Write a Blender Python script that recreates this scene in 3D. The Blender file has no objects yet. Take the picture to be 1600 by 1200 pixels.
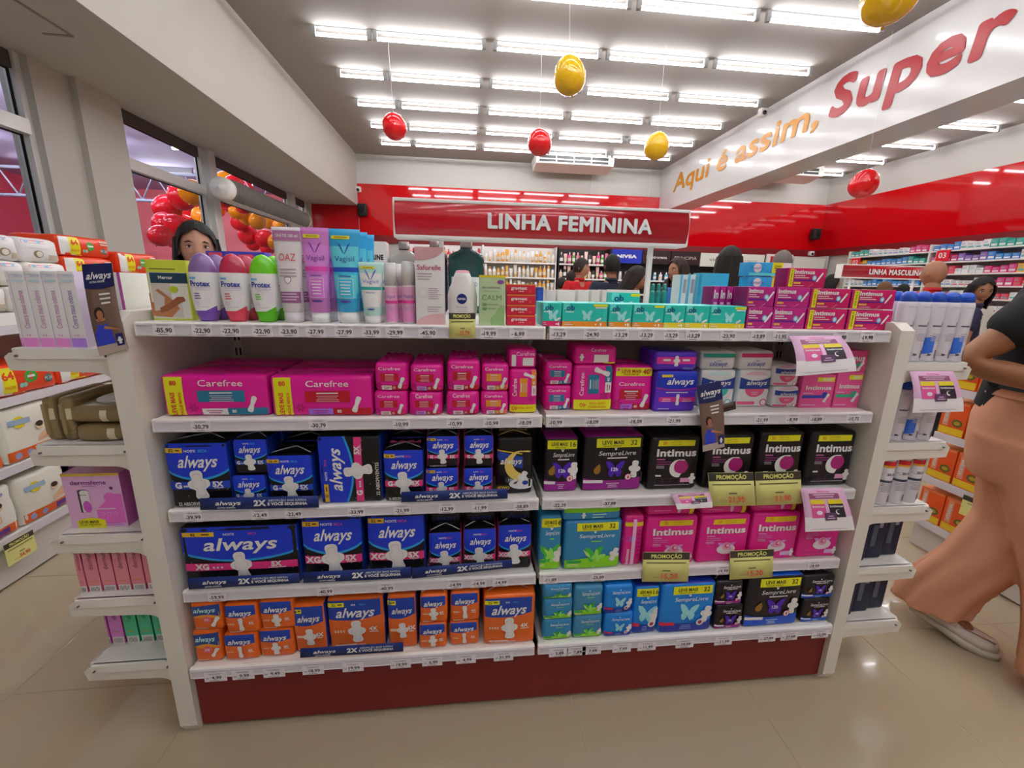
import bpy, bmesh, math, random
from mathutils import Vector, Matrix, noise
PI = math.pi
C = bpy.context.scene.collection
rnd = random.Random(7)

# ------------------------------------------------------------------ camera, light, exposure
FPX, YAW, PITCH, ROLL = 659.09, 0.10891, 0.22845, 0.022454
CAM = Vector((-0.2115, -1.1044, 1.3148))
_f = Vector((math.sin(YAW)*math.cos(PITCH), math.cos(YAW)*math.cos(PITCH), -math.sin(PITCH)))
_r0 = Vector((math.cos(YAW), -math.sin(YAW), 0)); _u0 = _r0.cross(_f)
_r = _r0*math.cos(ROLL)+_u0*math.sin(ROLL); _u = _u0*math.cos(ROLL)-_r0*math.sin(ROLL)
cd = bpy.data.cameras.new('camera'); cam = bpy.data.objects.new('camera', cd); C.objects.link(cam)
cd.sensor_width = 36; cd.lens = FPX/1600*36; cd.clip_start = .02; cd.clip_end = 100
cam.matrix_world = Matrix(((_r.x, _u.x, -_f.x, CAM.x), (_r.y, _u.y, -_f.y, CAM.y), (_r.z, _u.z, -_f.z, CAM.z), (0, 0, 0, 1)))
bpy.context.scene.camera = cam
W = bpy.data.worlds.new('world'); bpy.context.scene.world = W; W.use_nodes = True
W.node_tree.nodes['Background'].inputs[0].default_value = (.30, .32, .38, 1)
W.node_tree.nodes['Background'].inputs[1].default_value = .5
vs = bpy.context.scene.view_settings
vs.view_transform = 'Standard'; vs.look = 'None'; vs.gamma = 1; vs.use_curve_mapping = False
vs.exposure = 0.45
TUBE = 27.0

def at(px, py, ax, v):
    """the point of the plane  axis=v  that the photograph shows at a pixel (used to survey the place)"""
    d = _f+_r*((px-800)/FPX)-_u*((py-600)/FPX)
    t = (v-CAM[ax])/d[ax]
    return CAM+d*t

# ------------------------------------------------------------------ materials
def lin(h):
    c = [int(h[i:i+2], 16)/255 for i in (0, 2, 4)]
    return tuple(x/12.92 if x <= .04045 else ((x+.055)/1.055)**2.4 for x in c)+(1,)
_mats = {}
def M(col, rough=.5, metal=0, emit=0, trans=0, bump=0, bs=60, name=None, coat=0, alpha=1, ior=1.45, var=0):
    k = (col, rough, metal, emit, trans, bump, bs, coat, alpha, var)
    if k in _mats: return _mats[k]
    m = bpy.data.materials.new(name or 'paint_'+col); m.use_nodes = True
    n = m.node_tree.nodes; l = m.node_tree.links; b = n['Principled BSDF']
    b.inputs['Base Color'].default_value = lin(col); b.inputs['Roughness'].default_value = rough
    b.inputs['Metallic'].default_value = metal; b.inputs['IOR'].default_value = ior
    b.inputs['Coat Weight'].default_value = coat; b.inputs['Transmission Weight'].default_value = trans
    b.inputs['Alpha'].default_value = alpha
    if emit:
        b.inputs['Emission Color'].default_value = lin(col); b.inputs['Emission Strength'].default_value = emit
    if bump or var:
        tc = n.new('ShaderNodeTexCoord'); nz = n.new('ShaderNodeTexNoise'); nz.inputs['Scale'].default_value = bs
        nz.inputs['Detail'].default_value = 3
        l.new(tc.outputs['Object'], nz.inputs['Vector'])
        if bump:
            bp = n.new('ShaderNodeBump'); bp.inputs['Strength'].default_value = bump; bp.inputs['Distance'].default_value = .004
            l.new(nz.outputs['Fac'], bp.inputs['Height']); l.new(bp.outputs['Normal'], b.inputs['Normal'])
        if var:
            mx = n.new('ShaderNodeMix'); mx.data_type = 'RGBA'
            c = lin(col); mx.inputs[6].default_value = c; mx.inputs[7].default_value = tuple(min(1, x*(1+var)) for x in c[:3])+(1,)
            l.new(nz.outputs['Fac'], mx.inputs[0]); l.new(mx.outputs[2], b.inputs['Base Color'])
    _mats[k] = m
    return m
def up_(c, g=1.14):
    return ''.join('%02x' % min(236, int(int(c[i:i+2], 16)*g)) for i in (0, 2, 4))
def film(c): return M(up_(c), .28, bump=.25, bs=45)       # shiny plastic film of a pack
def card(c): return M(up_(c), .42)                        # printed carton
def ink(c): return M(up_(c), .38)                         # print
def plas(c): return M(up_(c, 1.06), .3)
WHITE = M('e9e6e2', .4); INKW = ink('f4f2f2')

# ------------------------------------------------------------------ mesh builder
class MB:
    def __init__(s): s.v = []; s.f = []; s.m = []; s.mats = []; s.sm = []
    def mi(s, m):
        if m not in s.mats: s.mats.append(m)
        return s.mats.index(m)
    def add(s, vs_, fs, m, smooth=False):
        o = len(s.v); s.v += [tuple(p) for p in vs_]
        multi = isinstance(m, list)
        for i, f in enumerate(fs):
            s.f.append([o+j for j in f]); s.m.append(s.mi(m[i] if multi else m)); s.sm.append(smooth)
        return s
    def box(s, x0, x1, y0, y1, z0, z1, m):
        return s.add([(x0, y0, z0), (x1, y0, z0), (x1, y1, z0), (x0, y1, z0), (x0, y0, z1), (x1, y0, z1), (x1, y1, z1), (x0, y1, z1)],
                     [(0, 3, 2, 1), (4, 5, 6, 7), (0, 1, 5, 4), (1, 2, 6, 5), (2, 3, 7, 6), (3, 0, 4, 7)], m)
    def rbox(s, x0, x1, y0, y1, z0, z1, m, r=.003, n=1, **k):
        sh = Shape(x1-x0, y1-y0, z1-z0, r, **k); vv, ff, mm = sh.body(m, n)
        c = Vector(((x0+x1)/2, (y0+y1)/2, z0))
        return s.add([Vector(p)+c for p in vv], ff, mm, True)
    def prism(s, pts, a, b, m, ax='y'):
        """polygon pts (2D) extruded between a and b along an axis"""
        n = len(pts)
        if ax == 'y': V = [(p[0], a, p[1]) for p in pts]+[(p[0], b, p[1]) for p in pts]
        elif ax == 'x': V = [(a, p[0], p[1]) for p in pts]+[(b, p[0], p[1]) for p in pts]
        else: V = [(p[0], p[1], a) for p in pts]+[(p[0], p[1], b) for p in pts]
        F = [list(range(n)), list(range(2*n-1, n-1, -1))]+[[(i+1) % n, i, n+i, n+(i+1) % n] for i in range(n)]
        return s.add(V, F, m)
    def loft(s, secs, n=20, e=1.0, smooth=True, cap=True, ax=None):
        """secs: (z, cx, cy, rx, ry, mat) ellipse/superellipse sections upward"""
        V = []; F = []; mm = []
        for (z, cx, cy, rx, ry, m) in secs:
            for i in range(n):
                t = 2*PI*i/n; c, q = math.cos(t), math.sin(t)
                V.append((cx+rx*math.copysign(abs(c)**e, c), cy+ry*math.copysign(abs(q)**e, q), z))
        for j in range(len(secs)-1):
            for i in range(n):
                F.append((j*n+i, j*n+(i+1) % n, (j+1)*n+(i+1) % n, (j+1)*n+i)); mm.append(secs[j][5])
        if cap:
            F.append(list(range(n-1, -1, -1))); mm.append(secs[0][5])
            F.append([(len(secs)-1)*n+i for i in range(n)]); mm.append(secs[-1][5])
        return s.add(V, F, mm, smooth)
    def tube(s, pts, r, m, n=8):
        V = []; F = []
        P = [Vector(p) for p in pts]
        R = r if isinstance(r, (list, tuple)) else [r]*len(P)
        for i, p in enumerate(P):
            t = (P[min(i+1, len(P)-1)]-P[max(i-1, 0)]).normalized()
            a = t.cross(Vector((0, 0, 1))) if abs(t.z) < .9 else t.cross(Vector((1, 0, 0)))
            a.normalize(); b = t.cross(a)
            for k in range(n):
                w = 2*PI*k/n; V.append(p+(a*math.cos(w)+b*math.sin(w))*R[i])
        for i in range(len(P)-1):
            for k in range(n): F.append((i*n+k, i*n+(k+1) % n, (i+1)*n+(k+1) % n, (i+1)*n+k))
        F.append(list(range(n-1, -1, -1))); F.append([(len(P)-1)*n+k for k in range(n)])
        return s.add(V, F, m, True)
    def ell(s, c, r, m, nu=16, nv=10):
        V = []; F = []
        for j in range(nv+1):
            p = PI*j/nv-PI/2
            for i in range(nu):
                t = 2*PI*i/nu
                V.append((c[0]+r[0]*math.cos(p)*math.cos(t), c[1]+r[1]*math.cos(p)*math.sin(t), c[2]+r[2]*math.sin(p)))
        for j in range(nv):
            for i in range(nu): F.append((j*nu+i, j*nu+(i+1) % nu, (j+1)*nu+(i+1) % nu, (j+1)*nu+i))
        return s.add(V, F, m, True)
    def mesh(s, name):
        me = bpy.data.meshes.new(name); me.from_pydata(s.v, [], s.f)
        for m in s.mats: me.materials.append(m)
        me.polygons.foreach_set('material_index', s.m); me.polygons.foreach_set('use_smooth', s.sm)
        me.update(); return me
    def obj(s, name, parent=None, loc=None, rot=None):
        o = bpy.data.objects.new(name, s.mesh(name)); C.objects.link(o)
        if parent: o.parent = parent
        if loc: o.location = loc
        if rot: o.rotation_euler = rot
        return o

class Shape:
    """box with rounded edges, pillow bulge and crumple; gives matching points for print on its front"""
    def __init__(s, w, d, h, r=0., bulge=0., am=0., seed=0.):
        s.w, s.d, s.h, s.r, s.bu, s.am, s.seed = w, d, h, min(r, w*.45, d*.45, h*.45), bulge, am, seed
    def P(s, a, b, c, off=0.):
        hw, hd, hh, r = s.w/2, s.d/2, s.h/2, s.r
        p = Vector((a*hw, b*hd, c*hh))
        q = Vector((max(-hw+r, min(hw-r, p.x)), max(-hd+r, min(hd-r, p.y)), max(-hh+r, min(hh-r, p.z))))
        n = p-q
        if n.length < 1e-7: n = Vector((0, -1, 0)) if r == 0 else Vector((0, -1e-6, 0))
        if r == 0:
            n = Vector((a if abs(a) == 1 else 0, b if abs(b) == 1 else 0, c if abs(c) == 1 else 0))
            p2 = p; n = Vector((0, -1, 0)) if b == -1 else n.normalized()
        else:
            n.normalize(); p2 = q+n*r
        if s.bu: 
            g = (1-a*a)*(1-c*c); p2.y += b*s.bu*g
            p2.z += c*s.bu*.5*(1-a*a)*(1-b*b)*(1 if c > 0 else .0)
            p2.x += a*s.bu*.35*(1-c*c)*(1-b*b)
        if s.am:
            k = noise.noise(Vector((p2.x*14+s.seed*7.3, p2.y*14, p2.z*14+s.seed*3.1)))
            p2 += n*(s.am*k)
        p2 += n*off; p2.z += hh
        return p2
    def body(s, m, n=1):
        mf = m if isinstance(m, (list, tuple)) else [m]*6    # front, back, left, right, bottom, top
        def pars(L):
            if s.r == 0: return [-1+2*i/n for i in range(n+1)]
            e = s.r/(L/2); A = [-1, -1+e*.45, -1+e]; B = [-1+e+(2-2*e)*i/n for i in range(1, n)] if n > 1 else []
            return A+B+[1-e, 1-e*.45, 1]
        X, Y, Z = pars(s.w), pars(s.d), pars(s.h)
        V = []; F = []; mm = []; idx = {}
        def vid(p):
            k = (round(p[0], 5), round(p[1], 5), round(p[2], 5))
            if k not in idx:
                idx[k] = len(V); V.append(s.P(*p))
            return idx[k]
        def face(A, B, fn, m_):
            for i in range(len(A)-1):
                for j in range(len(B)-1):
                    F.append([vid(fn(A[i], B[j])), vid(fn(A[i+1], B[j])), vid(fn(A[i+1], B[j+1])), vid(fn(A[i], B[j+1]))]); mm.append(m_)
        face(X, Z, lambda a, c: (a, -1, c), mf[0]); face(X, Z, lambda a, c: (-a, 1, c), mf[1])
        face(Y, Z, lambda b, c: (-1, -b, c), mf[2]); face(Y, Z, lambda b, c: (1, b, c), mf[3])
        face(X, Y, lambda a, b: (a, -b, -1), mf[4]); face(X, Y, lambda a, b: (a, b, 1), mf[5])
        return V, F, mm

# ------------------------------------------------------------------ lettering
_txt = {}
def glyphs(t, bold=0.):
    k = (t, bold)
    if k in _txt: return _txt[k]
    cu = bpy.data.curves.new('t', 'FONT'); cu.body = t; cu.resolution_u = 3; cu.fill_mode = 'FRONT'; cu.offset = bold
    if bold > .01: cu.space_character = 1+bold*1.2
    if t.startswith('LINHA') or t == 'Super': cu.space_character = 1.10
    o = bpy.data.objects.new('t', cu); C.objects.link(o)
    dg = bpy.context.evaluated_depsgraph_get()
    me = bpy.data.meshes.new_from_object(o.evaluated_get(dg))
    V = [(v.co.x, v.co.y) for v in me.vertices]; F = [list(p.vertices) for p in me.polygons]
    bpy.data.objects.remove(o); bpy.data.curves.remove(cu); bpy.data.meshes.remove(me)
    if V:
        x0 = min(v[0] for v in V); x1 = max(v[0] for v in V)
    else: x0, x1 = 0, 1
    cap = .729*.94
    V = [((x-x0)/cap, y/cap) for x, y in V]
    _txt[k] = (V, F, (x1-x0)/cap)
    return _txt[k]

PAD = [(0, .5), (.10, .49), (.165, .44), (.185, .36), (.17, .27), (.16, .2), (.24, .17), (.32, .11), (.33, .02), (.3, -.07), (.2, -.13), (.15, -.17),
       (.17, -.27), (.2, -.37), (.18, -.45), (.1, -.495), (0, -.5)]
PADO = PAD+[(-x, y) for x, y in PAD[-2:0:-1]]
LINER = [(0, .5), (.1, .48), (.15, .4), (.13, .15), (.1, 0), (.13, -.15), (.16, -.38), (.11, -.48), (0, -.5)]
LINO = LINER+[(-x, y) for x, y in LINER[-2:0:-1]]
WING = [(0, .12), (.1, .3), (.3, .48), (.5, .5), (.46, .3), (.38, .12), (.3, .02), (.36, -.12), (.3, -.34), (.16, -.42), (.06, -.3), (0, -.16)]
BFLY = WING+[(-x, y) for x, y in WING[-2:0:-1]]

class Face:
    """print on the front of a thing, in fractions of its width and height"""
    def __init__(s, sh, mb=None, rot=0, surf=None, lay=None, grid=None):
        s.sh, s.mb, s.rot, s.sf = sh, mb or MB(), rot, surf
        soft = sh is not None and sh.r > .004
        s.o0, s.dl = (.0011, .0005) if soft else (.0005, .0004)
        if lay: s.o0, s.dl = lay
        s.grid = (soft or surf is not None) if grid is None else grid
        W_, H_ = (sh.w, sh.h) if sh is not None else (1, 1)
        s.w, s.h = (H_, W_) if rot in (1, 3) else (W_, H_)
    def pt(s, X, Y, L):
        if s.rot == 1: X, Y = 1-Y, X
        elif s.rot == 2: X, Y = 1-X, 1-Y
        elif s.rot == 3: X, Y = Y, 1-X
        off = s.o0+s.dl*L
        if s.sf: return s.sf(X, Y, off)
        return s.sh.P(2*X-1, -1, 2*Y-1, off)
    def _n(s, L_):
        q = .004 if type(s.sh).__name__ == 'Loft' else .014
        return max(1, min(14, int(math.ceil(L_/q)))) if s.grid else 1
    def G(s, fn, nu, nv, m, L):
        V = []; F = []
        for j in range(nv+1):
            for i in range(nu+1):
                X, Y = fn(i/nu, j/nv); V.append(s.pt(X, Y, L))
        for j in range(nv):
            for i in range(nu):
                k = j*(nu+1)+i; F.append((k, k+1, k+nu+2, k+nu+1))
        s.mb.add(V, F, m, True)
    def R(s, x0, y0, x1, y1, m, L=0, sk=0.):
        s.G(lambda a, b: (x0+(x1-x0)*a+sk*b, y0+(y1-y0)*b), s._n(abs(x1-x0)*s.w), s._n(abs(y1-y0)*s.h), m, L)
    def B(s, lo, hi, m, L=0, x0=0., x1=1., n=12):
        s.G(lambda a, b: (x0+(x1-x0)*a, lo(x0+(x1-x0)*a)*(1-b)+hi(x0+(x1-x0)*a)*b), n, 5 if s.grid else 1, m, L)
    def Pg(s, pts, cx, cy, sz, m, L=0, rot=0., sx=1., sy=1.):
        """polygon scaled by sz metres"""
        c, q = math.cos(rot), math.sin(rot)
        V = []
        for x, y in pts:
            x, y = x*sx*sz, y*sy*sz
            V.append(s.pt(cx+(x*c-y*q)/s.w, cy+(x*q+y*c)/s.h, L))
        s.mb.add(V, [list(range(len(V)))], m)
    def E(s, cx, cy, rx, ry, m, L=0, n=14, rot=0.):
        s.Pg([(math.cos(2*PI*i/n), math.sin(2*PI*i/n)) for i in range(n)], cx, cy, s.h, m, L, rot, rx, ry)
    def T(s, t, cx, cy, hgt, m, L=2, wid=None, sh=0., bold=.0, rot=0., al='c'):
        """text; hgt = cap height as fraction of h; wid = width as fraction of w"""
        V, F, tw = glyphs(t, bold)
        H_ = hgt*s.h; sx = H_
        if wid: sx = wid*s.w/tw
        W_ = tw*sx; ox = {'c': -W_/2, 'l': 0, 'r': -W_}[al]
        c, q = math.cos(rot), math.sin(rot); P_ = []
        for x, y in V:
            x, y = x*sx+ox+sh*y*H_, (y-.5)*H_
            P_.append(s.pt(cx+(x*c-y*q)/s.w, cy+(x*q+y*c)/s.h, L))
        s.mb.add(P_, F, m)
    def lines(s, x0, x1, y, n, m, L=2, dy=.03, t=.008, al='c', r_=None):
        rr = r_ or random.Random(int(y*1000)+n)
        for i in range(n):
            w_ = (x1-x0)*rr.uniform(.6, 1)
            a = (x0+x1)/2-w_/2 if al == 'c' else x0
            s.R(a, y-i*dy-t, a+w_, y-i*dy, m, L)
    def pad(s, cx, cy, sz, rot=0., L=3, o=None):
        s.Pg(o or PADO, cx, cy, sz, ink('dcd9dc'), L, rot)
        s.Pg(o or PADO, cx, cy, sz*.82, ink('c2bcc6'), L+.5, rot, .78, .98)
        s.Pg(o or PADO, cx, cy, sz*.76, ink('e4e1e4'), L+.9, rot, .72, .98)

def tag(o, label, cat, group=None, kind=None):
    if label: o['label'] = label
    if cat: o['category'] = cat
    if group: o['group'] = group
    if kind: o['kind'] = kind
    return o
def empty(name, loc=(0, 0, 0), rz=0., label=None, cat=None, group=None):
    o = bpy.data.objects.new(name, None); C.objects.link(o); o.location = loc; o.rotation_euler = (0, 0, rz)
    o.empty_display_size = .05
    return tag(o, label, cat, group)
def clone(o, loc=None, rz=None, label=None, group=None, parent=None):
    c = o.copy(); C.objects.link(c)
    if parent is not None: c.parent = parent
    for ch in o.children: clone(ch, parent=c)
    if loc is not None: c.location = loc
    if rz is not None: c.rotation_euler = (0, 0, rz)
    if label: c['label'] = label
    if group: c['group'] = group
    elif label and 'group' in c: del c['group']
    return c
def struct(mb, name, parent=None):
    o = mb.obj(name, parent)
    if not parent: o['kind'] = 'structure'
    return o
# ------------------------------------------------------------------ the room
ORD = ['leftmost', 'second', 'third', 'fourth', 'fifth', 'sixth', 'seventh', 'eighth', 'ninth', 'tenth']
wallm = M('b9b6af', .7, bump=.05, bs=90); ceilm = M('9a958f', .75); redg = M('c4040f', .06, coat=.6)
X0, X1, Y0, Y1, ZC = -3.30, 7.9, -4.2, 8.35, 3.8
b = MB().box(X0-.2, X1+.2, Y0, Y1+.2, -.12, -.0013, M('c4b8a0', .4)); fl = struct(b, 'floor')
tm = M('b3a48a', .10, var=.06, bs=2.2, coat=.25)
TS = .6
def tile_mesh():
    g = .0008; e = .004; a = TS/2-g; mb = MB()
    V = [(-a, -a, -.0012), (a, -a, -.0012), (a, a, -.0012), (-a, a, -.0012)]
    V += [(-a, -a, -.0006), (a, -a, -.0006), (a, a, -.0006), (-a, a, -.0006)]
    q = a-.0012; V += [(-q, -q, 0), (q, -q, 0), (q, q, 0), (-q, q, 0)]
    F = [(8, 9, 10, 11)]+[(i, (i+1) % 4, 4+(i+1) % 4, 4+i) for i in range(4)]+[(4+i, 4+(i+1) % 4, 8+(i+1) % 4, 8+i) for i in range(4)]
    mb.add(V, F, tm); return mb
tmesh = None; far = MB(); tb = tile_mesh()
for i in range(-5, 15):
    for j in range(-6, 15):
        x = -.17+TS*i; y = -.15+TS*j
        if x-TS/2 > X1 or x+TS/2 < X0-.2 or y < Y0 or y-TS/2 > Y1: continue
        if x < 4 and -1 < y < 3:
            if tmesh is None: tmesh = tb.mesh('tile')
            o = bpy.data.objects.new('tile', tmesh); C.objects.link(o); o.parent = fl; o.location = (x, y, 0)
        else: far.add([(v[0]+x, v[1]+y, v[2]) for v in tb.v], tb.f, tm)
ft = far.obj('far_tiles', fl); ft['kind'] = 'stuff'
struct(MB().box(X0-.2, X1+.2, Y0-.2, Y1+.2, ZC, ZC+.15, ceilm), 'ceiling')
b = MB().box(X0-.2, X1+.2, Y1, Y1+.2, 0, ZC, wallm); wb = struct(b, 'wall_back')
MB().box(X0+.0, X1-.03, Y1-.03, Y1, 2.27, 3.25, redg).obj('red_panel', wb)
MB().box(X0, X1-.03, Y1-.05, Y1, 2.12, 2.27, M('7a0710', .5)).obj('dark_red_cap', wb)  # dark red cap over the wall shelving, its own colour
# faint vertical joints and a door-like panel on the white part
mbj = MB()
for x in (2.42, 3.7): mbj.box(x-.012, x+.012, Y1-.012, Y1, 3.25, 3.8, M('c2c2bc', .7))
mbj.obj('cover_strip', wb)
b = MB().box(X1, X1+.2, Y0, Y1, 0, ZC, wallm); wr = struct(b, 'wall_right')
MB().box(X1-.03, X1, Y0, Y1-.03, 2.27, 3.25, redg).obj('red_panel', wr)
MB().box(X1-.05, X1, Y0, Y1-.05, 2.12, 2.27, M('7a0710', .5)).obj('dark_red_cap', wr)  # same dark red cap along the right wall
struct(MB().box(X0-.2, X1+.2, Y0-.2, Y0, 0, ZC, wallm), 'wall_front')
# left wall: soffit, pillars, low wall
struct(MB().box(X0-.2, -2.4, Y0, Y1, 2.83, ZC, M('bab6ae', .7)), 'trim_1')
mbs = MB()
for x0_, y0_, x1_, y1_ in ((-2.75, 1.55, -2.748, 2.2),): mbs.box(-2.76, -2.74, 1.7, 2.35, 2.826, 2.83, M('8a8782', .7))
mbs.box(-2.92, -2.75, 2.34, 2.36, 2.826, 2.83, M('8a8782', .7)); tag(mbs.obj('ceiling_hatch'), 'faint grey hatch seam under the white soffit at upper left', 'hatch')
w = MB(); w.box(X0-.2, X0, Y0, Y1, 0, .35, wallm)
w.box(X0-.2, X0, 2.66, 3.42, .35, 2.83, wallm); w.box(X0, X0+.05, 2.98, 3.42, 0, 2.83, wallm); w.box(X0-.2, X0, Y0, -.6, .35, 2.83, wallm)
w.box(X0-.2, X0, 8.15, Y1, .35, 2.83, wallm)
wl = struct(w, 'wall_left')
MB().box(X0, -2.4, Y1-.06, Y1-.03, 1.9, 2.83, M('b01018', .2)).obj('red_corner_panel', wl)
alu = M('d5d5d2', .35, metal=.15); aluD = M('4a4442', .5)
glass = M('e8eef0', .02, trans=1.0, alpha=1, ior=1.02)
PAN = [(-.6, .95), (.95, 2.66), (3.42, 4.78), (4.92, 7.3), (7.42, 8.15)]
for k, (ya, yb) in enumerate(PAN):
    f = MB(); x = X0-.1; t = .045
    f.box(x-.03, x+.05, ya, ya+t, .35, 2.83, alu); f.box(x-.03, x+.05, yb-t, yb, .35, 2.83, alu)
    f.box(x-.03, x+.05, ya+t, yb-t, .35, .35+t, alu)
    wn = f.obj('window_%d' % (k+1)); wn['kind'] = 'structure'
    MB().box(x-.03, x+.07, ya+t, yb-t, 2.30, 2.40, alu).obj('transom', wn)
    MB().box(x-.02, x+.03, ya+t, yb-t, 2.72, 2.83, aluD).obj('head_rail', wn)
    g = MB()
    for (za, zb) in ((.395, 2.30), (2.40, 2.72)):
        g = MB(); g.box(x-.004, x+.004, ya+t+.008, yb-t-.008, za+.008, zb-.008, glass)
        g.obj('pane', wn)
        s_ = MB()
        for (a0, a1, c0, c1) in ((ya+t, ya+t+.008, za, zb), (yb-t-.008, yb-t, za, zb), (ya+t, yb-t, za, za+.008), (ya+t, yb-t, zb-.008, zb)):
            s_.box(x-.008, x+.008, a0, a1, c0, c1, M('151414', .6))
        s_.obj('rubber_seal', wn)
for (ya, yb) in ((4.78, 4.92), (7.3, 7.42)):
    o = struct(MB().rbox(X0-.15, X0+.02, ya, yb, .35, 2.83, alu, r=.01), 'trim_%d' % (2 if ya < 5 else 3))
# hanging beam with the slogan
BX0, BX1, BZ = 3.95, 4.42, 2.93
beam = struct(MB().box(BX0, BX1, Y0, Y1-.03, BZ, ZC, M('c9c8c6', .16)), 'trim_4')
def beam_text(t, p0, p1, hpx, col, bold, shr, name):
    a = at(p0[0], p0[1], 0, BX0); c = at(p1[0], p1[1], 0, BX0)
    V, F, tw = glyphs(t, bold); L_ = a.y-c.y; sx = L_/tw; z0 = a.z; sl = (c.z-a.z)/L_
    mb = MB()
    R0 = hpx*(.062 if t == 'Super' else .040)
    for k_ in range(13):
        dx, dz = (R0*math.cos(k_*PI/6), R0*math.sin(k_*PI/6)) if k_ < 12 else (0, 0)
        mb.add([(BX0-.003-.0004*k_, a.y-x*sx-shr*y*hpx-dx, z0+sl*(x*sx)+y*hpx+dz) for x, y in V], F, M(col, .35))
    return mb.obj(name, beam)
beam_text('Aqui é assim,', (1052, 300), (1277, 196), .30, 'c8860c', .0, .12, 'orange_lettering')
beam_text('Super', (1296, 184), (1566, 74), .36, 'a00c18', .0, .12, 'red_lettering')
# ------------------------------------------------------------------ tube lights (they light the shop)
tubem = M('fbfbff', .5, emit=TUBE); fixm = M('9c9c9a', .5)
def light_mesh(L_):
    mb = MB(); mb.tube([(-L_/2+.02, 0, -.075), (L_/2-.02, 0, -.075)], .0145, tubem, 6); m1 = mb.mesh('tube')
    f = MB(); f.box(-L_/2, L_/2, -.010, .010, -.012, 0, fixm)
    for s in (-1, 1): f.rbox(s*L_/2-.022, s*L_/2+.022, -.018, .018, -.094, 0, fixm, r=.006)
    return f.mesh('lamp_body'), m1
lm = {}
def lamp(x0, x1, y, label):
    k = round(x1-x0, 2)
    if k not in lm: lm[k] = light_mesh(k)
    o = bpy.data.objects.new('ceiling_light', lm[k][0]); C.objects.link(o); o.location = ((x0+x1)/2, y, ZC)
    t = bpy.data.objects.new('tube', lm[k][1]); C.objects.link(t); t.parent = o
    tag(o, label, 'light', 'tube lights on the ceiling')
ROWS = [7.36, 6.52, 5.68, 4.84, 3.98, 3.13, 2.27, 1.41, .55, -.31, -1.17, -2.03, -2.9]
RN = ['row nearest the back wall', 'second row from the back wall', 'third row from the back wall', 'fourth row from the back wall',
      'fifth row from the back wall', 'sixth row from the back wall', 'seventh row, cut by the photo edge']+['row %s overhead' % w for w in 'ahead-of-camera over-camera behind-camera further-behind far-behind rearmost'.split()]
for j, y in enumerate(ROWS):
    for i, (a, c) in enumerate([(-1.73, -1.19), (-1.13, -.03), (.09, 1.21), (1.30, 2.41), (2.52, 3.66)]):
        if y < .6 and i == 0: continue
        lamp(a, c, y, '%s tube light, ceiling %s' % (ORD[i], RN[j]))
RR = [7.75, 6.85, 5.95, 5.08, 4.2, 3.2, 2.2, 1.2, .2]
for j, y in enumerate(RR):
    for i, (a, c) in enumerate([(4.55, 5.5), (5.6, 6.5), (6.6, 7.65)]):
        lamp(a, c, y, '%s white tube light right of the slogan beam, row %s from the back wall' % (ORD[i], ORD[j].replace('leftmost', 'first')))
# ------------------------------------------------------------------ seen through the windows: covered forecourt
struct(MB().box(-14, X0-.25, -6, 14, -.3, -.05, M('6a6660', .8)), 'ground')
pur = M('b4a8c8', .7)
struct(MB().box(-14, X0-.3, -6, 14, 3.9, 4.1, pur), 'canopy_roof')
MB().box(-12.2, -12, -6, 14, 0, 3.9, M('c8485c', .6)).obj('outer_wall')['kind'] = 'structure'
MB().box(-14, X0-.3, 13.6, 13.8, 0, 3.9, M('d46a70', .6)).obj('outer_wall')['kind'] = 'structure'
for j in range(5):
    for i in range(3):
        a = -5.2-i*2.2; y = 1.5+j*2.3
        m_ = MB(); m_.tube([(a-.6, y, 3.74), (a+.6, y, 3.74)], .03, M('f4f6ff', .5, emit=70), 6)
        m_.box(a-.62, a+.62, y-.03, y+.03, 3.78, 3.9, fixm)
        tag(m_.obj('canopy_light'), '%s tube light from the windows, %s outside row from the front' % (['nearest', 'middle', 'farthest'][i], ORD[j].replace('leftmost', 'first')), 'light', 'tube lights outside the windows')
tr = MB(); Yt = 9.5
for z in (2.95, 3.5): tr.tube([(-12, Yt, z), (X0-.5, Yt, z)], .035, M('9a9cb0', .5), 6)
for k in range(14): tr.tube([(-12+k*.6, Yt, 2.95), (-11.7+k*.6, Yt, 3.5), (-11.4+k*.6, Yt, 2.95)], .018, M('9a9cb0', .5), 5)
tag(tr.obj('roof_truss'), 'grey lattice roof truss seen through the window', 'truss')
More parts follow.
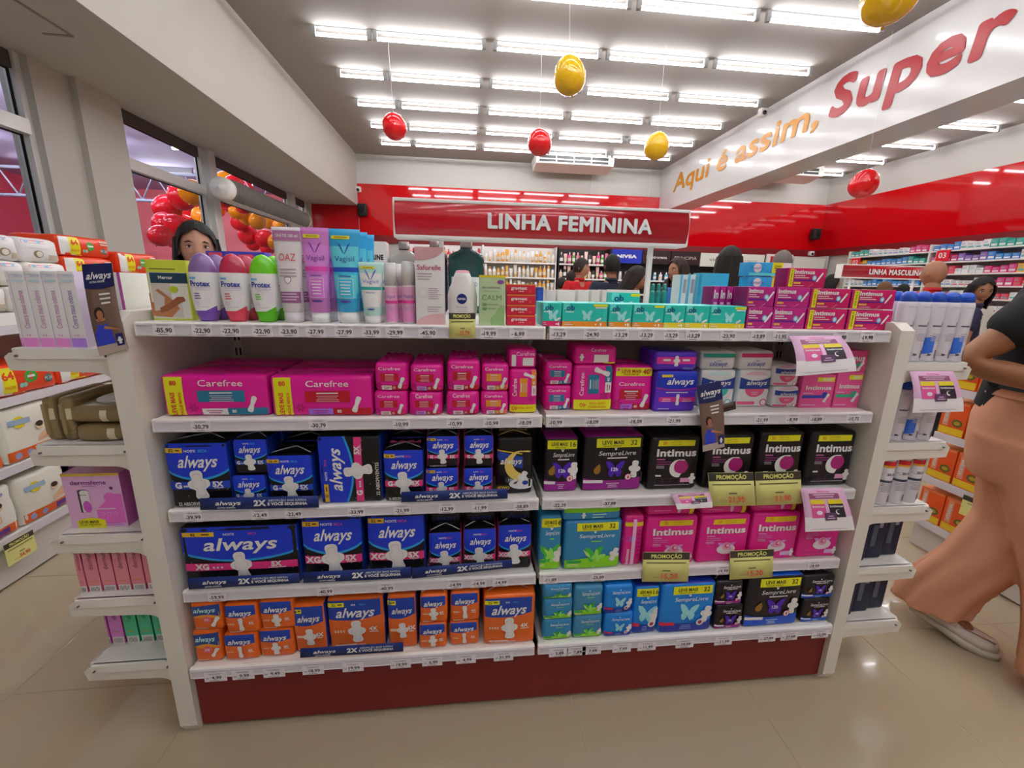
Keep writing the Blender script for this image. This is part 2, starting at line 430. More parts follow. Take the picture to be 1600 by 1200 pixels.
# balloons
def balloon_mesh(col):
    m = M(col, .09, coat=.5); mb = MB(); V = []; F = []; nu, nv = 20, 14
    for j in range(nv+1):
        p = PI*j/nv
        for i in range(nu):
            t = 2*PI*i/nu; r = math.sin(p)*(1+.10*math.cos(p)); z = -math.cos(p)*1.08
            V.append((r*math.cos(t), r*math.sin(t), z))
    for j in range(nv):
        for i in range(nu): F.append((j*nu+i, j*nu+(i+1) % nu, (j+1)*nu+(i+1) % nu, (j+1)*nu+i))
    mb.add(V, F, m, True); k = MB(); k.loft([(-1.2, 0, 0, .07, .07, m), (-1.14, 0, 0, .06, .06, m), (-1.06, 0, 0, .03, .03, m)], 8)
    return mb.mesh('balloon'), k.mesh('knot')
bm_ = {c: balloon_mesh(c) for c in ('d9141c', 'e0b010', 'ef9312', 'f0202c')}
def balloon(p, r, c, label, group=None, string=0, rot=(0, 0, 0)):
    o = bpy.data.objects.new('balloon', bm_[c][0]); C.objects.link(o); o.location = p; o.scale = (r, r, r); o.rotation_euler = rot
    k = bpy.data.objects.new('knot', bm_[c][1]); C.objects.link(k); k.parent = o
    if string:
        s = MB(); s.tube([(0, 0, 0), (0, 0, ZC-p[2])], .0015, M('e8e8e8', .5), 4); t = s.obj('string', loc=p); t.parent = o
        t.location = (0, 0, 0); t.scale = (1/r, 1/r, 1/r); t.rotation_euler = (-rot[0], -rot[1], -rot[2])
    tag(o, label, 'balloon', group)
for (px, py, rp, c, d, lb) in ((890, 118, 27, 'e0b010', .14, 'large yellow balloon hanging above the middle of the shop sign'),
        (616, 197, 20, 'd9141c', .14, 'red balloon hanging left, over the left end of the shop sign'),
        (843, 222, 20, 'd9141c', .14, 'red balloon hanging in front of the ceiling air conditioner'),
        (1026, 228, 20, 'e0b010', .14, 'yellow balloon hanging just left of the slogan on the beam'),
        (1350, 287, 21, 'd9141c', .14, 'red balloon hanging right of the beam, against the red wall band'),
        (1393, -12, 42, 'e0b010', .14, 'yellow balloon cut by the top edge, near the slogan beam')):
    dr = _f+_r*((px-800)/FPX)-_u*((py-600)/FPX); dist = FPX*d/rp; p = CAM+dr*dist
    balloon(p, d*.93, c, lb, None, 1, (.5 if rnd.random() < .5 else -.4, rnd.uniform(-.5, .5), 0))
arch = [(262, 325, 'd9141c'), (283, 308, 'd9141c'), (258, 350, 'd9141c'), (276, 352, 'd9141c'), (250, 368, 'd9141c'), (272, 372, 'd9141c'), (297, 330, 'd9141c'), (290, 350, 'd9141c'),
        (312, 305, 'ef9312'), (325, 320, 'ef9312'), (316, 340, 'ef9312'), (330, 350, 'ef9312'), (300, 300, 'ef9312'), (335, 290, 'ef9312'), (338, 325, 'ef9312'), (318, 365, 'ef9312'),
        (352, 285, 'ef9312'), (366, 290, 'd9141c'), (380, 292, 'd9141c'), (356, 318, 'd9141c'), (350, 308, 'd9141c'), (370, 330, 'ef9312'), (386, 338, 'ef9312'), (402, 345, 'ef9312'), (420, 345, 'ef9312'), (436, 352, 'ef9312'),
        (376, 348, 'd9141c'), (388, 366, 'd9141c'), (396, 380, 'd9141c'), (412, 372, 'd9141c'), (418, 388, 'd9141c'), (380, 322, 'd9141c'), (432, 378, 'ef9312'), (444, 366, 'ef9312'), (358, 300, 'd9141c')]
_b = []
for k, (px, py, c) in enumerate(sorted(arch)):
    x = -4.2-(.0, .33, .66, .99)[k % 4]; p = at(px, py, 0, x); _b.append([p.copy(), (.135+.02*(k % 3))*(-x)/4.4, c])
for it in range(30):
    for a in range(len(_b)):
        for c_ in range(a):
            d_ = _b[a][0]-_b[c_][0]; o_ = (_b[a][1]+_b[c_][1])*1.03-d_.length
            if o_ > 0: d_.normalize(); _b[a][0] += d_*o_*.5; _b[c_][0] -= d_*o_*.5
_n = {}
for p, r, c in _b:
    nm = 'red' if c == 'd9141c' else 'orange'; _n[nm] = _n.get(nm, 0)+1
    balloon(p, r, 'f0202c' if nm == 'red' else c, '%s %s balloon from the left in the arch outside the windows' % ((ORD+['%dth' % q for q in range(11, 40)])[_n[nm]-1], nm), nm+' balloons of the arch outside', 0, (rnd.uniform(-.6, .6), rnd.uniform(-.6, .6), 0))
# air curtain over the door
p0 = at(344, 293, 0, -3.0); p1 = at(476, 343, 0, -3.0)
ac = MB(); L_ = p1.y-p0.y; R_ = .125; zc = p0.z
ac.add([], [], M('e6e4df', .35))
def ring(y, r): return [(-3.0+r*math.cos(2*PI*i/20), y, zc+r*math.sin(2*PI*i/20)) for i in range(20)]
V = []; F = []
for y, r in ((p0.y-.03, .003), (p0.y-.02, .09), (p0.y, .118), (p0.y+.06, .125), (p1.y-.06, .125), (p1.y, .118), (p1.y+.02, .05)): V += ring(y, r)
for j in range(6):
    for i in range(20): F.append((j*20+i, j*20+(i+1) % 20, (j+1)*20+(i+1) % 20, (j+1)*20+i))
F += [list(range(20)), list(range(6*20+19, 6*20-1, -1))]
ac.add(V, F, M('e6e4df', .35), True)
ao = ac.obj('air_curtain'); tag(ao, 'long white air curtain with grey grille above the glass door', 'air curtain')
gm = M('72706c', .5)
for k in range(4):
    ya = p0.y+.12+k*(L_-.2)/4; yb = ya+(L_-.2)/4-.05; g = MB()
    for q in range(13):
        y = ya+(yb-ya)*q/12
        V = []
        for i in range(9):
            t = math.radians(-62+i*15); 
            for rr in (.118, .138): V += [(-3.0+rr*math.cos(t), y-.012, zc+rr*math.sin(t)), (-3.0+rr*math.cos(t), y+.012, zc+rr*math.sin(t))]
        F = []
        for i in range(8):
            a = i*4; F += [(a+2, a+3, a+7, a+6), (a, a+2, a+6, a+4), (a+1, a+5, a+7, a+3)]
        g.add(V, F, gm)
    g.obj('grille', ao)
MB().box(-3.28, -2.95, p0.y+.4, p0.y+.44, zc-.02, zc+.02, alu).obj('bracket', ao); MB().box(-3.28, -2.95, p1.y-.44, p1.y-.4, zc-.02, zc+.02, alu).obj('bracket', ao)
# ceiling air conditioners
def aircon(xc, y, label, w=1.3):
    t = MB(); z1 = ZC-.02
    t.prism([(y-.35, z1-.19), (y-.35, z1), (y+.35, z1), (y+.35, z1-.03), (y+.1, z1-.24)], xc-w/2, xc+w/2, M('dfe0da', .4), 'x')
    o = t.obj('air_conditioner'); tag(o, label, 'air conditioner')
    g = MB(); g.box(xc-w/2+.04, xc+w/2-.1, y-.357, y-.348, z1-.17, z1-.05, M('3a3836', .6)); g.obj('outlet', o)
    l_ = MB()
    for k in range(2): l_.box(xc-w/2+.03, xc+w/2-.09, y-.366, y-.352, z1-.18+k*.06, z1-.165+k*.06, M('e6e7e0', .4))
    for k in range(5): l_.box(xc-w/2+.03+k*(w-.14)/4, xc-w/2+.045+k*(w-.14)/4, y-.366, y-.352, z1-.17, z1-.05, M('e6e7e0', .4))
    l_.obj('louvre', o)
aircon(1.85, 7.85, 'white ceiling air conditioner behind the red balloon', 1.5)
aircon(6.15, 7.75, 'white air conditioner under the ceiling right of the beam', 1.5)
def speaker(p, lb, y=0):
    s = MB(); s.rbox(p[0]-.09, p[0]+.09, p[1]-.08, p[1]+.06, p[2]-.12, p[2]+.12, M('1b1a1a', .6), r=.03); o = s.obj('speaker'); tag(o, lb, 'speaker')
    c = MB(); c.ell((p[0], p[1]-.082, p[2]), (.06, .01, .07), M('0e0e0e', .8)); c.obj('speaker_cone', o)
    MB().box(p[0]-.02, p[0]+.02, p[1]+.05, p[1]+.16, p[2]-.02, p[2]+.02, M('222222', .6)).obj('bracket', o)
a = at(562, 328, 1, 8.2); speaker((a.x+.06, 8.2, a.z), 'black speaker in the back left corner of the red band')
a = at(1274, 366, 1, 8.2); speaker((a.x, 8.2, a.z), 'black speaker in the back right corner of the red band')
def camera_box(p, lb):
    s = MB(); s.rbox(p[0]-.05, p[0]+.05, p[1]-.05, p[1]+.04, p[2]-.05, p[2]+.05, M('e4e2dd', .4), r=.015); o = s.obj('security_camera'); tag(o, lb, 'camera')
    MB().ell((p[0], p[1]-.05, p[2]-.015), (.03, .02, .03), M('202020', .2)).obj('lens', o)
a = at(560, 296, 1, 8.27); camera_box((a.x, 8.27, a.z), 'small white camera above the left corner speaker')
a = at(1267, 396, 1, 8.27); camera_box((a.x, 8.27, a.z), 'small white camera under the right corner speaker')
a = at(1194, 156, 0, BX0-.05); camera_box((BX0-.05, a.y, ZC-.05), 'small white camera where ceiling meets the slogan beam')
# shop name on the red band (seen above the sign)
mb = MB(); fc = Face(None, mb, surf=lambda X, Y, off: Vector((X, Y1-.032-off, Y)), lay=(.001, .001)); fc.w = fc.h = 1
a = at(948, 328, 1, Y1-.03); fc.T('Farmácia', a.x, a.z, .11, INKW, bold=.02, sh=.2); fc.E(a.x-.32, a.z-.03, .16, .05, ink('e8c020'), 1)
mb.obj('shop_lettering', wb)
# ------------------------------------------------------------------ gondola with the women's line
pw = M('e3ded6', .38, bump=.03, bs=30); shw = M('ece9e4', .35); redk = M('7e1f1e', .45); backp = M('c9c0b8', .5); stripm = M('dcd8e0', .28)
SZ = [1.2117, .9684, .7163, .4677, .2335]
YB = [0, 0, 0, 0, -.025]
gon = empty('gondola', (0, 0, 0), 0, 'long white double-sided shop gondola with red kick plate in the middle of the floor', 'gondola')
XL, XR = -.998, 1.002
for s, x0, x1 in ((-1, XL-.056, XL-.008), (1, XR+.008, XR+.052)):
    m = MB()
    pr = [(-.03, .03), (-.015, 0), (.825, 0), (.84, .03), (.84, 1.236), (-.0, 1.236), (-.03, 1.215)]
    m.prism(pr, x0, x1, pw, 'x'); m.obj('side_panel', gon)
m = MB().box(XL-.005, XR+.005, .395, .41, .0, 1.20, backp); m.obj('back_panel', gon)
for x in (XL+.03, 0, XR-.03):
    m = MB(); m.box(x-.015, x+.015, .375, .395, .03, 1.2, M('d6d0c8', .4))
    sl = M('2a2826', .7)
    for k in range(22): m.box(x-.009, x-.004, .3738, .3751, .12+k*.05, .145+k*.05, sl); m.box(x+.004, x+.009, .3738, .3751, .12+k*.05, .145+k*.05, sl)
    m.obj('upright', gon)
MB().box(XL-.005, XR+.008, -.012, .0, .012, .198, redk).obj('kick_plate', gon)
MB().box(XL-.005, XR+.008, .80, .812, .012, .198, redk).obj('kick_plate', gon)
fo = MB()
for x in (XL+.02, .0, XR-.02):
    fo.box(x-.03, x+.03, .02, .78, 0, .03, M('bdb8b0', .5))
fo.obj('foot', gon)
PR = {0: (['85,90', '22,90', '22,90', '22,90', '23,90', '27,99', '27,99', '33,99', '29,99', '45,90', '19,99', '6,99'],
          [255, 315, 360, 409, 451, 493, 537, 580, 617, 668, 764, 810],
          ['13,29', '24,90', '13,29', '13,29', '13,29', '13,29', '23,90', '13,89', '11,95', '19,88', '19,98'],
          [873, 925, 970, 1010, 1049, 1084, 1138, 1186, 1220, 1314, 1356], 514, 522),
      1: (['30,79', '30,79', '10,99', '10,99', '10,99', '18,09'], [313, 497, 627, 711, 768, 820],
          ['10,99', '18,09', '18,09', '21,99', '21,99', '8,99', '18,89', '10,75'], [868, 925, 993, 1053, 1190, 1238, 1275, 1333], 664, 655),
      2: (['39,99', '12,49', '22,49', '33,99', '21,99', '12,99', '11,99', '38,89'], [300, 405, 458, 556, 628, 698, 750, 815],
          ['22,39', '37,99'], [874, 952], 800, 780),
      3: (['59,99', '40,99', '40,99', '14,99', '14,99', '14,99'], [336, 507, 603, 711, 748, 782],
          ['11,89', '25,89', '19,99', '19,99'], [860, 934, 1128, 1270], 920, 890),
      4: (['4,99', '9,99', '9,49', '18,99', '19,99', '18,99', '6,99', '4,99', '31,99'], [332, 376, 425, 487, 550, 625, 675, 728, 787],
          ['5,89', '7,89', '7,99', '7,99', '11,99', '19,99', '11,99', '27,99', '27,99', '12,29'], [873, 901, 925, 972, 1011, 1070, 1130, 1198, 1232, 1280], 1035, 995)}
LIP = .033
def price_tag(x, y, z, t, par, w=.05, h=None):
    h = h or LIP-.003
    mb = MB(); sh = Shape(w, .0012, h); vv, ff, mm = sh.body(M('efeaf2', .35)); mb.add(vv, ff, mm)
    f = Face(sh, mb); k = ink('2b2730')
    f.lines(.12, .88, .93, 2, ink('8a8590'), 1, .09, .035)
    f.T(t, .56, .46, .34, k, 1, bold=.02); f.R(.1, .36, .2, .42, k, 1); f.R(.25, .1, .7, .14, ink('55505a'), 1)
    o = mb.obj('price_tag', par); o.location = (x, y, z)
for i, z in enumerate(SZ):
    yf = YB[i]; pl = PR[i]
    for side, (xa, xb) in enumerate(((XL, -.006), (.005, XR))):
        m = MB(); m.box(xa+.004, xb-.004, yf+.002, .39, z-.022, z, shw)
        # returned lip with end caps
        m.prism([(yf-.010, z-.002), (yf-.003, z+.001), (yf+.004, z), (yf+.004, z-LIP), (yf-.010, z-LIP)], xa, xb, shw, 'x')
        sh_ = m.obj('shelf', gon)
        st = MB(); st.box(xa+.006, xb-.006, yf-.0115, yf-.0100, z-LIP+.002, z-.003, stripm)
        for q in (z-.006, z-LIP+.004): st.box(xa+.006, xb-.006, yf-.0135, yf-.0115, q-.001, q+.001, stripm)
        st.obj('label_strip', sh_)
        if i < 4:
            for e, x in ((-1, xa), (1, xb)):
                bk = MB(); xx = x-.003*(e > 0)+0*e
                bk.prism([(.02, z-.02), (.375, z-.02), (.375, z-.11), (.33, z-.10), (.25, z-.055), (.02, z-.036)], xx, xx+.003, shw, 'x'); bk.obj('shelf_bracket', sh_)
        ts, xs = (pl[0], pl[1]) if side == 0 else (pl[2], pl[3])
        for t, px in zip(ts, xs):
            ypx = pl[4]+(pl[5]-pl[4])*(px-215)/(1390-215)
            p = at(px, ypx, 1, yf-.013)
            price_tag(p.x, yf-.0125, z-LIP+.001 if i < 4 else z-LIP-.010, t, sh_, .046 if i < 4 else .06)
# other side shelves (seen only at the top)
for z in SZ:
    for (xa, xb) in ((XL, -.006), (.005, XR)):
        MB().box(xa+.004, xb-.004, .415, .80, z-.022, z, shw).obj('shelf', gon)
# end shelves
EZL = [1.145, .900, .650, .453, .236]; EZR = [1.119, .866, .645, .423, .205]
def bracket_poly(s, x0, x1, z):
    """x0 at the panel, x1 at the tip"""
    P = [(x0, z+.004), (x1, z+.004), (x1+s*.012, z-.006), (x1+s*.006, z-.038)]
    P += [(x0+s*.058, z-.044)]
    for k in range(1, 7):
        a = PI/2*k/6; P.append((x0+s*(.058-.040*math.sin(a)), z-.044-.026*(1-math.cos(a))))
    P += [(x0+s*.016, z-.080), (x0, z-.084)]
    return P
for s, zs, x0, x1 in ((-1, EZL, XL-.056, -1.288), (1, EZR, XR+.052, 1.298)):
    for z in zs:
        m = MB(); a, c = min(x0, x1), max(x0, x1)
        m.box(a+.004, c-.004, .004, .80, z-.004, z, shw)
        lx = c-.006 if s > 0 else a
        m.box(lx, lx+.006, .012, .79, z-.03, z, shw)
        m.box(a+.012, c-.012, -.004, .008, z-.024, z, shw)
        sc = M('77736e', .4, metal=.5)
        o = m.obj('end_shelf', gon)
        for xx in (a+.02, c-.02): MB().tube([(xx, -.009, z-.016), (xx, -.004, z-.016)], .0028, sc, 8).obj('screw', o)
        for y in (-.003, .793):
            P = bracket_poly(s, x0, x1, z-.014)
            b_ = MB(); b_.prism(P, y+.003, y+.006, pw); b_.obj('shelf_bracket', o)

# ------------------------------------------------------------------ aisle sign on top
def aisle_sign(xa, xb, y, z0, z1, text, posts, zbase, label):
    g = empty('aisle_sign', ((xa+xb)/2, y, zbase), 0, label, 'sign')
    L_ = xb-xa; H = z1-z0; off = Vector((-(xa+xb)/2, -y, -zbase)); n = 10
    m = MB(); V = []; F = []
    for i in range(n+1):
        t = -1+2*i/n; yy = y-.036-.014*(1-t*t); zz = z0+H*i/n
        V += [(xa+.004, yy, zz), (xb-.004, yy, zz)]
    for i in range(n): F.append((2*i, 2*i+1, 2*i+3, 2*i+2))
    k = len(V)
    for i in range(n+1):
        t = -1+2*i/n; yy = y+.036+.014*(1-t*t); zz = z0+H*i/n
        V += [(xa+.004, yy, zz), (xb-.004, yy, zz)]
    for i in range(n): F.append((k+2*i+1, k+2*i, k+2*i+2, k+2*i+3))
    for e in (0, 1): F.append([2*i+e for i in range(n+1)][::(1 if e else -1)]+[k+2*i+e for i in range(n, -1, -1)][::(1 if e else -1)])
    m.add(V, F, M('bc1828', .16, coat=.4), True); o = m.obj('sign_panel', g); o.location = off
    r = MB()
    for zz in (z0-.006, z1-.004): r.rbox(xa-.002, xb+.002, y-.04, y+.04, zz, zz+.011, shw, r=.003)
    r.box(xa-.002, xa+.004, y-.04, y+.04, z0, z1, shw); r.box(xb-.004, xb+.002, y-.04, y+.04, z0, z1, shw)
    o = r.obj('sign_frame', g); o.location = off
    def sf(X, Y, off_):
        t = -1+2*Y; return Vector((xa+L_*X, y-.036-.014*(1-t*t)-off_, z0+H*Y))
    f = Face(Shape(L_, .06, H), surf=sf, lay=(.004, .0005)); [f.T(text, .583+.0030*math.cos(q*PI/4)*(q < 8), .5+.022*math.sin(q*PI/4)*(q < 8), .40, ink('efe4e6'), 1+q*.12, wid=.555 if 'FEM' in text else .59) for q in range(9)]
    o = f.mb.obj('sign_lettering', g); o.location = off
    for px in posts:
        p = MB(); p.box(px-.008, px+.008, y-.008, y+.008, zbase, z0, shw); p.box(px-.03, px+.03, y-.03, y+.03, zbase, zbase+.004, shw); o = p.obj('post', g); o.location = off
aisle_sign(-.452, .575, .452, 1.47, 1.583, 'LINHA FEMININA', (-.30, .458), SZ[0]+.0005, 'red LINHA FEMININA sign on white posts above the middle gondola')
# ------------------------------------------------------------------ printed fronts of the packs
INK = {}
YEL = ink('f2d21c'); DK = ink('241c22')
def front_carefree(f, acc='1f6f8e', yel=None, chip='e8dfe4', n='80', sub='todos os dias'):
    w = f.w/f.h
    A = ink(acc); mg = ink('a8106a')
    x0 = 0
    if yel == 'left':
        f.R(.035, .03, .205, .965, YEL, 0); x0 = .2
        R_ = ink('c8452a'); f.T(n, .12, .82, .10, R_, bold=.04)
        g = Face(f.sh, f.mb, rot=1); g.T('LEVE MAIS', .32, 1-.10, .10*f.h/g.h, R_, 2, wid=.55, bold=.03); g.T('PAGUE MENOS', .32, 1-.17, .065*f.h/g.h, R_, 2, wid=.55, bold=.02)
    if yel == 'pad': x0 = .25
    if yel == 'bot':
        f.R(.03, .03, .97, .225, YEL, 0); f.T('LEVE MAIS', .62, .155, .065, ink('c8452a'), bold=.03, rot=PI); f.T('PAGUE MENOS', .62, .09, .04, ink('c8452a'), bold=.02, rot=PI); f.T('40', .25, .12, .1, ink('c8452a'), bold=.04, rot=PI/2*1)
    if yel == 'top':
        f.R(.03, .78, .97, .965, YEL, 0); f.T('LEVE MAIS', .42, .89, .065, ink('a8381f'), bold=.03); f.T('40', .8, .88, .1, ink('a8381f'), bold=.04); f.T('PAGUE MENOS', .42, .82, .035, ink('a8381f'), bold=.02)
    k = 1-x0; y1 = .76 if yel == 'top' else 1.; X = lambda v: x0+k*v
    sy = y1
    f.T('Carefree', X(.45), .82*sy if w > 1.3 else .80*sy, .145 if w > 1.3 else .10*sy, INKW, bold=.0, wid=k*(.52 if w > 1.3 else .66))
    f.R(X(.17), .36*sy, X(.72), .64*sy, A, 1); 
    f.lines(X(.25), X(.64), .60*sy, 1, ink('e8c8d0'), 2, .05, .03); f.lines(X(.25), X(.64), .52*sy, 4, ink('d8b4bc'), 2, .045, .012)
    f.R(X(.5), .03, X(.975), .21*sy, A, 1); f.R(X(.20), .04, X(.5), .2*sy, ink(chip), 2); f.lines(X(.25), X(.44), .15*sy, 2, mg, 3, .05, .02)
    f.T(n, X(.58), .13*sy, .07*sy, INKW, 3, bold=.03)
    f.pad(X(.8), .30*sy, min(f.h*.42*sy, f.w*.5), -.35, 3, LINO)
    for i in range(6):
        a = i*PI/3; f.E(X(.1)+.035*f.h/f.w*math.cos(a)*2, .22*sy+.035*math.sin(a)*2, .05, .022, mg, 0, 8, a)
def always_logo(f, cx, cy, wid, hgt=None, col=INKW, L=4, bold=.02):
    f.T('always', cx, cy, (hgt or wid*f.w/f.h*.30), col, L, wid=wid, sh=.30, bold=bold)
def front_night(f, code='G', band='1c3fb0', cnt=None, tagc='e8a820', small=False):
    BL = ink('1434c0'); LB = ink('1f8fd8')
    lo = lambda x: .60-.13*(1-(2*x-1)**2)+.0*x
    f.B(lambda x: lo(x)-.035, lambda x: lo(x)+.0, LB, 1); f.B(lo, lambda x: 1.0, BL, 1.2)
    f.R(.02, .30, .98, .42, ink(band), 2)
    f.T('NOITE', .42, .885, .035, INKW, 3, bold=.02); f.T('SECA', .62, .885, .035, ink('3aa0e0' if band[0] == '1' else 'c04a90'), 3, bold=.02)
    always_logo(f, .5, .73, .62, min(.19, .62*f.w/f.h*.34))
    f.T(code, .16, .365, .085, INKW, 4, bold=.05); f.T('5X', .80, .375, .075, INKW, 4, bold=.05); f.R(.73, .312, .88, .322, INKW, 4)
    for i in range(3): f.E(.26+.035*i, .35, .018, .018, ink('b8c0e8'), 4, 8)
    f.pad(.5, .37, min(f.h*.46, f.w*.7), .12, 5)
    if cnt:
        f.R(.03, .86, .30, .93, ink(tagc), 3); f.T(cnt, .12, .895, .045, DK, 4, bold=.02); f.lines(.17, .28, .905, 1, DK, 4, .03, .018)
        f.T(cnt+' ABSORVENTES', .36, .07, .05, INKW, 4, wid=.5, bold=.01)
    r_ = random.Random(3)
    for i in range(7): f.E(r_.uniform(.06, .94), r_.uniform(.1, .5), .006, .006, ink('c8b060'), 1, 6)
def front_day(f, code='4X', cnt=None, pad='w', dia=True):
    BL = ink('1b3d9c'); lo = lambda x: .60-.05*math.sin(PI*x)+.07*x
    f.B(lambda x: lo(x)-.30+.1*x, lambda x: lo(x), ink('e0632a'), .6); f.B(lo, lambda x: .955, BL, 1, .02, .93)
    always_logo(f, .47, .73, .66, min(.17, .66*f.w/f.h*.34), INKW if f.w > .07 else ink('dfe6f2'))
    f.T(code, .79, .40, .07, INKW, 4, bold=.04); f.R(.72, .33, .88, .345, INKW, 4)
    for i in range(4): f.E(.12+.05*i, .37, .016, .03, ink('f0b8a0'), 3, 8)
    f.lines(.1, .55, .10, 1, ink('f8d8c8'), 3, .03, .018, 'l')
    if cnt: f.R(.02, .84, .30, .92, YEL, 3); f.T(cnt, .12, .88, .045, DK, 4, bold=.02); f.lines(.17, .28, .895, 1, DK, 4, .03, .02)
    if cnt and f.w > .1: f.T('DIA', .46, .875, .03, INKW, 3, bold=.02); f.T('SECA', .62, .875, .03, ink('3aa0e0'), 3); f.T('32 ABSORVENTES', .38, .07, .045, INKW, 4, wid=.5)
    f.pad(.5, .36, min(f.h*.44, f.w*.62), .05, 5, PADO if pad == 'w' else LINO)
    if pad == 'p': f.E(.5, .36, .14, .11, ink('e8688c'), 6)
def front_day_slim(f):
    f.B(lambda x: .48, lambda x: .62-.0*x+.12*math.sin(PI*x), ink('f08a28'), .5); f.B(lambda x: .5+.10*math.sin(PI*x), lambda x: .93-.05*(1-x), ink('1c3f86'), 1, .0, .96)
    always_logo(f, .46, .76, .7, .15, ink('a8d4e8')); f.E(.52, .42, .12, .12, ink('f06070'), 2); f.T('3X', .52, .42, .07, INKW, 3, bold=.03)
    f.pad(.78, .33, f.w*.45, -.5, 4, LINO); f.lines(.1, .6, .12, 2, ink('f8d0c0'), 3, .05, .015, 'l')
def front_moon(f):
    f.B(lambda x: .45+.2*(1-x)**2, lambda x: .62+.16*(1-x), ink('1c3c9c'), 1, 0, .72); f.B(lambda x: .78-.1*x, lambda x: .80-.1*x, ink('d8b040'), 2, 0, .7)
    moon(f, .66, .52, .26, 'd8b860'); always_logo(f, .38, .60, .58, .10); f.pad(.72, .30, f.h*.26, -.4, 5); f.E(.72, .2, .22, .1, ink('c8c8d0'), 4)
    f.E(.45, .27, .13, .075, ink('3a3a3a'), 3); f.T('100%', .45, .27, .05, INKW, 4); f.E(.8, .22, .05, .04, ink('1c3c9c'), 6)
    f.R(.05, .08, .32, .18, ink('3a3218'), 3); f.T('NOVO', .18, .13, .05, ink('d8b040'), 4, bold=.02)
def moon(f, cx, cy, r, col='d8d4d8', inner=None, L=3):
    P = []
    for i in range(15):
        a = math.radians(60+i*220/14); P.append((math.cos(a), math.sin(a)))
    for i in range(13):
        a = math.radians(275-i*210/12); P.append((.30+.82*math.cos(a), .22+.78*math.sin(a)))
    f.Pg(P, cx, cy, f.h*r, ink(col), L+1)
    if inner: f.E(cx+.24*r*f.h/f.w, cy+.17*r, r*.80, r*.80, ink(inner), L)
def front_liner_purple(f):
    f.B(lambda x: .62-.05*(1-(2*x-1)**2), lambda x: 1, ink('1b2fae'), 1, .03, .97); f.B(lambda x: .58-.05*(1-(2*x-1)**2), lambda x: .62-.05*(1-(2*x-1)**2), ink('8a2a90'), 1, .03, .97)
    always_logo(f, .55, .76, .62, .15); f.R(.12, .86, .38, .92, ink('e0b830'), 3); f.R(.1, .25, .97, .37, ink('c8308c'), 2)
    f.pad(.53, .31, f.h*.28, 0, 4, LINO); f.lines(.2, .8, .5, 1, INKW, 3, .03, .02); f.lines(.15, .4, .33, 2, INKW, 3, .05, .015); f.lines(.62, .9, .33, 2, INKW, 3, .05, .015); f.lines(.1, .5, .09, 1, INKW, 3, .03, .015, 'l')
def front_liner_white(f, c='d8507c', big=True):
    f.B(lambda x: .62-.0*x-.04*math.sin(PI*x), lambda x: .80-.06*math.sin(PI*x)+.05, ink('1c3a8c'), 1, .04, .98) if not big else f.B(lambda x: .50, lambda x: .82-.10*math.sin(PI*x), ink('1c3a8c'), 1, .04, .98)
    f.Pg([(math.cos(PI+PI*i/12), math.sin(PI+PI*i/12)) for i in range(13)], .5, .5, f.w*.30, ink(c), 2, 0, 1, .8)
    f.Pg([(math.cos(PI*i/12), math.sin(PI*i/12)) for i in range(13)], .5, .86, f.w*.34, ink('b8d8d4' if c[0] == '3' else 'e4a8bc'), .5, 0, 1, .3)
    always_logo(f, .52, .67, .62, .12); f.R(.02, .08, .55, .16, ink(c), 2); f.E(.82, .14, .1, .09, ink(c), 2); f.E(.82, .14, .07, .065, INKW, 3); f.lines(.35, .65, .42, 2, INKW, 3, .05, .015)
    f.pad(.18, .3, f.h*.3, .6, 1, LINO); f.pad(.85, .32, f.h*.3, -.6, 1, LINO)
def front_intimus(f, kind='pink', cnt='32', tagx=(.28, .82)):
    dark = kind == 'black'
    f.R(tagx[0], .83, tagx[1], .935, ink('f4b81c' if not dark else 'f0d020'), 1, .012)
    f.T(cnt, tagx[0]+.13, .885, .05, ink('d06a20'), 2, bold=.02); f.T('LEVE MAIS', tagx[0]+.36, .90, .028, ink('b8741c'), 2); f.T('PAGUE MENOS', tagx[0]+.36, .86, .02, ink('b8741c'), 2)
    f.T('Intimus', .52, .71, .125, INKW, 2, wid=.78, bold=.035)
    f.lines(.14, .38, .60, 1, ink('b05a98' if dark else 'd88ac0'), 2, .04, .022, 'l'); f.lines(.14, .6, .55, 2, ink('8a3a78' if dark else 'c06ab0'), 2, .04, .016, 'l'); f.lines(.14, .3, .47, 2, ink('b8a8b8'), 2, .03, .012, 'l')
    if dark:
        moon(f, .58, .42, .17, 'd4d0d4', 'a01c70', 2); f.R(.14, .14, .72, .235, ink('3c2c38'), 1); f.R(.65, .15, .88, .23, ink('d88cb8'), 2)
        f.R(.15, .15, .28, .225, ink('120c12'), 2); f.R(.3, .15, .44, .225, ink('120c12'), 2); f.R(.46, .15, .62, .225, ink('120c12'), 2); f.R(.14, .27, .25, .30, INKW, 2)
        f.pad(.88, .22, f.h*.2, 0, 4); f.lines(.14, .9, .11, 1, ink('a89aa8'), 2, .03, .012, 'l')
    else:
        f.E(.56, .30, .11, .19, ink('f0c4d8'), 2, rot=PI/2); f.Pg(BFLY, .56, .36, f.h*.36, ink('c884c8'), 1.5, 0, 1, .45); f.E(.56, .37, .09, .085, ink('e890b0'), 3); f.E(.57, .38, .05, .05, ink('d04078'), 4); f.E(.58, .385, .03, .03, ink('f0b8cc'), 5)
        f.R(.1, .09, .6, .17, ink('e050a0'), 1); f.R(.105, .097, .595, .163, ink('c81c80'), 1.5); f.R(.66, .10, .88, .19, ink('c8a0dc'), 2); f.pad(.9, .16, f.h*.16, 0, 3)
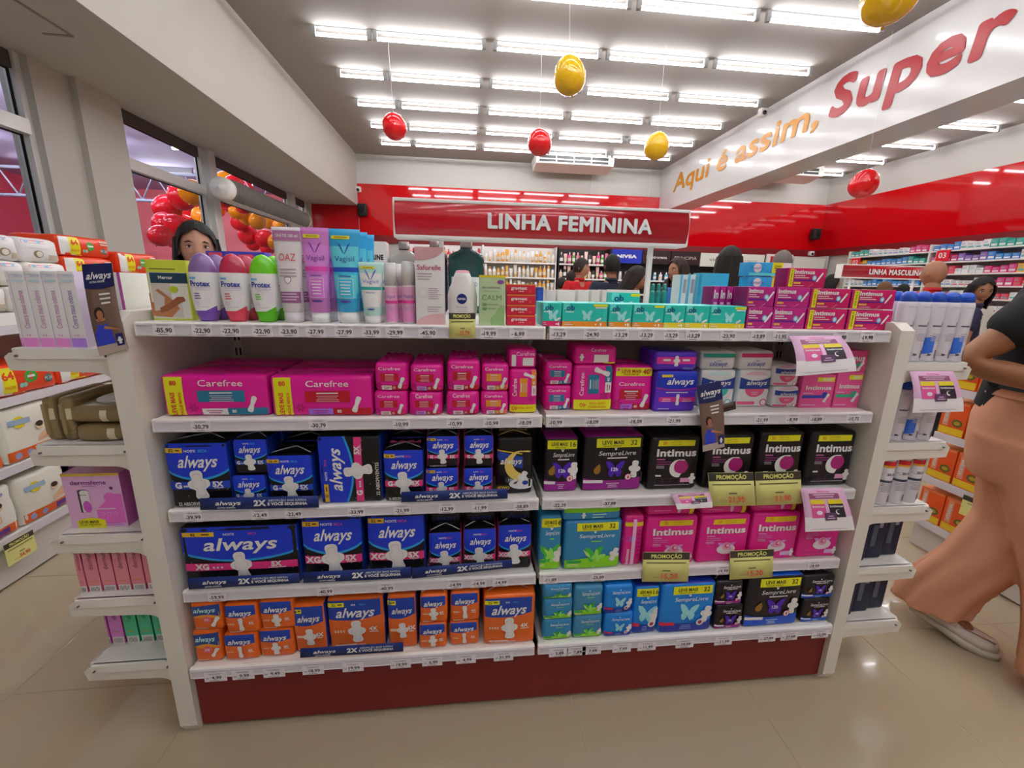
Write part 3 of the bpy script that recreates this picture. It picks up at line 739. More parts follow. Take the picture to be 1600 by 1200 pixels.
def front_intimus_liner(f, c='2b3d9c', top=True):
    if top: f.R(.45, .80, .97, .93, ink('eec81e'), 1); f.R(.6, .82, .9, .91, ink('f0dc90'), 2)
    y = .62 if top else .66
    f.T('Intimus', .52, y, .12 if top else .26, ink('f6e6ee'), 2, wid=.78, bold=.03)
    y2 = .30 if top else .28; f.R(.06, y2, .78, y2+.09, ink(c), 1); f.E(.74, y2+.1, .09, .09, ink(c), 2); f.pad(.80, y2+.0, f.h*(.30 if top else .5), -.5, 3, LINO)
    f.lines(.06, .5, y2+.16, 1, ink('f0c0d0'), 2, .05, .02, 'l'); f.lines(.06, .6, .1, 1, ink('f0c0d0'), 2, .05, .02, 'l')
def front_tampon(f, tagy=True, chip='f0a848'):
    x0 = .16 if tagy else .04
    if tagy: f.R(.05, .03, .155, .95, ink('f0d020'), 1); f.T('16', .10, .86, .1, DK, 2); Face(f.sh, f.mb, rot=1).T('LEVE MAIS', .45, .9, .05, DK, 2, wid=.6)
    f.T('Intimus', x0+.27, .80, .20, INKW, 2, wid=.52, bold=.035)
    f.lines(x0+.02, x0+.4, .62, 2, INKW, 2, .10, .035, 'l'); f.R(x0+.02, .33, .75, .41, ink('5a1c80'), 1); f.R(x0+.02, .18, x0+.2, .27, ink(chip), 2); f.lines(x0+.02, x0+.35, .1, 1, ink('f0a8c8'), 2, .05, .03, 'l')
    f.E(.70, .50, .13, .14, ink('6aa0d8'), 2); f.E(.70, .5, .08, .09, ink('b8d8f0'), 3)
    g = .0; f.Pg([(-.035, -.3), (.035, -.3), (.06, -.2), (.06, .35), (.03, .42), (-.03, .42), (-.06, .35), (-.06, -.2)], .82, .50, f.h*.8, ink('e8e4ea'), 4, -.6)
    f.Pg([(-.012, -.5), (.012, -.5), (.012, .1), (-.012, .1)], .66, .16, f.h*.55, ink('d8d0d8'), 4, -.95)
def front_ob(f, low='f0801c', nb=1, tag_=False, cut=0):
    f.R(0, .0, 1, .22, ink(low), 1); f.R(.02, .72, min(.26, .09*f.h/f.w*3.3), .98, ink('5fcfc8'), 1); f.R(.04, .35, .9, .95, ink('1fb3a6'), .5)
    hw = .24*f.h/f.w; f.T('ob', .05+hw, .80, .20, ink('0f4a78'), 3, wid=hw*1.5, bold=.035)
    f.lines(.06, .06+hw*2, .64, 1, ink('bfeae4'), 3, .05, .04, 'l')
    f.Pg(BFLY, .54, .46, f.h*.48, ink('8fdcd4'), 2); 
    if tag_: f.R(.68, .86, .99, .96, ink('e0d020'), 3)
    f.R(.72, .78, .97, .84, ink('d8f4f0'), 3) if f.w > .1 else None
    f.Pg([(-.2, -.07), (.2, -.07), (.25, 0), (.2, .07), (-.2, .07)], .80, .30, f.h*.6, ink('e8f0f0'), 4, .5)
    f.lines(.05, .25, .16, 2, ink('f8e8e0'), 3, .07, .025, 'l'); f.E(.75, .1, .04, .04, INKW, 3); f.E(.86, .1, .04, .07, INKW, 3)
def front_sempre(f, kind='green', cnt='32', tag_=True, small=False):
    lo = {'green': '7cc41c', 'blue': '1c2f96', 'night': '8c1c84', 'nightb': '0f4cc0'}[kind]
    if kind == 'green': f.B(lambda x: .02, lambda x: .20+.09*x*x+.03*math.sin(PI*x), ink(lo), 1, .02, .98)
    else: f.B(lambda x: .02, lambda x: .20+.08*(x-.5)**2*4*.6, ink(lo), 1, .02, .98)
    if tag_:
        f.R(.20 if cnt == '32' else .08, .80, .93, .955, YEL, 2); f.T('LEVE MAIS', .47 if cnt == '32' else .42, .89, .06, DK, 3, wid=.36 if cnt == '32' else .46, bold=.025); f.T(cnt, .82, .885, .085, DK, 3, bold=.01)
        f.T('PAGUE MENOS', .46, .83, .028, DK, 3, wid=.3)
    ty = .70 if tag_ else .78
    f.T('SempreLivre', .55, ty, .075 if not small else .10, INKW if kind != 'green' else ink('e4f0f4'), 3, wid=.62, sh=.22, bold=.005)
    f.Pg(BFLY, .52, ty+.075, f.h*.05, INKW, 3)
    if kind.startswith('night'):
        f.lines(.33, .78, ty-.075, 1, ink('c8c4cc'), 3, .03, .022)
        f.Pg(BFLY, .53, .40, f.h*.34 if not small else f.h*.42, ink('4a1ca8'), 2, 0, 1, .95); f.T('12h', .52, .41, .06, INKW, 4, bold=.03)
        f.Pg([(0, .5), (.2, .15), (.3, -.15), (.2, -.42), (0, -.5), (-.2, -.42), (-.3, -.15), (-.2, .15)], .24, .42, f.h*.2, ink('8a6420'), 3, -.3)
        f.R(.02, .155, .34, .21, ink('f0e8f0'), 3); f.lines(.4, .62, .15, 3, ink('e0b8e0' if kind == 'night' else 'a8c8f0'), 3, .035, .014)
        f.pad(.86, .40, f.h*.32, -.1, 4); f.E(.76, .26, .062, .062, ink('b03060'), 5); f.E(.76, .26, .05, .05, ink('e8dcec'), 6); f.E(.76, .26, .02, .03, ink('c04070'), 7)
    elif kind == 'green':
        f.Pg(BFLY, .53, .30, f.h*.34, ink('3ab03a'), 2, .1); f.Pg(BFLY, .58, .27, f.h*.24, ink('8ad85a'), 3, -.6); f.Pg([(0, .5), (.12, 0), (0, -.5), (-.12, 0)], .40, .33, f.h*.26, ink('a8e068'), 3, .7)
        f.pad(.88, .30, f.h*.28, -.35, 4); f.R(.05, .145, .3, .20, ink('2a9a50'), 3); f.lines(.06, .3, .12, 2, ink('d8f0b0'), 3, .03, .012, 'l')
        f.lines(.42, .68, .60 if tag_ else .66, 1, ink('8ad040'), 3, .03, .02)
        if cnt == '32': f.T('32', .52, .055, .04, INKW, 3)
    else:
        f.Pg(BFLY, .52, .42, f.h*.36, ink('86c4ec'), 2, -.1); f.pad(.86, .38, f.h*.34, -.25, 4); f.E(.76, .22, .07, .07, ink('c8d8f0'), 5); f.E(.76, .22, .04, .04, ink('a03058'), 6)
        f.R(.0, .17, .28, .24, ink('c82044'), 3); f.lines(.38, .62, .17, 3, ink('7890d8'), 3, .035, .014)
def front_derma(f, c='d885c0'):
    f.R(0, .955, 1, 1, ink('e8b040'), 1); f.T('dermafeme', .45, .84, .075, ink('7c2c84'), 2, wid=.62, bold=.01); f.lines(.28, .62, .78, 1, ink('7c2c84'), 2, .03, .008)
    f.E(.78, .55, .10, .10, ink('d468bc'), 1.6); f.B(lambda x: .08, lambda x: .35+.28*math.sin(PI*(x-.45)*1.1)**2, ink('d468bc'), 1, .5, .98)
    f.Pg([(-.5, -1), (.5, -1), (.5, .9), (.3, 1), (-.3, 1), (-.5, .9)], .32, .5, f.h*.21, ink('3a2c38'), 2, 0, .75); f.Pg([(-.45, -1), (.5, -1), (.5, .85), (.3, .97), (-.2, .97), (-.45, .85)], .34, .5, f.h*.205, ink('eceaec'), 3, 0, .7)
    f.E(.36, .40, .065, .11, ink('c050b8'), 4); f.T('derma', .32, .62, .03, DK, 5)
    f.B(lambda x: .0, lambda x: .09+.10*math.sin(PI*min(1, x/.75)), ink('e4cc1c'), 3, .12, .62); f.T('LEVE MAIS', .33, .115, .045, ink('50481c'), 4, bold=.03); f.T('POR MENOS', .35, .06, .04, ink('70681c'), 4)
    for i in range(3): f.E(.6+.11*i, .26, .03, .03, ink('e8b0dc'), 2); f.E(.6+.11*i, .26, .026, .026, ink('d468bc'), 3)
    f.lines(.5, .85, .36, 1, ink('eec4e4'), 2, .03, .02); f.lines(.55, .95, .08, 2, ink('a858a8'), 2, .03, .012); f.E(.83, .73, .03, .03, ink('6c2c74'), 2)
def front_slim(f, c2='e08090', tx='7a3a60', t='dermafeme'):
    f.B(lambda x: .13, lambda x: .60+.12*x, ink(c2), 1); f.R(.1, .0, .95, .12, ink('efe6ea'), 2)
    for i in range(7): f.R(.2+.1*i, .02, .24+.1*i, .1, ink('6c5468'), 3)
    f.R(.25, .20, .75, .215, ink('c89030'), 3); Face(f.sh, f.mb, rot=1).T(t, .68, .48, .36*f.w/f.w, ink(tx), 3, wid=.5)
def front_odour(f, c='d880c0'):
    f.R(.05, .0, .98, .12, ink(c), 1); f.R(.05, .12, .98, .17, ink('e8c8e0'), 1); f.R(.15, .86, .85, .89, ink('a8c4e8'), 1); f.E(.5, .94, .15, .02, ink('b8bce0'), 1)
    Face(f.sh, f.mb, rot=1).T('Contra maus odores', .50, .50, .36, ink('b070a8' if c[0] == 'd' else '6a5aa0'), 2, wid=.50); f.T('74', .45, .155, .02, ink('c02080'), 3, wid=.3)
# ------------------------------------------------------------------ packs on the shelves
TOPS = {0: 9, 1: SZ[0]-LIP, 2: SZ[1]-LIP, 3: SZ[2]-LIP, 4: SZ[3]-LIP}
_last = {}
_warn = []
def seal_part(o, w, d, h, col, crease):
    m = MB(); n = 12; V = []; F = []
    r_ = random.Random(int(w*1e4))
    for i in range(n+1):
        x = -.40*w+.80*w*i/n; zz = .004+.003*math.sin(i*1.7)+r_.uniform(0, .002)
        for (yy, z_) in ((-.004, -.004), (-.002+.002*math.sin(i), zz), (.002+.002*math.sin(i), zz), (.005, -.004)): V.append((x, yy+.08*d, h+z_))
    for i in range(n):
        for k in range(3): a = 4*i+k; F.append((a, a+1, a+5, a+4))
    F += [(0, 1, 2, 3), (4*n+3, 4*n+2, 4*n+1, 4*n)]
    m.add(V, F, film(col), True); m.obj('seal', o)
    if crease:
        c = MB(); c.tube([(-.44*w, -.30*d, h-.001), (-.2*w, -.1*d, h+.0025), (0, .05*d, h+.003), (.2*w, -.12*d, h+.0025), (.43*w, -.32*d, h-.001)], .0016, film(crease), 5); c.obj('fold', o)
def put(name, cat, label, x0, x1, yt, yb, row, d, col, fn, style='film', back=0, z0=None, y=None, group=None, seal=None, crease=None, top=None, side=None, rot=0, rz=0, lv=0, h=None, r=None, low=None, sidefn=None, ztop=None, wz=None):
    zb = SZ[row] if z0 is None else z0
    xm = (x0+x1)/2; ym = (yt+yb)/2
    if y is None:
        y = .02 if row == 0 else max(YB[row]+.006, min(.07, at(xm, yb, 2, zb).y))
    xa, xb = at(x0, ym, 1, y).x, at(x1, ym, 1, y).x
    k = (row, lv)
    if k in _last and 0 <= _last[k]+.0012-xa < .03: xa = _last[k]+.0012
    _last[k] = xb
    if row == 0 or True:
        xa = max(xa, -.992 if xm < 846 else .004) if row else max(xa, -.996)
        if row: xb = min(xb, -.006 if xm < 842 and x0 < 835 else .998)
    w = xb-xa
    if h is None: h = at(xm, yt, 1, y).z-zb
    if row in TOPS and zb+h > TOPS[row]-.002: h = TOPS[row]-.002-zb
    r = r if r is not None else (.010 if style == 'film' else .0012)
    sh = Shape(w, d, h, min(r, .2*min(w, h)), .0035*min(1, w/.1) if style == 'film' else 0, .0016 if style == 'film' else 0, rnd.random()*9)
    mt = film if style == 'film' else card
    cm = mt(col); cs = mt(side or col); ct = mt(top or col); cl = mt(low or col)
    vv, ff, mm = sh.body([cm, cm, cs, cs, cl, ct], 5 if style == 'film' and w > .07 else (3 if style == 'film' else 1))
    o = MB().add(vv, ff, mm, True).obj(name)
    o.location = ((xa+xb)/2, y+d/2, zb)
    if rz: o.rotation_euler = (0, 0, rz)
    f = Face(sh, rot=rot); fn(f); f.mb.obj('printed_front', o)
    if seal: seal_part(o, w, d, h, seal, crease)
    if sidefn:
        sd = Shape(d, w, h, sh.r, 0, 0); g = Face(sd, grid=False, lay=(.003 if style == 'film' else .0006, .0005)); sidefn(g); s_ = g.mb.obj('printed_side', o)
        s_.rotation_euler = (0, 0, PI/2 if xm < 735 else -PI/2)
    tag(o, label, cat, group)
    nw = len(label.split())
    if nw < 4 or nw > 16: _warn.append((nw, label))
    for i in range(back):
        lb = '%s back, behind the %s' % (['second', 'third', 'fourth'][i], label)
        if len(lb.split()) > 16: _warn.append((len(lb.split()), lb))
        clone(o, (o.location.x+rnd.uniform(-.002, .002), y+d/2+(i+1)*(d+.006), zb), rz+rnd.uniform(-.01, .01), lb, group)
    return o, zb+h, y
PK = 'pad_pack'; PC = 'sanitary pads'
def N(code='G', band='1c3fb0', cnt=None): return lambda f: front_night(f, code, band, cnt)
def D(cnt=None, pad='w'): return lambda f: front_day(f, '4X', cnt, pad)
def sidetext(t, col, c2=None):
    def fn(g):
        if c2: g.R(.12, .05, .88, .95, ink(c2), 0)
        Face(g.sh, g.mb, rot=1, grid=False, lay=(g.o0, g.dl)).T(t, .55, .5, .28, ink(col), 2, wid=.5, sh=.25)
    return fn
def barcode(g):
    g.R(.25, .08, .75, .26, ink('e8e4e8'), 1)
    for i in range(7): g.R(.3+.06*i, .1, .325+.06*i, .24, DK, 2)
    for i in range(3): g.R(.2, .5+.12*i, .7, .53+.12*i, ink('d8c0d0'), 1)
# ---- shelf 2 (index 1): liners
CF = 'a8' ; MG = 'd4188a'
def cf(**k): return lambda f: front_carefree(f, **k)
put('panty_liner_pack', 'panty liners', 'wide magenta 80-count liner pack with blue panel', 253, 420, 585, 650, 1, .085, MG, cf(yel='left'), back=2, h=.108, side='b0147a')
put('panty_liner_pack', 'panty liners', 'wide magenta 80-count liner pack with red panel', 423, 582, 585, 650, 1, .085, MG, cf(acc='b01228', yel='left', chip='9a6ad0'), back=2, h=.108, side='b0147a')
def stack2(name, cat, lb, xs, rows_, row, d, col, fn, **k):
    z = None; o = None; y = k.pop('y', None); bk = k.pop('back', 0); hh = []
    out = None
    for i, (yt, yb, nm) in enumerate(rows_):
        out = put(name, cat, lb % nm, xs[0]+(1 if i else 0), xs[1]+(1 if i else 0), yt, yb, row, d, col, fn, z0=z, y=y, lv=i, back=bk, **k)
        z = out[1]+.001; y = out[2]
    return out
RD = cf(acc='b01228', n='15'); RL = cf(acc='b01228', n='15', chip='a48adc')
stack2('panty_liner_pack', 'panty liners', '%s small liner pack with red panel, leftmost short stack', (585, 636), [(611, 651, 'lower'), (567, 611, 'upper')], 1, .08, MG, RD, seal='a0126c', back=1)
stack2('panty_liner_pack', 'panty liners', '%s small liner pack with red panel and lilac chip', (640, 691), [(612, 651, 'lower'), (569, 612, 'upper')], 1, .08, MG, RL, seal='a0126c', back=1)
stack2('panty_liner_pack', 'panty liners', '%s small red-panel liner pack left of the orange-panel ones', (698, 749), [(611, 651, 'lower'), (563, 611, 'upper')], 1, .08, MG, RD, seal='a0126c', back=1)
stack2('panty_liner_pack', 'panty liners', '%s small liner pack with orange panel', (752, 794), [(611, 650, 'lower'), (568, 611, 'upper')], 1, .08, MG, cf(acc='f0861c', n='15'), seal='a0126c', back=1)
o = put('panty_liner_pack', 'panty liners', 'upright turned liner pack with orange panel and yellow foot', 796, 839, 576, 645, 1, .07, MG, lambda f: (front_carefree(Face(f.sh, f.mb, rot=1), acc='f0861c', n='40', yel='pad'), f.R(.03, .03, .97, .2, YEL, 5), f.T('LEVE MAIS', .58, .13, .05, ink('c8452a'), 6, rot=PI), f.T('40', .2, .12, .09, ink('c8452a'), 6, rot=PI)), back=1)
put('panty_liner_pack', 'panty liners', 'liner pack lying across the top, above the orange turned pack', 795, 838, 545, 575, 1, .10, MG, lambda f: (f.T('Carefree', .6, .75, .18, ink('f0b8d8'), 2), f.R(.5, .15, .9, .55, ink('e4d8dc'), 1), f.R(.1, .12, .25, .7, ink('e4d0dc'), 1)), z0=o[1]+.001, y=o[2], lv=1)
TL = cf(n='15')
stack2('panty_liner_pack', 'panty liners', '%s small liner pack with blue panel by the shelf joint', (851, 893), [(602, 641, 'lower'), (565, 602, 'upper')], 1, .08, MG, TL, back=1)
o = put('panty_liner_pack', 'panty liners', 'upright turned liner pack with blue panel and yellow foot', 896, 957, 570, 641, 1, .07, MG, lambda f: (front_carefree(Face(f.sh, f.mb, rot=1), n='40', yel='pad'), f.R(.03, .03, .97, .25, YEL, 5), f.T('LEVE MAIS', .62, .17, .055, ink('c8452a'), 6, rot=PI), f.T('PAGUE MENOS', .62, .09, .04, ink('c8452a'), 6, rot=PI), f.T('40', .25, .13, .1, ink('c8452a'), 6, rot=PI)), back=1)
put('panty_liner_pack', 'panty liners', 'crumpled liner pack lying on the blue-panel turned pack', 898, 964, 541, 569, 1, .11, MG, lambda f: (f.T('Carefree', .55, .8, .16, ink('f0b8d8'), 2), f.R(.45, .12, .8, .55, ink('e0d4d8'), 1), f.pad(.16, .4, .02, 0, 2), f.R(.7, .02, .98, .14, YEL, 1)), z0=o[1]+.001, y=o[2], lv=1)
put('panty_liner_pack', 'panty liners', 'tall liner pack with yellow top and red panel', 959, 1019, 572, 641, 1, .07, MG, cf(acc='b01228', yel='top', chip='9a6ad0', n='40'), back=1)
o = put(PK, PC, 'purple liner pack with blue cap band, right of the yellow-topped one', 1023, 1089, 580, 643, 1, .09, '5a2fc0', front_liner_purple, side='3a20a0')
put(PK, PC, 'purple liner pack lying flat on the purple upright one', 1023, 1089, 548, 579, 1, .12, '5228b4', lambda f: (f.R(.05, .35, .97, .7, ink('c8308c'), 1), f.lines(.15, .4, .6, 1, INKW, 2, .1, .1), f.lines(.6, .85, .6, 1, INKW, 2, .1, .1), f.pad(.5, .5, .03, 0, 2), f.T('always', .78, .15, .14, ink('8ab0e8'), 2, sh=.2)), z0=o[1]+.001, y=o[2], lv=1, top='2c1a70')
o = put(PK, PC, 'white liner pack with teal ends behind the hanging card', 1093, 1148, 578, 636, 1, .085, 'd8dcdc', lambda f: front_liner_white(f, '3aa8a0'), side='b8c4d8', sidefn=sidetext('JFTPLATE', '2a3a90'))
up = lambda c: (lambda f: (f.R(.06, .68, .97, .88, ink(c), 1), f.T('always', .5, .25, .26, ink('2c4aa8'), 2, wid=.5, sh=.3, rot=PI), f.lines(.4, .6, .52, 1, ink('8090c8'), 2, .1, .05)))
put(PK, PC, 'white pack with teal stripe lying upside down on another', 1095, 1150, 549, 576, 1, .11, 'd4d6d4', up('1c9a88'), z0=o[1]+.001, y=o[2], lv=1)
o = put(PK, PC, 'white liner pack with pink seat and navy band', 1153, 1203, 578, 636, 1, .085, 'dedcdc', front_liner_white, side='b8c4d8', sidefn=sidetext('JFTPLATE', '2a3a90'))
put(PK, PC, 'white pack with pink stripe lying upside down on another', 1155, 1209, 549, 577, 1, .11, 'd8d2d4', up('d83c78'), z0=o[1]+.001, y=o[2], lv=1)
stack2(PK, PC, '%s small white liner pack with navy band', (1208, 1248), [(604, 637, 'lower'), (570, 603, 'upper')], 1, .08, 'd8d4d8', lambda f: front_liner_white(f, 'd8507c', False))
put('liner_box', 'panty liners', 'rose pink liner carton with navy bar', 1250, 1302, 586, 637, 1, .07, 'd94e88', lambda f: front_intimus_liner(f, '2b3d9c'), 'box', back=1)
o = put('liner_box', 'panty liners', 'rose pink liner carton with green bar, at the shelf end', 1305, 1356, 582, 637, 1, .07, 'd94e88', lambda f: front_intimus_liner(f, '2c9a78'), 'box', back=1)
put('liner_box', 'panty liners', 'rose pink carton with green bar lying on top at the shelf end', 1310, 1365, 548, 579, 1, .10, 'd2447e', lambda f: front_intimus_liner(f, '2c9a78', False), 'box', z0=o[1]+.001, y=o[2], lv=1)
# ---- shelf 3 (index 2): night packs
NB = '0d0d14'; PB = 'd0307c'; BB = '1c3fb0'
put(PK, PC, 'largest black and blue night pack, left end of the third shelf', 238, 360, 692, 797, 2, .13, NB, N('G', BB, '32'), side='12308a', seal='1a1a20', crease='b8b8c4', back=1)
stack2(PK, PC, '%s small blue-banded night pack beside the largest one', (364, 417), [(742, 800, 'lower'), (686, 741, 'upper')], 2, .10, NB, N('G', BB), side='12308a', seal='15151c', crease='8090b8', back=1)
put(PK, PC, 'medium blue-banded night pack with orange count tag, third shelf', 419, 490, 711, 797, 2, .11, NB, N('G', BB, '16'), side='12308a', seal='1a1a20', crease='a8a8b4', back=1)
put(PK, PC, 'night pack turned on its side with pink band', 498, 596, 681, 787, 2, .12, NB, lambda f: front_night(Face(f.sh, f.mb, rot=1), 'G', PB, '32'), side='12308a', back=1)
put(PK, PC, 'medium pink-banded night pack right of the turned one', 600, 662, 703, 788, 2, .10, NB, N('G', PB, '16'), side='12308a', seal='c8508c', crease='a8a8b4', back=1)
stack2(PK, PC, '%s small pink-banded night pack with orange count tag', (665, 716), [(731, 783, 'lower'), (681, 730, 'upper')], 2, .095, NB, N('G', PB, '14'), side='b02c68', seal='15151c', crease='8890a0', back=1)
stack2(PK, PC, '%s small pink-banded night pack beside the moon pack', (724, 770), [(731, 781, 'lower'), (680, 730, 'upper')], 2, .095, NB, N('G', PB), side='b02c68', seal='15151c', crease='8890a0', back=1)
put(PK, PC, 'black pack with golden crescent moon and white pad', 776, 832, 683, 772, 2, .10, NB, front_moon, seal='8a7a58', crease='c8b880', back=1)
put(PK, PC, 'narrow black and purple butterfly pack with yellow tag', 850, 903, 684, 768, 2, .10, '151018', lambda f: front_sempre(f, 'night', '16'), top='8c1c84', seal='5a3a5a', back=1)
put(PK, PC, 'wide black and purple butterfly pack with yellow tag', 911, 1004, 681, 766, 2, .11, '151018', lambda f: front_sempre(f, 'night', '32'), top='8c1c84', seal='6a3a6a', back=1)
for i, (a, c, yt, yb, nm) in enumerate([(1014, 1092, 682, 765, 'leftmost of four'), (1101, 1176, 678, 762, 'behind the hanging card'), (1184, 1253, 674, 760, 'third of four'), (1262, 1336, 674, 759, 'at the right end')]):
    put('night_pad_pack', PC, 'black crescent moon pad pack, '+nm, a, c, yt, yb, 2, .13, '161116', lambda f: front_intimus(f, 'black', '30', (.14, .86)), side='100c10', top='1a151a', r=.012, sidefn=barcode, back=1)
# ---- shelf 4 (index 3)
put(PK, PC, 'very wide black night pack, left end of fourth shelf', 277, 468, 822, 920, 3, .14, NB, N('XG', PB, '42'), side='12308a', top='16161c', seal='b83c80', crease='d8d4dc', back=1)
put(PK, PC, 'large pink-banded night pack, first of two alike', 474, 567, 806, 912, 3, .12, NB, N('XG', PB, '32'), side='12308a', seal='1a1a20', crease='b8b8c4', back=1)
put(PK, PC, 'large pink-banded night pack, second of two alike', 575, 664, 801, 905, 3, .12, NB, N('XG', PB, '32'), side='12308a', seal='1a1a20', crease='b8b8c4', back=1)
for i, (a, c, nm) in enumerate([(670, 721, 'first'), (724, 775, 'middle'), (778, 830, 'last')]):
    put(PK, PC, '%s of three small pink-banded night packs in a row' % nm, a, c, 832-i*6, 897-i*4, 3, .085, NB, N('XG', PB), side='b02c68', seal='1a1a28', crease='d0d0d8', back=1)
    put(PK, PC, 'small dark night pack stacked behind, above the %s of three' % nm, a+2, c+0, 814-i*3, 836-i*4, 3, .10, '121018', lambda f: f.T('always', .5, .5, .4, ink('2a3a80'), 2, wid=.6, sh=.3), y=.055, z0=SZ[3]+.142, lv=1, crease='a8a8b8', seal='1a1a28', h=.045)
_last[(3, 0)] = 0
put(PK, PC, 'narrow green and blue pack with yellow tag, by the joint', 843, 877, 806, 890, 3, .10, '2f7fae', lambda f: front_sempre(f, 'green', '16'), seal='58a0c0', top='2f7fae', back=1)
o = put(PK, PC, 'wide green and blue leaf pack with large yellow tag', 882, 970, 813, 889, 3, .12, '2d7cae', lambda f: front_sempre(f, 'green', '32'), seal='78b0c8', back=1)
put(PK, PC, 'green and blue pack lying on the wide leaf pack', 880, 970, 791, 811, 3, .13, '2d7cae', lambda f: (f.R(.02, .6, .98, .97, ink('7cc41c'), 1), f.pad(.35, .4, .02, 0, 2), f.lines(.5, .8, .5, 2, ink('a0d8e0'), 2, .2, .08, 'l')), z0=o[1]+.001, y=o[2], lv=1)
put('night_pad_pack', PC, 'magenta pack seen from its narrow side with pale strip', 974, 1004, 806, 883, 3, .13, 'd01f83', lambda f: (f.R(.42, .0, .6, .94, ink('eaa8cc'), 2), f.R(.03, .8, .97, .88, ink('f0b81c'), 1), f.E(.22, .55, .16, .055, ink('9a58b0'), 1), Face(f.sh, f.mb, rot=1).T('Intimus', .2, .77, .16, ink('f4d8e8'), 3, wid=.3, bold=.02), [f.R(.7, .2+.08*i, .9, .25+.08*i, ink('b01870'), 1) for i in range(7)]), back=1, top='d8307c')
for i, (a, c, yt, yb, nm) in enumerate([(1008, 1087, 808, 884, 'behind the lower left yellow card'), (1092, 1168, 806, 880, 'centre of the fourth shelf'), (1173, 1246, 802, 876, 'right of the lower right yellow card'), (1250, 1312, 798, 872, 'at the right end')]):
    o = put('night_pad_pack', PC, 'magenta pack with pink flower picture, '+nm, a, c, yt, yb, 3, .13, 'd41c86', lambda f: front_intimus(f, 'pink', '30', (.24, .88)), side='c01878', top='c8207e', r=.009, sidefn=barcode)
    if i < 3: put('night_pad_pack', PC, 'magenta pack lying on top of the flower pack, '+nm, a+4, c-1, yt-22, yt-1, 3, .12, 'cc1c80', lambda f: (f.R(.88, .0, .98, 1, ink('f0b81c'), 1), f.E(.65, .5, .14, .3, ink('e8a8c8'), 1), f.lines(.1, .5, .5, 1, ink('e060a8'), 1, .1, .1)), z0=o[1]+.001, y=o[2]+.01, lv=1)
# ---- shelf 5 (index 4)
OR = 'ee5f1c'
stack2(PK, PC, '%s slim orange pack with curved navy band, left end', (298, 346), [(985, 1034, 'lower'), (940, 984, 'upper')], 4, .09, OR, front_day_slim, seal='f07a3c', back=1)
stack2(PK, PC, '%s small orange pack with straight pad, second stack', (350, 403), [(990, 1031, 'lower'), (944, 989, 'upper')], 4, .10, OR, D(None, 'l'), seal='f0a080', crease='f8d0b8', side='e8601c', back=1)
stack2(PK, PC, '%s small orange pack with winged pad, third stack', (405, 459), [(983, 1026, 'lower'), (938, 982, 'upper')], 4, .10, OR, D(), seal='f0a080', crease='f8d0b8', back=1)
put(PK, PC, 'medium orange pack with yellow tag right of the third stack', 459, 510, 944, 1020, 4, .10, OR, D('16'), side='1c2f86', seal='f09060', back=1)
put(PK, PC, 'large orange day pack behind the blue strip', 513, 602, 933, 1012, 4, .12, OR, D('32'), seal='f0a080', side='1c2f86', back=1)
put(PK, PC, 'medium orange pack right of the large day pack', 606, 652, 930, 1012, 4, .10, OR, D('16'), side='1c2f86', seal='f09060', back=1)
stack2(PK, PC, '%s small orange pack with winged pad, fourth stack', (655, 698), [(974, 1014, 'lower'), (930, 973, 'upper')], 4, .09, OR, D(), seal='e8a888', crease='f8e0d8', back=1)
stack2(PK, PC, '%s small orange pack with straight pad, fifth stack', (703, 748), [(971, 1008, 'lower'), (925, 970, 'upper')], 4, .09, OR, D(None, 'l'), seal='e8a888', crease='f8e0d8', back=1)
put(PK, PC, 'largest orange day pack, right end of the left bay', 756, 838, 930, 1006, 4, .12, OR, D('32'), seal='1c2f86', crease='e8d8d8', back=1)
_last[(4, 0)] = _last[(4, 1)] = 0
SP = lambda k: (lambda f: front_sempre(f, k, '8', False, True))
stack2(PK, PC, '%s tiny green and blue pack of the stack of three', (848, 894), [(968, 999, 'lowest'), (936, 967, 'middle'), (908, 935, 'top')], 4, .08, '2f7fae', SP('green'), back=1)
stack2(PK, PC, '%s small green and blue pack of the stack of two', (896, 941), [(962, 996, 'lower'), (916, 961, 'upper')], 4, .09, '3a7ea8', SP('green'), seal='58a0c0', back=1)
stack2(PK, PC, '%s small bright blue pack with pale butterfly', (944, 988), [(958, 995, 'lower'), (915, 957, 'upper')], 4, .09, '1478cc', SP('blue'), seal='1c50b0', back=1)
put(PK, PC, 'narrow bright blue pack with yellow tag', 989, 1028, 916, 989, 4, .09, '1478cc', lambda f: front_sempre(f, 'blue', '16'), seal='1c3fa0', top='1c2f96', back=1)
put(PK, PC, 'wide bright blue butterfly pack with yellow tag', 1032, 1114, 912, 988, 4, .12, '1478cc', lambda f: front_sempre(f, 'blue', '32'), seal='1c3fa0', top='1c2f96', back=1)
stack2(PK, PC, '%s small black and purple butterfly pack', (1117, 1160), [(945, 983, 'lower'), (908, 944, 'upper')], 4, .09, '17121a', SP('night'), seal='5a3a5a', crease='a890a8', back=1)
put(PK, PC, 'wide black and blue butterfly pack with yellow tag', 1166, 1250, 900, 977, 4, .12, '17121a', lambda f: front_sempre(f, 'nightb', '32'), top='1450b8', seal='1c60d0', back=1)
stack2(PK, PC, '%s small black and blue butterfly pack at the right end', (1253, 1304), [(935, 971, 'lower'), (899, 934, 'upper')], 4, .09, '17121a', SP('nightb'), seal='1c40a0', crease='a890a8', back=1)
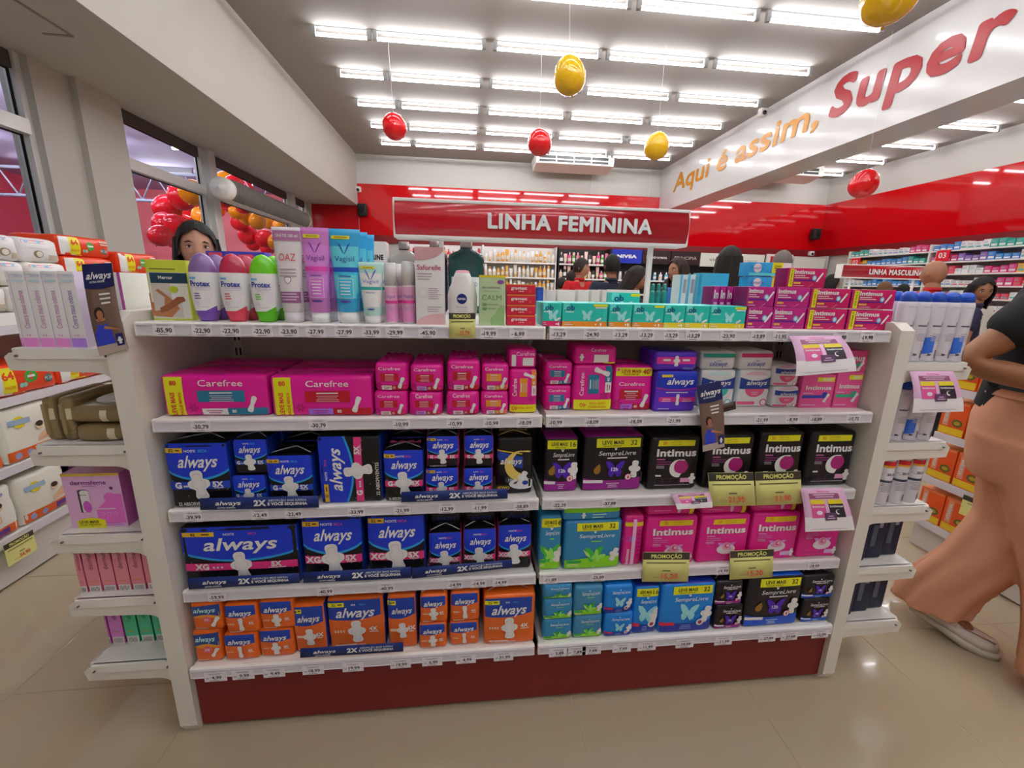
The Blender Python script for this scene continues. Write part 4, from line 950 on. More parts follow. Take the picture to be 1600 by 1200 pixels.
# ------------------------------------------------------------------ top shelf: tubes, bottles, cartons
class Loft:
    """bottle or tube from side profile rows (z, half width, half depth, material)"""
    def __init__(s, rows, e=1.0, tilt=0.): s.rows, s.e, s.tilt = rows, e, tilt; s.h = rows[-1][0]; s.w = 2*max(r[1] for r in rows); s.r = 0
    def at(s, z):
        R = s.rows
        for a, b in zip(R, R[1:]):
            if a[0] <= z <= b[0] and b[0] > a[0]:
                t = (z-a[0])/(b[0]-a[0]); return a[1]+(b[1]-a[1])*t, a[2]+(b[2]-a[2])*t
        return R[-1][1], R[-1][2]
    def mesh(s, mb=None, n=24):
        mb = mb or MB(); mb.loft([(z, 0, 0, hw, hd, m) for z, hw, hd, m in s.rows], n, s.e); return mb
    def P(s, a, b, c, off=0.):
        z = (c+1)/2*s.h; hw, hd = s.at(z); x = a*s.w/2
        q = max(0., 1-min(1, abs(x)/max(hw, 1e-4))**(2/s.e))**(s.e/2)
        xx = max(-hw*.985, min(hw*.985, x))
        return Vector((xx, -hd*q-off, z))
def stand(o, x, y, z, label, cat, group=None, rz=0, back=0, dy=.05, shift=0):
    o.location = (x, y, z); o.rotation_euler = (0, 0, rz); tag(o, label, cat, group)
    for i in range(back):
        lb = '%s back, behind the %s' % (['second', 'third'][i], label)
        if len(lb.split()) > 16: _warn.append((len(lb.split()), lb))
        clone(o, (x+shift*(i+1), y+dy*(i+1), z), rz, lb, group)
def bez(P, n=5):
    return P
Z1 = SZ[0]+.0005
def px2(x0, x1, yt, yb, y):
    a = at(x0, (yt+yb)/2, 1, y); b = at(x1, (yt+yb)/2, 1, y); t = at((x0+x1)/2, yt, 1, y)
    return (a.x+b.x)/2, b.x-a.x, t.z-Z1
# yellow-green carton with a hand picture
x, w_, h_ = px2(207, 291, 406, 502, .05)
def fr_support(f):
    f.R(.03, .03, .97, .80, ink('c8c8be'), 0); f.R(.08, .62, .99, .79, ink('1f3c50'), 1); f.T('Mercur', .46, .715, .05, INKW, 2, bold=.03)
    f.lines(.08, .75, .86, 1, ink('5a6a20'), 1, .03, .014); f.R(.08, .05, .78, .61, ink('b8b0aa'), 1); f.R(.55, .3, .78, .61, ink('c8ccc8'), 1.4)
    f.Pg([(-.5, -.1), (-.42, .3), (-.1, .45), (.3, .1), (.5, -.2), (.2, -.5), (-.4, -.45)], .32, .30, f.h*.5, ink('a8704c'), 2); f.Pg([(-.5, -.3), (-.2, -.2), (.3, .1), (.5, .2), (.45, .35), (.2, .35), (-.2, .05), (-.5, -.1)], .55, .25, f.h*.42, ink('8a5238'), 3)
    f.E(.62, .52, .07, .06, ink('a8b82c'), 2)
put('support_carton', 'carton', 'lime green carton with hand picture, left end of the top shelf', 215, 296, 406, 503, 0, .07, 'b9c43c', fr_support, 'box', y=.055, top='c8d468')
# shower-gel bottles with oval outline
def protex(x, yt, x0, x1, c1, c2, nm, back):
    xc, w_, h_ = px2(x0, x1, yt, 502, .022); h_ = min(h_, .165); hw = w_/2*.94
    A, B_, Wt = M(c1, .16, coat=.4), M(c2, .2, coat=.4), plas('e4e2e8')
    R_ = [(0, .55, .6, B_), (.01, .62, .7, B_), (.06, .70, .85, B_), (.16, .82, .95, Wt), (.35, .96, 1, Wt), (.55, 1, 1, Wt), (.70, .97, .97, Wt), (.72, .965, .96, A), (.80, .90, .9, A), (.88, .76, .78, A), (.94, .58, .6, A), (.98, .34, .36, A), (1, .08, .1, A)]
    L_ = Loft([(a*h_, b*hw, c*.022, m) for a, b, c, m in R_], .9)
    o = L_.mesh().obj('shower_gel_bottle'); f = Face(L_, lay=(.0006, .0004), grid=True)
    f.B(lambda x: .02, lambda x: .10+.10*x*x+.07*x, B_, 0, .14, .86)
    f.T('Protex', .42, .555, .075, ink('26348c'), 2, wid=.66, bold=.03); f.R(.08, .62, .3, .65, ink('6aa4d8'), 2); f.lines(.15, .85, .5, 2, ink('c8b8d0'), 2, .03, .01)
    f.lines(.18, .42, .42, 3, B_, 2, .035, .014, 'l'); f.E(.66, .35, .10, .035, ink('d0c8d8'), 2, rot=1.1); f.E(.24, .27, .035, .035, ink('c8c0d0'), 2); f.lines(.15, .7, .22, 1, ink('b8b0c0'), 2, .03, .01)
    f.mb.obj('printed_front', o)
    stand(o, xc, .022+.024, Z1, nm, 'bottle', None, .28, back, .052, .004)
protex(0, 392, 288, 334, '8a6aa8', '7a4cb4', 'shower gel bottle with purple cap and base', 1)
protex(0, 392, 336, 382, 'c42a50', 'e0405e', 'shower gel bottle with red cap and base', 2)
protex(0, 392, 384, 429, '6fd418', '5cc410', 'shower gel bottle with bright green cap and base', 2)
# squeeze tubes
def tube_(x0, x1, yt, bot, body, capc, draw, nm, back, name='cream_tube', wb=.62):
    xc, w_, h_ = px2(x0, x1, yt, 503, .022); hw = w_/2
    A, B_ = plas(body), plas(capc); r = hw*wb
    L_ = Loft([(0, r*.96, r*.96, B_), (.004, r, r, B_), (bot*h_-.001, r*1.02, r*1.02, B_), (bot*h_, r*1.1, r*1.08, A), ((bot+.25)*h_, r*1.25, r*.95, A), ((bot+.5)*h_, r*1.4, r*.62, A), (.95*h_, hw*.99, .003, A), (h_, hw, .0022, A)], 1.)
    o = L_.mesh().obj(name); f = Face(L_, lay=(.0007, .0004), grid=True); draw(f); f.mb.obj('printed_front', o)
    c = MB(); c.loft([(0, 0, 0, r*1.01, r*1.01, B_), (bot*h_*.92, 0, 0, r*1.04, r*1.04, B_)], 24); c.obj('cap', o)
    stand(o, xc, .022+r+.002, Z1, nm, 'tube', None, 0, back, r*2+.008, .006)
def d_oaz(f):
    f.R(.04, .86, .96, .965, ink('a06a94'), 1); f.T('GRÁTIS 100 ml', .5, .912, .03, ink('e4d4e0'), 3, wid=.74, bold=.02); f.T('OAZ', .5, .69, .075, ink('c84a5a'), 2, wid=.56); f.lines(.2, .8, .57, 3, ink('9a8a98'), 2, .035, .012)
    f.Pg([(0, .5), (.4, .35), (.4, -.1), (0, -.5), (-.4, -.1), (-.4, .35)], .5, .45, .02, ink('8a6a88'), 2); f.Pg([(0, .5), (.4, .35), (.4, -.1), (0, -.5), (-.4, -.1), (-.4, .35)], .5, .45, .016, ink('e6e0e4'), 3)
    f.R(.12, .21, .88, .33, ink('8c5a84'), 2); f.lines(.2, .8, .31, 3, ink('d8c4d4'), 3, .03, .008)
tube_(424, 471, 353, .12, 'd8d2d6', 'cfcbd0', d_oaz, 'tall grey white tube with red letters and plum bands', 1)
def d_vag(c, c2, band, grad):
    def fn(f):
        f.R(.06, .27, .94, .82, ink(grad), .4); f.R(.1, .895, .68, .93, ink('f0d828'), 2); f.lines(.2, .6, .92, 1, ink('a88a20'), 3, .03, .014)
        f.T('Vagisil', .5, .69, .055, ink(c2), 3, wid=.62); 
        for s_ in (-1, 1): f.Pg([(0, -.5), (.1*s_, -.42), (.5*s_, .35), (.55*s_, .5), (.3*s_, .25)], .5, .80, .028, ink(c2), 3)
        f.R(.05, .55, .95, .60, ink(band), 2); f.R(.05, .52, .95, .55, ink(c), 2); f.lines(.2, .8, .51, 1, ink(c2), 3, .03, .01)
        f.R(.28, .27, .75, .48, ink('e4dcea'), 2); f.R(.29, .275, .74, .475, ink(c), 2.5); f.lines(.32, .7, .45, 5, ink('f0e8f4'), 3.5, .033, .01); f.E(.5, .235, .06, .012, ink('4a3a90'), 3)
    return fn
tube_(469, 514, 354, .11, 'c87cc4', 'e4dfe6', d_vag('c068bc', '6a3a98', 'c8409c', 'c47cc8'), 'tall pink squeeze tube with yellow sticker', 1)
tube_(512, 562, 356, .12, '38a8dc', 'e2e4ea', d_vag('38b0d8', '3048a0', '1c4cb0', '5cc0e0'), 'tall light blue squeeze tube with yellow sticker', 2)
tube_(558, 598, 409, .13, 'b4dcd4', 'dfe4e2', d_vag('d8e4ec', '5a6ab0', '2a9a94', 'dfe8e8'), 'short pale mint tube beside the blue tubes', 1)
# clear-capped sprays
def spray(x0, x1, yt, nm):
    xc, w_, h_ = px2(x0, x1, yt, 504, .025); r = w_/2*.95; pk = plas('dda4c4'); wc = M('dcdad8', .25); wt = plas('e6dfe4')
    L_ = Loft([(0, r*.9, r*.9, wt), (.003, r, r, pk), (h_*.60, r, r, wt), (h_*.62, r*.97, r*.97, wc), (h_*.95, r*.94, r*.94, wc), (h_, r*.88, r*.88, wc)])
    o = L_.mesh().obj('spray_bottle'); f = Face(L_, lay=(.0005, .0003), grid=True)
    f.B(lambda x: .04, lambda x: .2+.1*x, ink('e884b4'), 1, .1, .9); f.R(.03, .33, .97, .38, ink('d03c90'), 2); f.T('Vagisil', .5, .45, .045, ink('6a4a98'), 2, wid=.7); f.lines(.1, .9, .28, 3, ink('b090b8'), 2, .03, .01)
    f.mb.obj('printed_front', o); c = MB(); c.loft([(h_*.63, 0, 0, r*1.0, r*1.0, wc), (h_*.955, 0, 0, r*.97, r*.97, wc), (h_*.96, 0, 0, r*.9, r*.9, wc)]); c.obj('cap', o)
    stand(o, xc, .05, Z1, nm, 'bottle', None, 0, 1, .05, .012)
spray(598, 619, 410, 'pink spray with milky cap, left of two'); spray(625, 648, 408, 'pink spray with milky cap, next to the tall carton')
def d_saf(f):
    f.B(lambda x: .99-.16*math.sqrt(max(0, 1-x*x)), lambda x: 1., ink('bd9298'), 1, 0, .98); f.B(lambda x: 0, lambda x: .02+.13*math.sqrt(max(0, 1-(x-1)**2)), ink('c8a0a6'), 1)
    f.T('Saforelle', .48, .745, .062, ink('a8305c'), 2, wid=.82, bold=.01); f.lines(.08, .7, .67, 3, ink('a08a98'), 2, .035, .012, 'l'); f.E(.25, .42, .055, .055, ink('c8bcc0'), 2); f.E(.25, .42, .05, .05, ink('e0dade'), 3); f.lines(.45, .92, .48, 6, ink('a890a8'), 2, .026, .009, 'l'); f.lines(.4, .9, .24, 3, ink('a890a8'), 2, .03, .01, 'l')
put('carton', 'carton', 'tall pale pink carton with rose curves and plum lettering', 649, 694, 386, 505, 0, .045, 'ddd5d9', d_saf, 'box', y=.02, side='b8aeb4', top='cab4b8')
# white body-wash bottle
xc, w_, h_ = px2(699, 746, 422, 505, .02); hw = w_/2; wp = plas('dedbda'); pk = M('e09aa8', .35)
L_ = Loft([(0, hw*.78, .019, wp), (.006, hw*.88, .022, wp), (h_*.3, hw, .024, wp), (h_*.55, hw, .024, wp), (h_*.70, hw*.86, .022, wp), (h_*.72, hw*.80, .021, wp), (h_*.85, hw*.64, .019, wp), (h_*.95, hw*.5, .017, wp), (h_*.955, hw*.48, .016, pk), (h_*.99, hw*.44, .014, pk), (h_, hw*.3, .01, pk)])
o = L_.mesh().obj('intimate_wash_bottle'); f = Face(L_, lay=(.0006, .0004), grid=True)
f.E(.48, .48, .095, .095, ink('101f6c'), 1, 20); f.T('NIVEA', .48, .48, .035, INKW, 3, wid=.26, bold=.03); f.T('intimo', .48, .33, .04, ink('8a7ab0'), 2, wid=.36); f.lines(.3, .7, .28, 2, ink('a8a0c0'), 2, .03, .008); f.R(.16, .71, .84, .713, ink('b8b4b4'), 1)
f.mb.obj('printed_front', o); stand(o, xc, .047, Z1, 'white bottle with round navy badge and pink lid', 'bottle')
def d_calm(f):
    f.R(0, .955, 1, 1, ink('e0b820'), 1); f.T('dermafeme', .45, .76, .045, ink('7a5c78'), 2, wid=.7); f.T('CALM', .48, .56, .10, ink('5c8a5c'), 2, wid=.76); f.E(.82, .87, .07, .04, ink('8a4a98'), 2); f.lines(.1, .8, .69, 1, ink('7a9470'), 2)
    for k in range(2): f.E(.2, .42-.09*k, .05, .028, ink('5c8a5c'), 2); f.lines(.3, .75, .43-.09*k, 1, ink('6a9460'), 2, .03, .012, 'l')
    f.B(lambda x: 0, lambda x: .12+.28*math.sin(PI*(x-.35)*.9)**2, ink('87a872'), 1, .45, 1.)
put('carton', 'carton', 'sage green carton with yellow top, right of the white bottle', 749, 789, 430, 507, 0, .045, 'a4b890', d_calm, 'box', y=.02, side='8fa47c')
z = None
for i, nm in enumerate(['bottom', 'second from bottom', 'third from bottom', 'top']):
    o = put('test_carton', 'carton', 'small red test carton, %s of the stack of four' % nm, 792, 837, 491-16*i, 507-16*i, 0, .05, 'c01f3c', lambda f: (f.R(0, .9, 1, 1, ink('e87828'), 1), f.T('gravtest', .42, .62, .28, ink('f0e0e4'), 2, wid=.55, bold=.03), f.E(.82, .3, .09, .09, ink('c86020'), 2, rot=.6), f.lines(.4, .6, .35, 1, ink('e0a0a8'), 2, .1, .08)), 'box', z0=z or Z1, y=.025, lv=10+i, h=.0265, top='d8582c')
    z = o[1]+.0005
# tampon cartons
OBF = [(848, 877, 'd02060', 'smallest teal carton with crimson foot, leftmost'), (879, 949, 'f0801c', 'widest teal carton with orange foot'), (952, 987, 'f0801c', 'narrow teal carton with orange foot'),
       (989, 1037, 'f0801c', 'medium teal carton with orange foot and yellow tab'), (1038, 1070, 'f0b81c', 'narrow teal carton with yellow foot'), (1071, 1108, 'f0b81c', 'teal carton with yellow foot, middle'), (1109, 1165, 'f0b81c', 'wide teal carton with yellow foot touching the magenta ones')]
for a, c, lw, nm in OBF: put('tampon_carton', 'tampons', nm, a, c, 473+.02*(a-848), 508, 0, .06, '27b5a9', lambda f, lw=lw: front_ob(f, lw, 1, lw != 'd02060' and f.w > .08), 'box', y=.02, top='5fc8c0', back=1)
put('tampon_carton', 'tampons', 'teal carton with yellow flap lying behind on the second row', 955, 1000, 455, 472, 0, .05, '27b5a9', lambda f: front_ob(f, 'e0d020', 1, True), 'box', y=.26, lv=2, h=.09, top='5fc8c0')
lv = {}
for i, (a, c, yt, yb, col, ty, nm) in enumerate([(1167, 1206, 480, 511, 'a81c78', 0, 'small purple-magenta tampon carton, bottom row'), (1207, 1258, 481, 512, 'b01f7a', 0, 'wider purple-magenta tampon carton, bottom row'), (1260, 1322, 483, 513, 'b8155c', 1, 'crimson tampon carton with yellow strip, bottom row left'), (1324, 1393, 485, 515, 'b8155c', 1, 'crimson tampon carton with yellow strip, bottom row right')]):
    lv[i] = put('tampon_carton', 'tampons', nm, a, c, yt, yb, 0, .06, col, lambda f, ty=ty: front_tampon(f, ty), 'box', y=.02, lv=3, side='7a1458', top='c43c88')
zz = max(v[1] for v in lv.values())+.0006
for i, (a, c, yt, yb, col, ty, nm) in enumerate([(1167, 1210, 448, 479, 'a81c78', 0, 'small purple-magenta tampon carton, upper row'), (1212, 1265, 449, 480, 'b01f7a', 0, 'wider purple-magenta tampon carton, upper row'), (1266, 1328, 451, 482, 'b8155c', 1, 'crimson tampon carton with yellow strip, upper row left'), (1330, 1398, 453, 484, 'b8155c', 1, 'crimson tampon carton with yellow strip, upper row right end')]):
    lv[i] = put('tampon_carton', 'tampons', nm, a, c, yt, yb, 0, .06, col, lambda f, ty=ty: front_tampon(f, ty), 'box', y=.02, lv=4, side='7a1458', top='c43c88', z0=zz)
put('tampon_carton', 'tampons', 'single crimson tampon carton on top of the two rows', 1230, 1290, 419, 449, 0, .05, 'b8155c', lambda f: front_tampon(f, 1), 'box', y=.025, lv=5, z0=lv[1][1]+.0006, side='7a1458', top='c43c88')
for i in range(5):
    a = 1114+10.6*i
    put('tampon_carton', 'tampons', '%s of five magenta cartons standing on edge' % ORD[i], a, a+9.6, 447, 475, 0, .06, 'a81c78', lambda f: (f.T('In', .5, .80, .2, INKW, 2, wid=.7, bold=.03), f.R(.05, .35, .95, .45, ink('5a1c80'), 1), f.R(.1, .1, .9, .2, ink('e88a50'), 1), f.lines(.1, .9, .6, 1, ink('e0a0c8'), 1, .1, .06)), 'box', y=.10, lv=6, h=.115, side='7a1458', z0=Z1)
# denture-cream style cartons and pale blue packs behind
for i in range(2):
    put('carton', 'carton', '%s of two blue and yellow cartons stacked behind the magenta row' % ['lower', 'upper'][i], 1170, 1236, 430-18*i, 447-18*i, 0, .05, '2a9cdc', lambda f: (f.R(.55, 0, .8, 1, ink('f0e020'), 1), f.R(.8, 0, 1, 1, ink('d8d4da'), 1), f.R(.02, .05, .98, .25, ink('50c8c8'), .5), f.E(.2, .6, .33, .33, ink('e8f0f4'), 1), f.T('DentalFix', .2, .6, .2, ink('1c50a0'), 2, wid=.3), f.T('2x', .68, .35, .3, ink('303010'), 2), f.lines(.58, .78, .8, 2, ink('707020'), 2, .15, .07)), 'box', y=.20, lv=7+i, z0=Z1+.105+.045*i, h=.043)
b_ = MB()
put('carton', 'carton', 'white carton carrying the blue and yellow cartons', 1172, 1234, 448, 470, 0, .06, 'd8d4d8', lambda f: f.lines(.1, .9, .6, 3, ink('a0a8b8'), 1, .1, .05), 'box', y=.20, lv=9, h=.103)
put('bed_pad_pack', 'carton', 'wide light blue pack with swirl, behind the teal cartons', 1095, 1137, 427, 470, 0, .06, '3aa4c4', lambda f: (f.B(lambda x: 0, lambda x: .30+.25*x, ink('b8b0dc'), 1), f.E(.8, .5, .1, .1, ink('e8c8b8'), 2), f.B(lambda x: 0, lambda x: .16+.05*math.sin(6*x), ink('d8d8e4'), 2)), 'box', y=.30, lv=12)
for i in range(3):
    put('bed_pad_pack', 'carton', '%s of three slim pale blue packs standing on edge' % ORD[i], 1062+12*i, 1073+12*i, 429, 470, 0, .06, 'bcd4e0', lambda f: (f.R(.0, .0, .3, 1, ink('50acc8'), 1), f.R(.45, .6, .85, .9, ink('8a94a0'), 1)), 'box', y=.32, lv=11)
# the far side of the top shelf
ZF = Z1
def far_item(name, cat, label, x0, x1, yt, y, draw=None, body='d8d8d8', d=.06, rows=None, h=None, style='box'):
    a = at(x0, 460, 1, y); b = at(x1, 460, 1, y); w = b.x-a.x; hh = h or at((x0+x1)/2, yt, 1, y).z-ZF
    if rows:
        L_ = Loft([(r[0]*hh, r[1]*w/2, r[2]*w/2, r[3]) for r in rows], rows[0][4] if len(rows[0]) > 4 else 1.); o = L_.mesh().obj(name); sh = L_
    else:
        sh = Shape(w, d, hh, .001); v_, f_, m_ = sh.body(card(body), 1); o = MB().add(v_, f_, m_, True).obj(name)
    if draw: f = Face(sh, lay=(.0008, .0005), grid=bool(rows)); draw(f); f.mb.obj('printed_front', o)
    o.location = ((a.x+b.x)/2, y+(d/2 if not rows else w/2*rows[len(rows)//2][2]), ZF); tag(o, label, cat)
    return o
tealb = M('0c4c4c', .08, coat=.6); sil = M('b4b2b2', .25, metal=.6, bump=.3, bs=200)
mw = [(0, .9, .5, tealb, .75), (.03, 1, .55, tealb), (.62, 1, .55, tealb), (.68, .94, .5, tealb), (.71, 1, .55, tealb), (.80, .95, .5, tealb), (.86, .5, .38, tealb), (.88, .33, .33, M('2a2a2c', .4)), (.90, .34, .34, sil), (1, .34, .34, sil)]
far_item('mouthwash_bottle', 'bottle', 'dark teal mouthwash bottle with silver cap behind the white bottle', 700, 757, 374, .50, lambda f: (f.R(.1, .1, .9, .5, ink('c8d0d0'), 1), f.T('ANTISSÉPTICO', .5, .4, .05, ink('1c4c50'), 2, wid=.6)), rows=mw)
lt = M('c4c4c0', .12, coat=.5)
far_item('mouthwash_bottle', 'bottle', 'clear mouthwash bottle with silver cap behind the pink sprays', 608, 656, 377, .52, None, rows=[(a, b, c, lt if m is tealb else m, .75) for a, b, c, m in [r[:4] for r in mw]])
far_item('mouthwash_bottle', 'bottle', 'mouthwash bottle with silver cap hidden behind the tall pink carton', 658, 700, 373, .55, None, rows=[(a, b, c, M('2c3a5a', .1, coat=.5) if m is tealb else m, .75) for a, b, c, m in [r[:4] for r in mw]])
far_item('carton', 'carton', 'white mouthwash carton with black capitals behind the blue tubes', 568, 606, 377, .50, lambda f: (f.T('LISTERINE', .40, .78, .065, DK, 2, wid=.98, bold=.05), f.T('PROFISSIONAL', .40, .69, .035, ink('803050'), 2, wid=.8, bold=.03), f.lines(.1, .9, .55, 4, ink('b090a0'), 1)), 'd9d3d6')
far_item('carton', 'carton', 'purple and blue carton row behind the shower gels', 330, 420, 393, .62, lambda f: (f.R(0, 0, 1, .62, ink('242c90'), 1), f.R(.0, .0, 1, .3, ink('d8c83c'), 2), f.R(.05, .85, .28, .97, ink('c83c50'), 2), f.T('Neutra', .2, .5, .12, INKW, 3, bold=.03), f.R(.55, .8, .8, .95, ink('c83c50'), 2)), '3a3aa0')
for i, (a, c) in enumerate([(853, 869), (871, 899), (903, 921), (924, 938), (941, 953), (955, 1000)]):
    far_item('carton', 'carton', '%s small white carton on the far side of the top shelf' % ORD[i], a, c-1, 453, .56, lambda f: (f.E(.55, .4, .2, .12, ink('5a8a98'), 1), f.E(.55, .4, .15, .08, ink('c8d8dc'), 2), f.R(0, 0, 1, .18, ink('a8b0b8'), 1)), 'd2cec8')
far_item('carton', 'carton', 'blue carton beside the red test cartons', 838, 849, 449, .50, lambda f: f.R(.2, .1, .8, .9, ink('2c50a8'), 1), '1c3c8c')
far_item('carton', 'carton', 'mid-blue carton behind the teal cartons', 1053, 1076, 450, .55, lambda f: f.lines(.1, .9, .7, 3, ink('a8c8e8'), 1, .15, .07), '1f74c0')
tb_ = M('0c8a80', .2, coat=.3)
for i in range(3):
    for j in range(2):
        far_item('dropper_bottle', 'bottle', '%s small teal dropper bottle, %s row, by the sign post' % (ORD[i], ['back', 'front'][j]), 1016+9.2*i, 1024.6+9.2*i, 443+11*j, .70-.14*j, None, rows=[(0, .9, .9, tb_), (.05, 1, 1, tb_), (.7, 1, 1, tb_), (.78, .6, .6, tb_), (.82, .7, .7, tb_), (.97, .6, .6, tb_), (1, .3, .3, tb_)])
# ------------------------------------------------------------------ end shelves, left
def on_end(name, cat, label, x0, x1, yt, z0, col, fn, d=.16, y=.035, side=None, top=None, style='box', h=None, back=0, clip=None):
    ym = at((x0+x1)/2, yt, 1, y).z; a = at(x0, at_y(x0, x1, yt, z0, y), 1, y).x; b = at(x1, at_y(x0, x1, yt, z0, y), 1, y).x
    if clip: a, b = max(a, clip[0]), min(b, clip[1])
    h = h or ym-z0; sh = Shape(b-a, d, h, .001 if style == 'box' else .01, 0 if style == 'box' else .003, 0 if style == 'box' else .002, rnd.random()*9)
    mt = card if style == 'box' else film
    z0 += .0
    v_, f_, m_ = sh.body([mt(col), mt(col), mt(side or col), mt(side or col), mt(col), mt(top or col)], 1 if style == 'box' else 4)
    o = MB().add(v_, f_, m_, True).obj(name); o.location = ((a+b)/2, y+d/2, z0+.0005); f = Face(sh); fn(f); f.mb.obj('printed_front', o); tag(o, label, cat)
    if len(label.split()) > 16: _warn.append((len(label.split()), label))
    return o
def at_y(x0, x1, yt, z0, y):
    # image row halfway between the thing's top and its foot
    p = Vector(((at((x0+x1)/2, yt, 1, y).x), y, z0)); d = p-CAM
    return (yt+600-FPX*d.dot(_u)/d.dot(_f))/2
ZL = EZL; ZR = EZR
for i in range(5):
    x = 11+25.3*i
    on_end('pad_carton', 'sanitary pads', '%s slim pale carton of five on the left end top shelf' % ORD[i], x-11, x+13.4, 424, ZL[0], 'd9d3e4', lambda f, i=i: front_odour(f, 'd880c0' if i < 4 else 'a078d0'), .14, .03, 'c8bcd8', clip=(-1.284, -1.06))
o = on_end('wipes_carton', 'carton', 'purple and white carton behind the hanging leg card', 178, 203, 426, ZL[0], 'e2dce4', lambda f: (f.R(0, 0, .25, 1, ink('7a2c80'), 1), f.R(.75, 0, 1, 1, ink('a84c98'), 1), f.lines(.3, .7, .5, 3, ink('8a94a8'), 1, .1, .05)), .10, .06, clip=(-1.11, -1.06))
# gold wipes packs
def wipes(p, w, d, h, rot, label, lid=False):
    sh = Shape(w, d, h, .014, .008, .004, rnd.random()*9); v_, f_, m_ = sh.body(M('94815a', .32, metal=.25, bump=.3, bs=35), 6)
    o = MB().add(v_, f_, m_, True).obj('wet_wipes_pack'); o.location = p; o.rotation_euler = rot; tag(o, label, 'wipes')
    f = Face(sh); f.R(.6, .1, .72, .8, ink('c4b8a0'), 1); f.mb.obj('price_sticker', o)
    c = MB(); 
    for s_ in (-1, 1): c.prism([(-d*.42, h*.42), (d*.42, h*.42), (d*.46, h*.5), (d*.42, h*.56), (-d*.42, h*.56), (-d*.46, h*.5)], s_*w/2-.001, s_*(w/2+.014), M('a08c62', .35, metal=.25), 'x')
    c.obj('crimped_end', o)
    if lid:
        l_ = MB(); l_.loft([(h-.001, 0, 0, w*.30, d*.36, M('c8c8c0', .35)), (h+.008, 0, 0, w*.30, d*.36, M('c8c8c0', .35)), (h+.011, 0, 0, w*.26, d*.31, M('c8c8c0', .35))], 24, .8); l_.obj('lid', o)
z = ZL[1]+.001
wipes((-1.145, .12, z), .135, .19, .045, (0, 0, .05), 'lower gold wet wipes pack lying flat on the left end')
wipes((-1.145, .12, z+.049), .135, .19, .045, (0, 0, -.04), 'upper gold wet wipes pack with white lid, lying flat', True)
for i, (xx, nm) in enumerate(((-1.268, 'outermost'), (-1.228, 'inner'))): 
    sh = Shape(.034, .17, .115, .012, .003, .004, i*3.); v_, f_, m_ = sh.body(M('94815a', .32, metal=.25, bump=.3, bs=35), 5); o = MB().add(v_, f_, m_, True).obj('wet_wipes_pack'); o.location = (xx, .12, z); tag(o, '%s gold wet wipes pack standing upright on the left end' % nm, 'wipes')
    f = Face(sh); f.R(.15, .5, .95, .75, ink('c0b49c'), 1); f.mb.obj('price_sticker', o); MB().rbox(-.004, .004, -.096, -.083, .02, .1, M('a08c62', .35), r=.002).obj('crimped_end', o)
o = on_end('gift_carton', 'carton', 'large pink gift carton with yellow corner flag on the left end', 103, 193, 740, ZL[2], 'dca4cc', front_derma, .06, .035, 'b05ca0', 'c88ab4')
on_end('gift_carton', 'carton', 'pink gift carton set back, left of the large one', 92, 112, 734, ZL[2], 'c884b8', lambda f: (Face(f.sh, f.mb, rot=1).T('dermafeme', .66, .5, .3, ink('8a3c8c'), 2, wid=.5), f.R(.1, .03, .9, .12, INKW, 1)), .05, .11, clip=(-1.284, -1.24))
on_end('gift_carton', 'carton', 'dark pink gift carton edge, right of the large one', 199, 216, 742, ZL[2], 'a0508c', lambda f: Face(f.sh, f.mb, rot=1).T('dermafeme', .66, .5, .3, ink('5c2060'), 2, wid=.5), .05, .11, clip=(-1.1, -1.062))
for i in range(6):
    on_end('soap_carton', 'carton', '%s slim rose carton on the left end, fourth shelf' % ORD[i], 110+23.2*i, 131+23.2*i, 866, ZL[3], 'd8929c', lambda f: front_slim(f), .10, .03, 'b83c64', clip=(-1.284, -1.06), h=.166)
for i in range(5):
    m_ = i < 2
    on_end('soap_carton', 'carton', '%s slim %s carton on the lowest left end shelf' % (ORD[i], 'mauve' if m_ else 'green'), 149+23*i, 169+23*i, 962, ZL[4], 'd09ac8' if m_ else '94ccac', lambda f, m_=m_: front_slim(f, 'c87cc4' if m_ else '4cb48c', '703070' if m_ else '206048'), .10, .075, 'b03c98' if m_ else '1c8c60', clip=(-1.284, -1.06), h=.20)
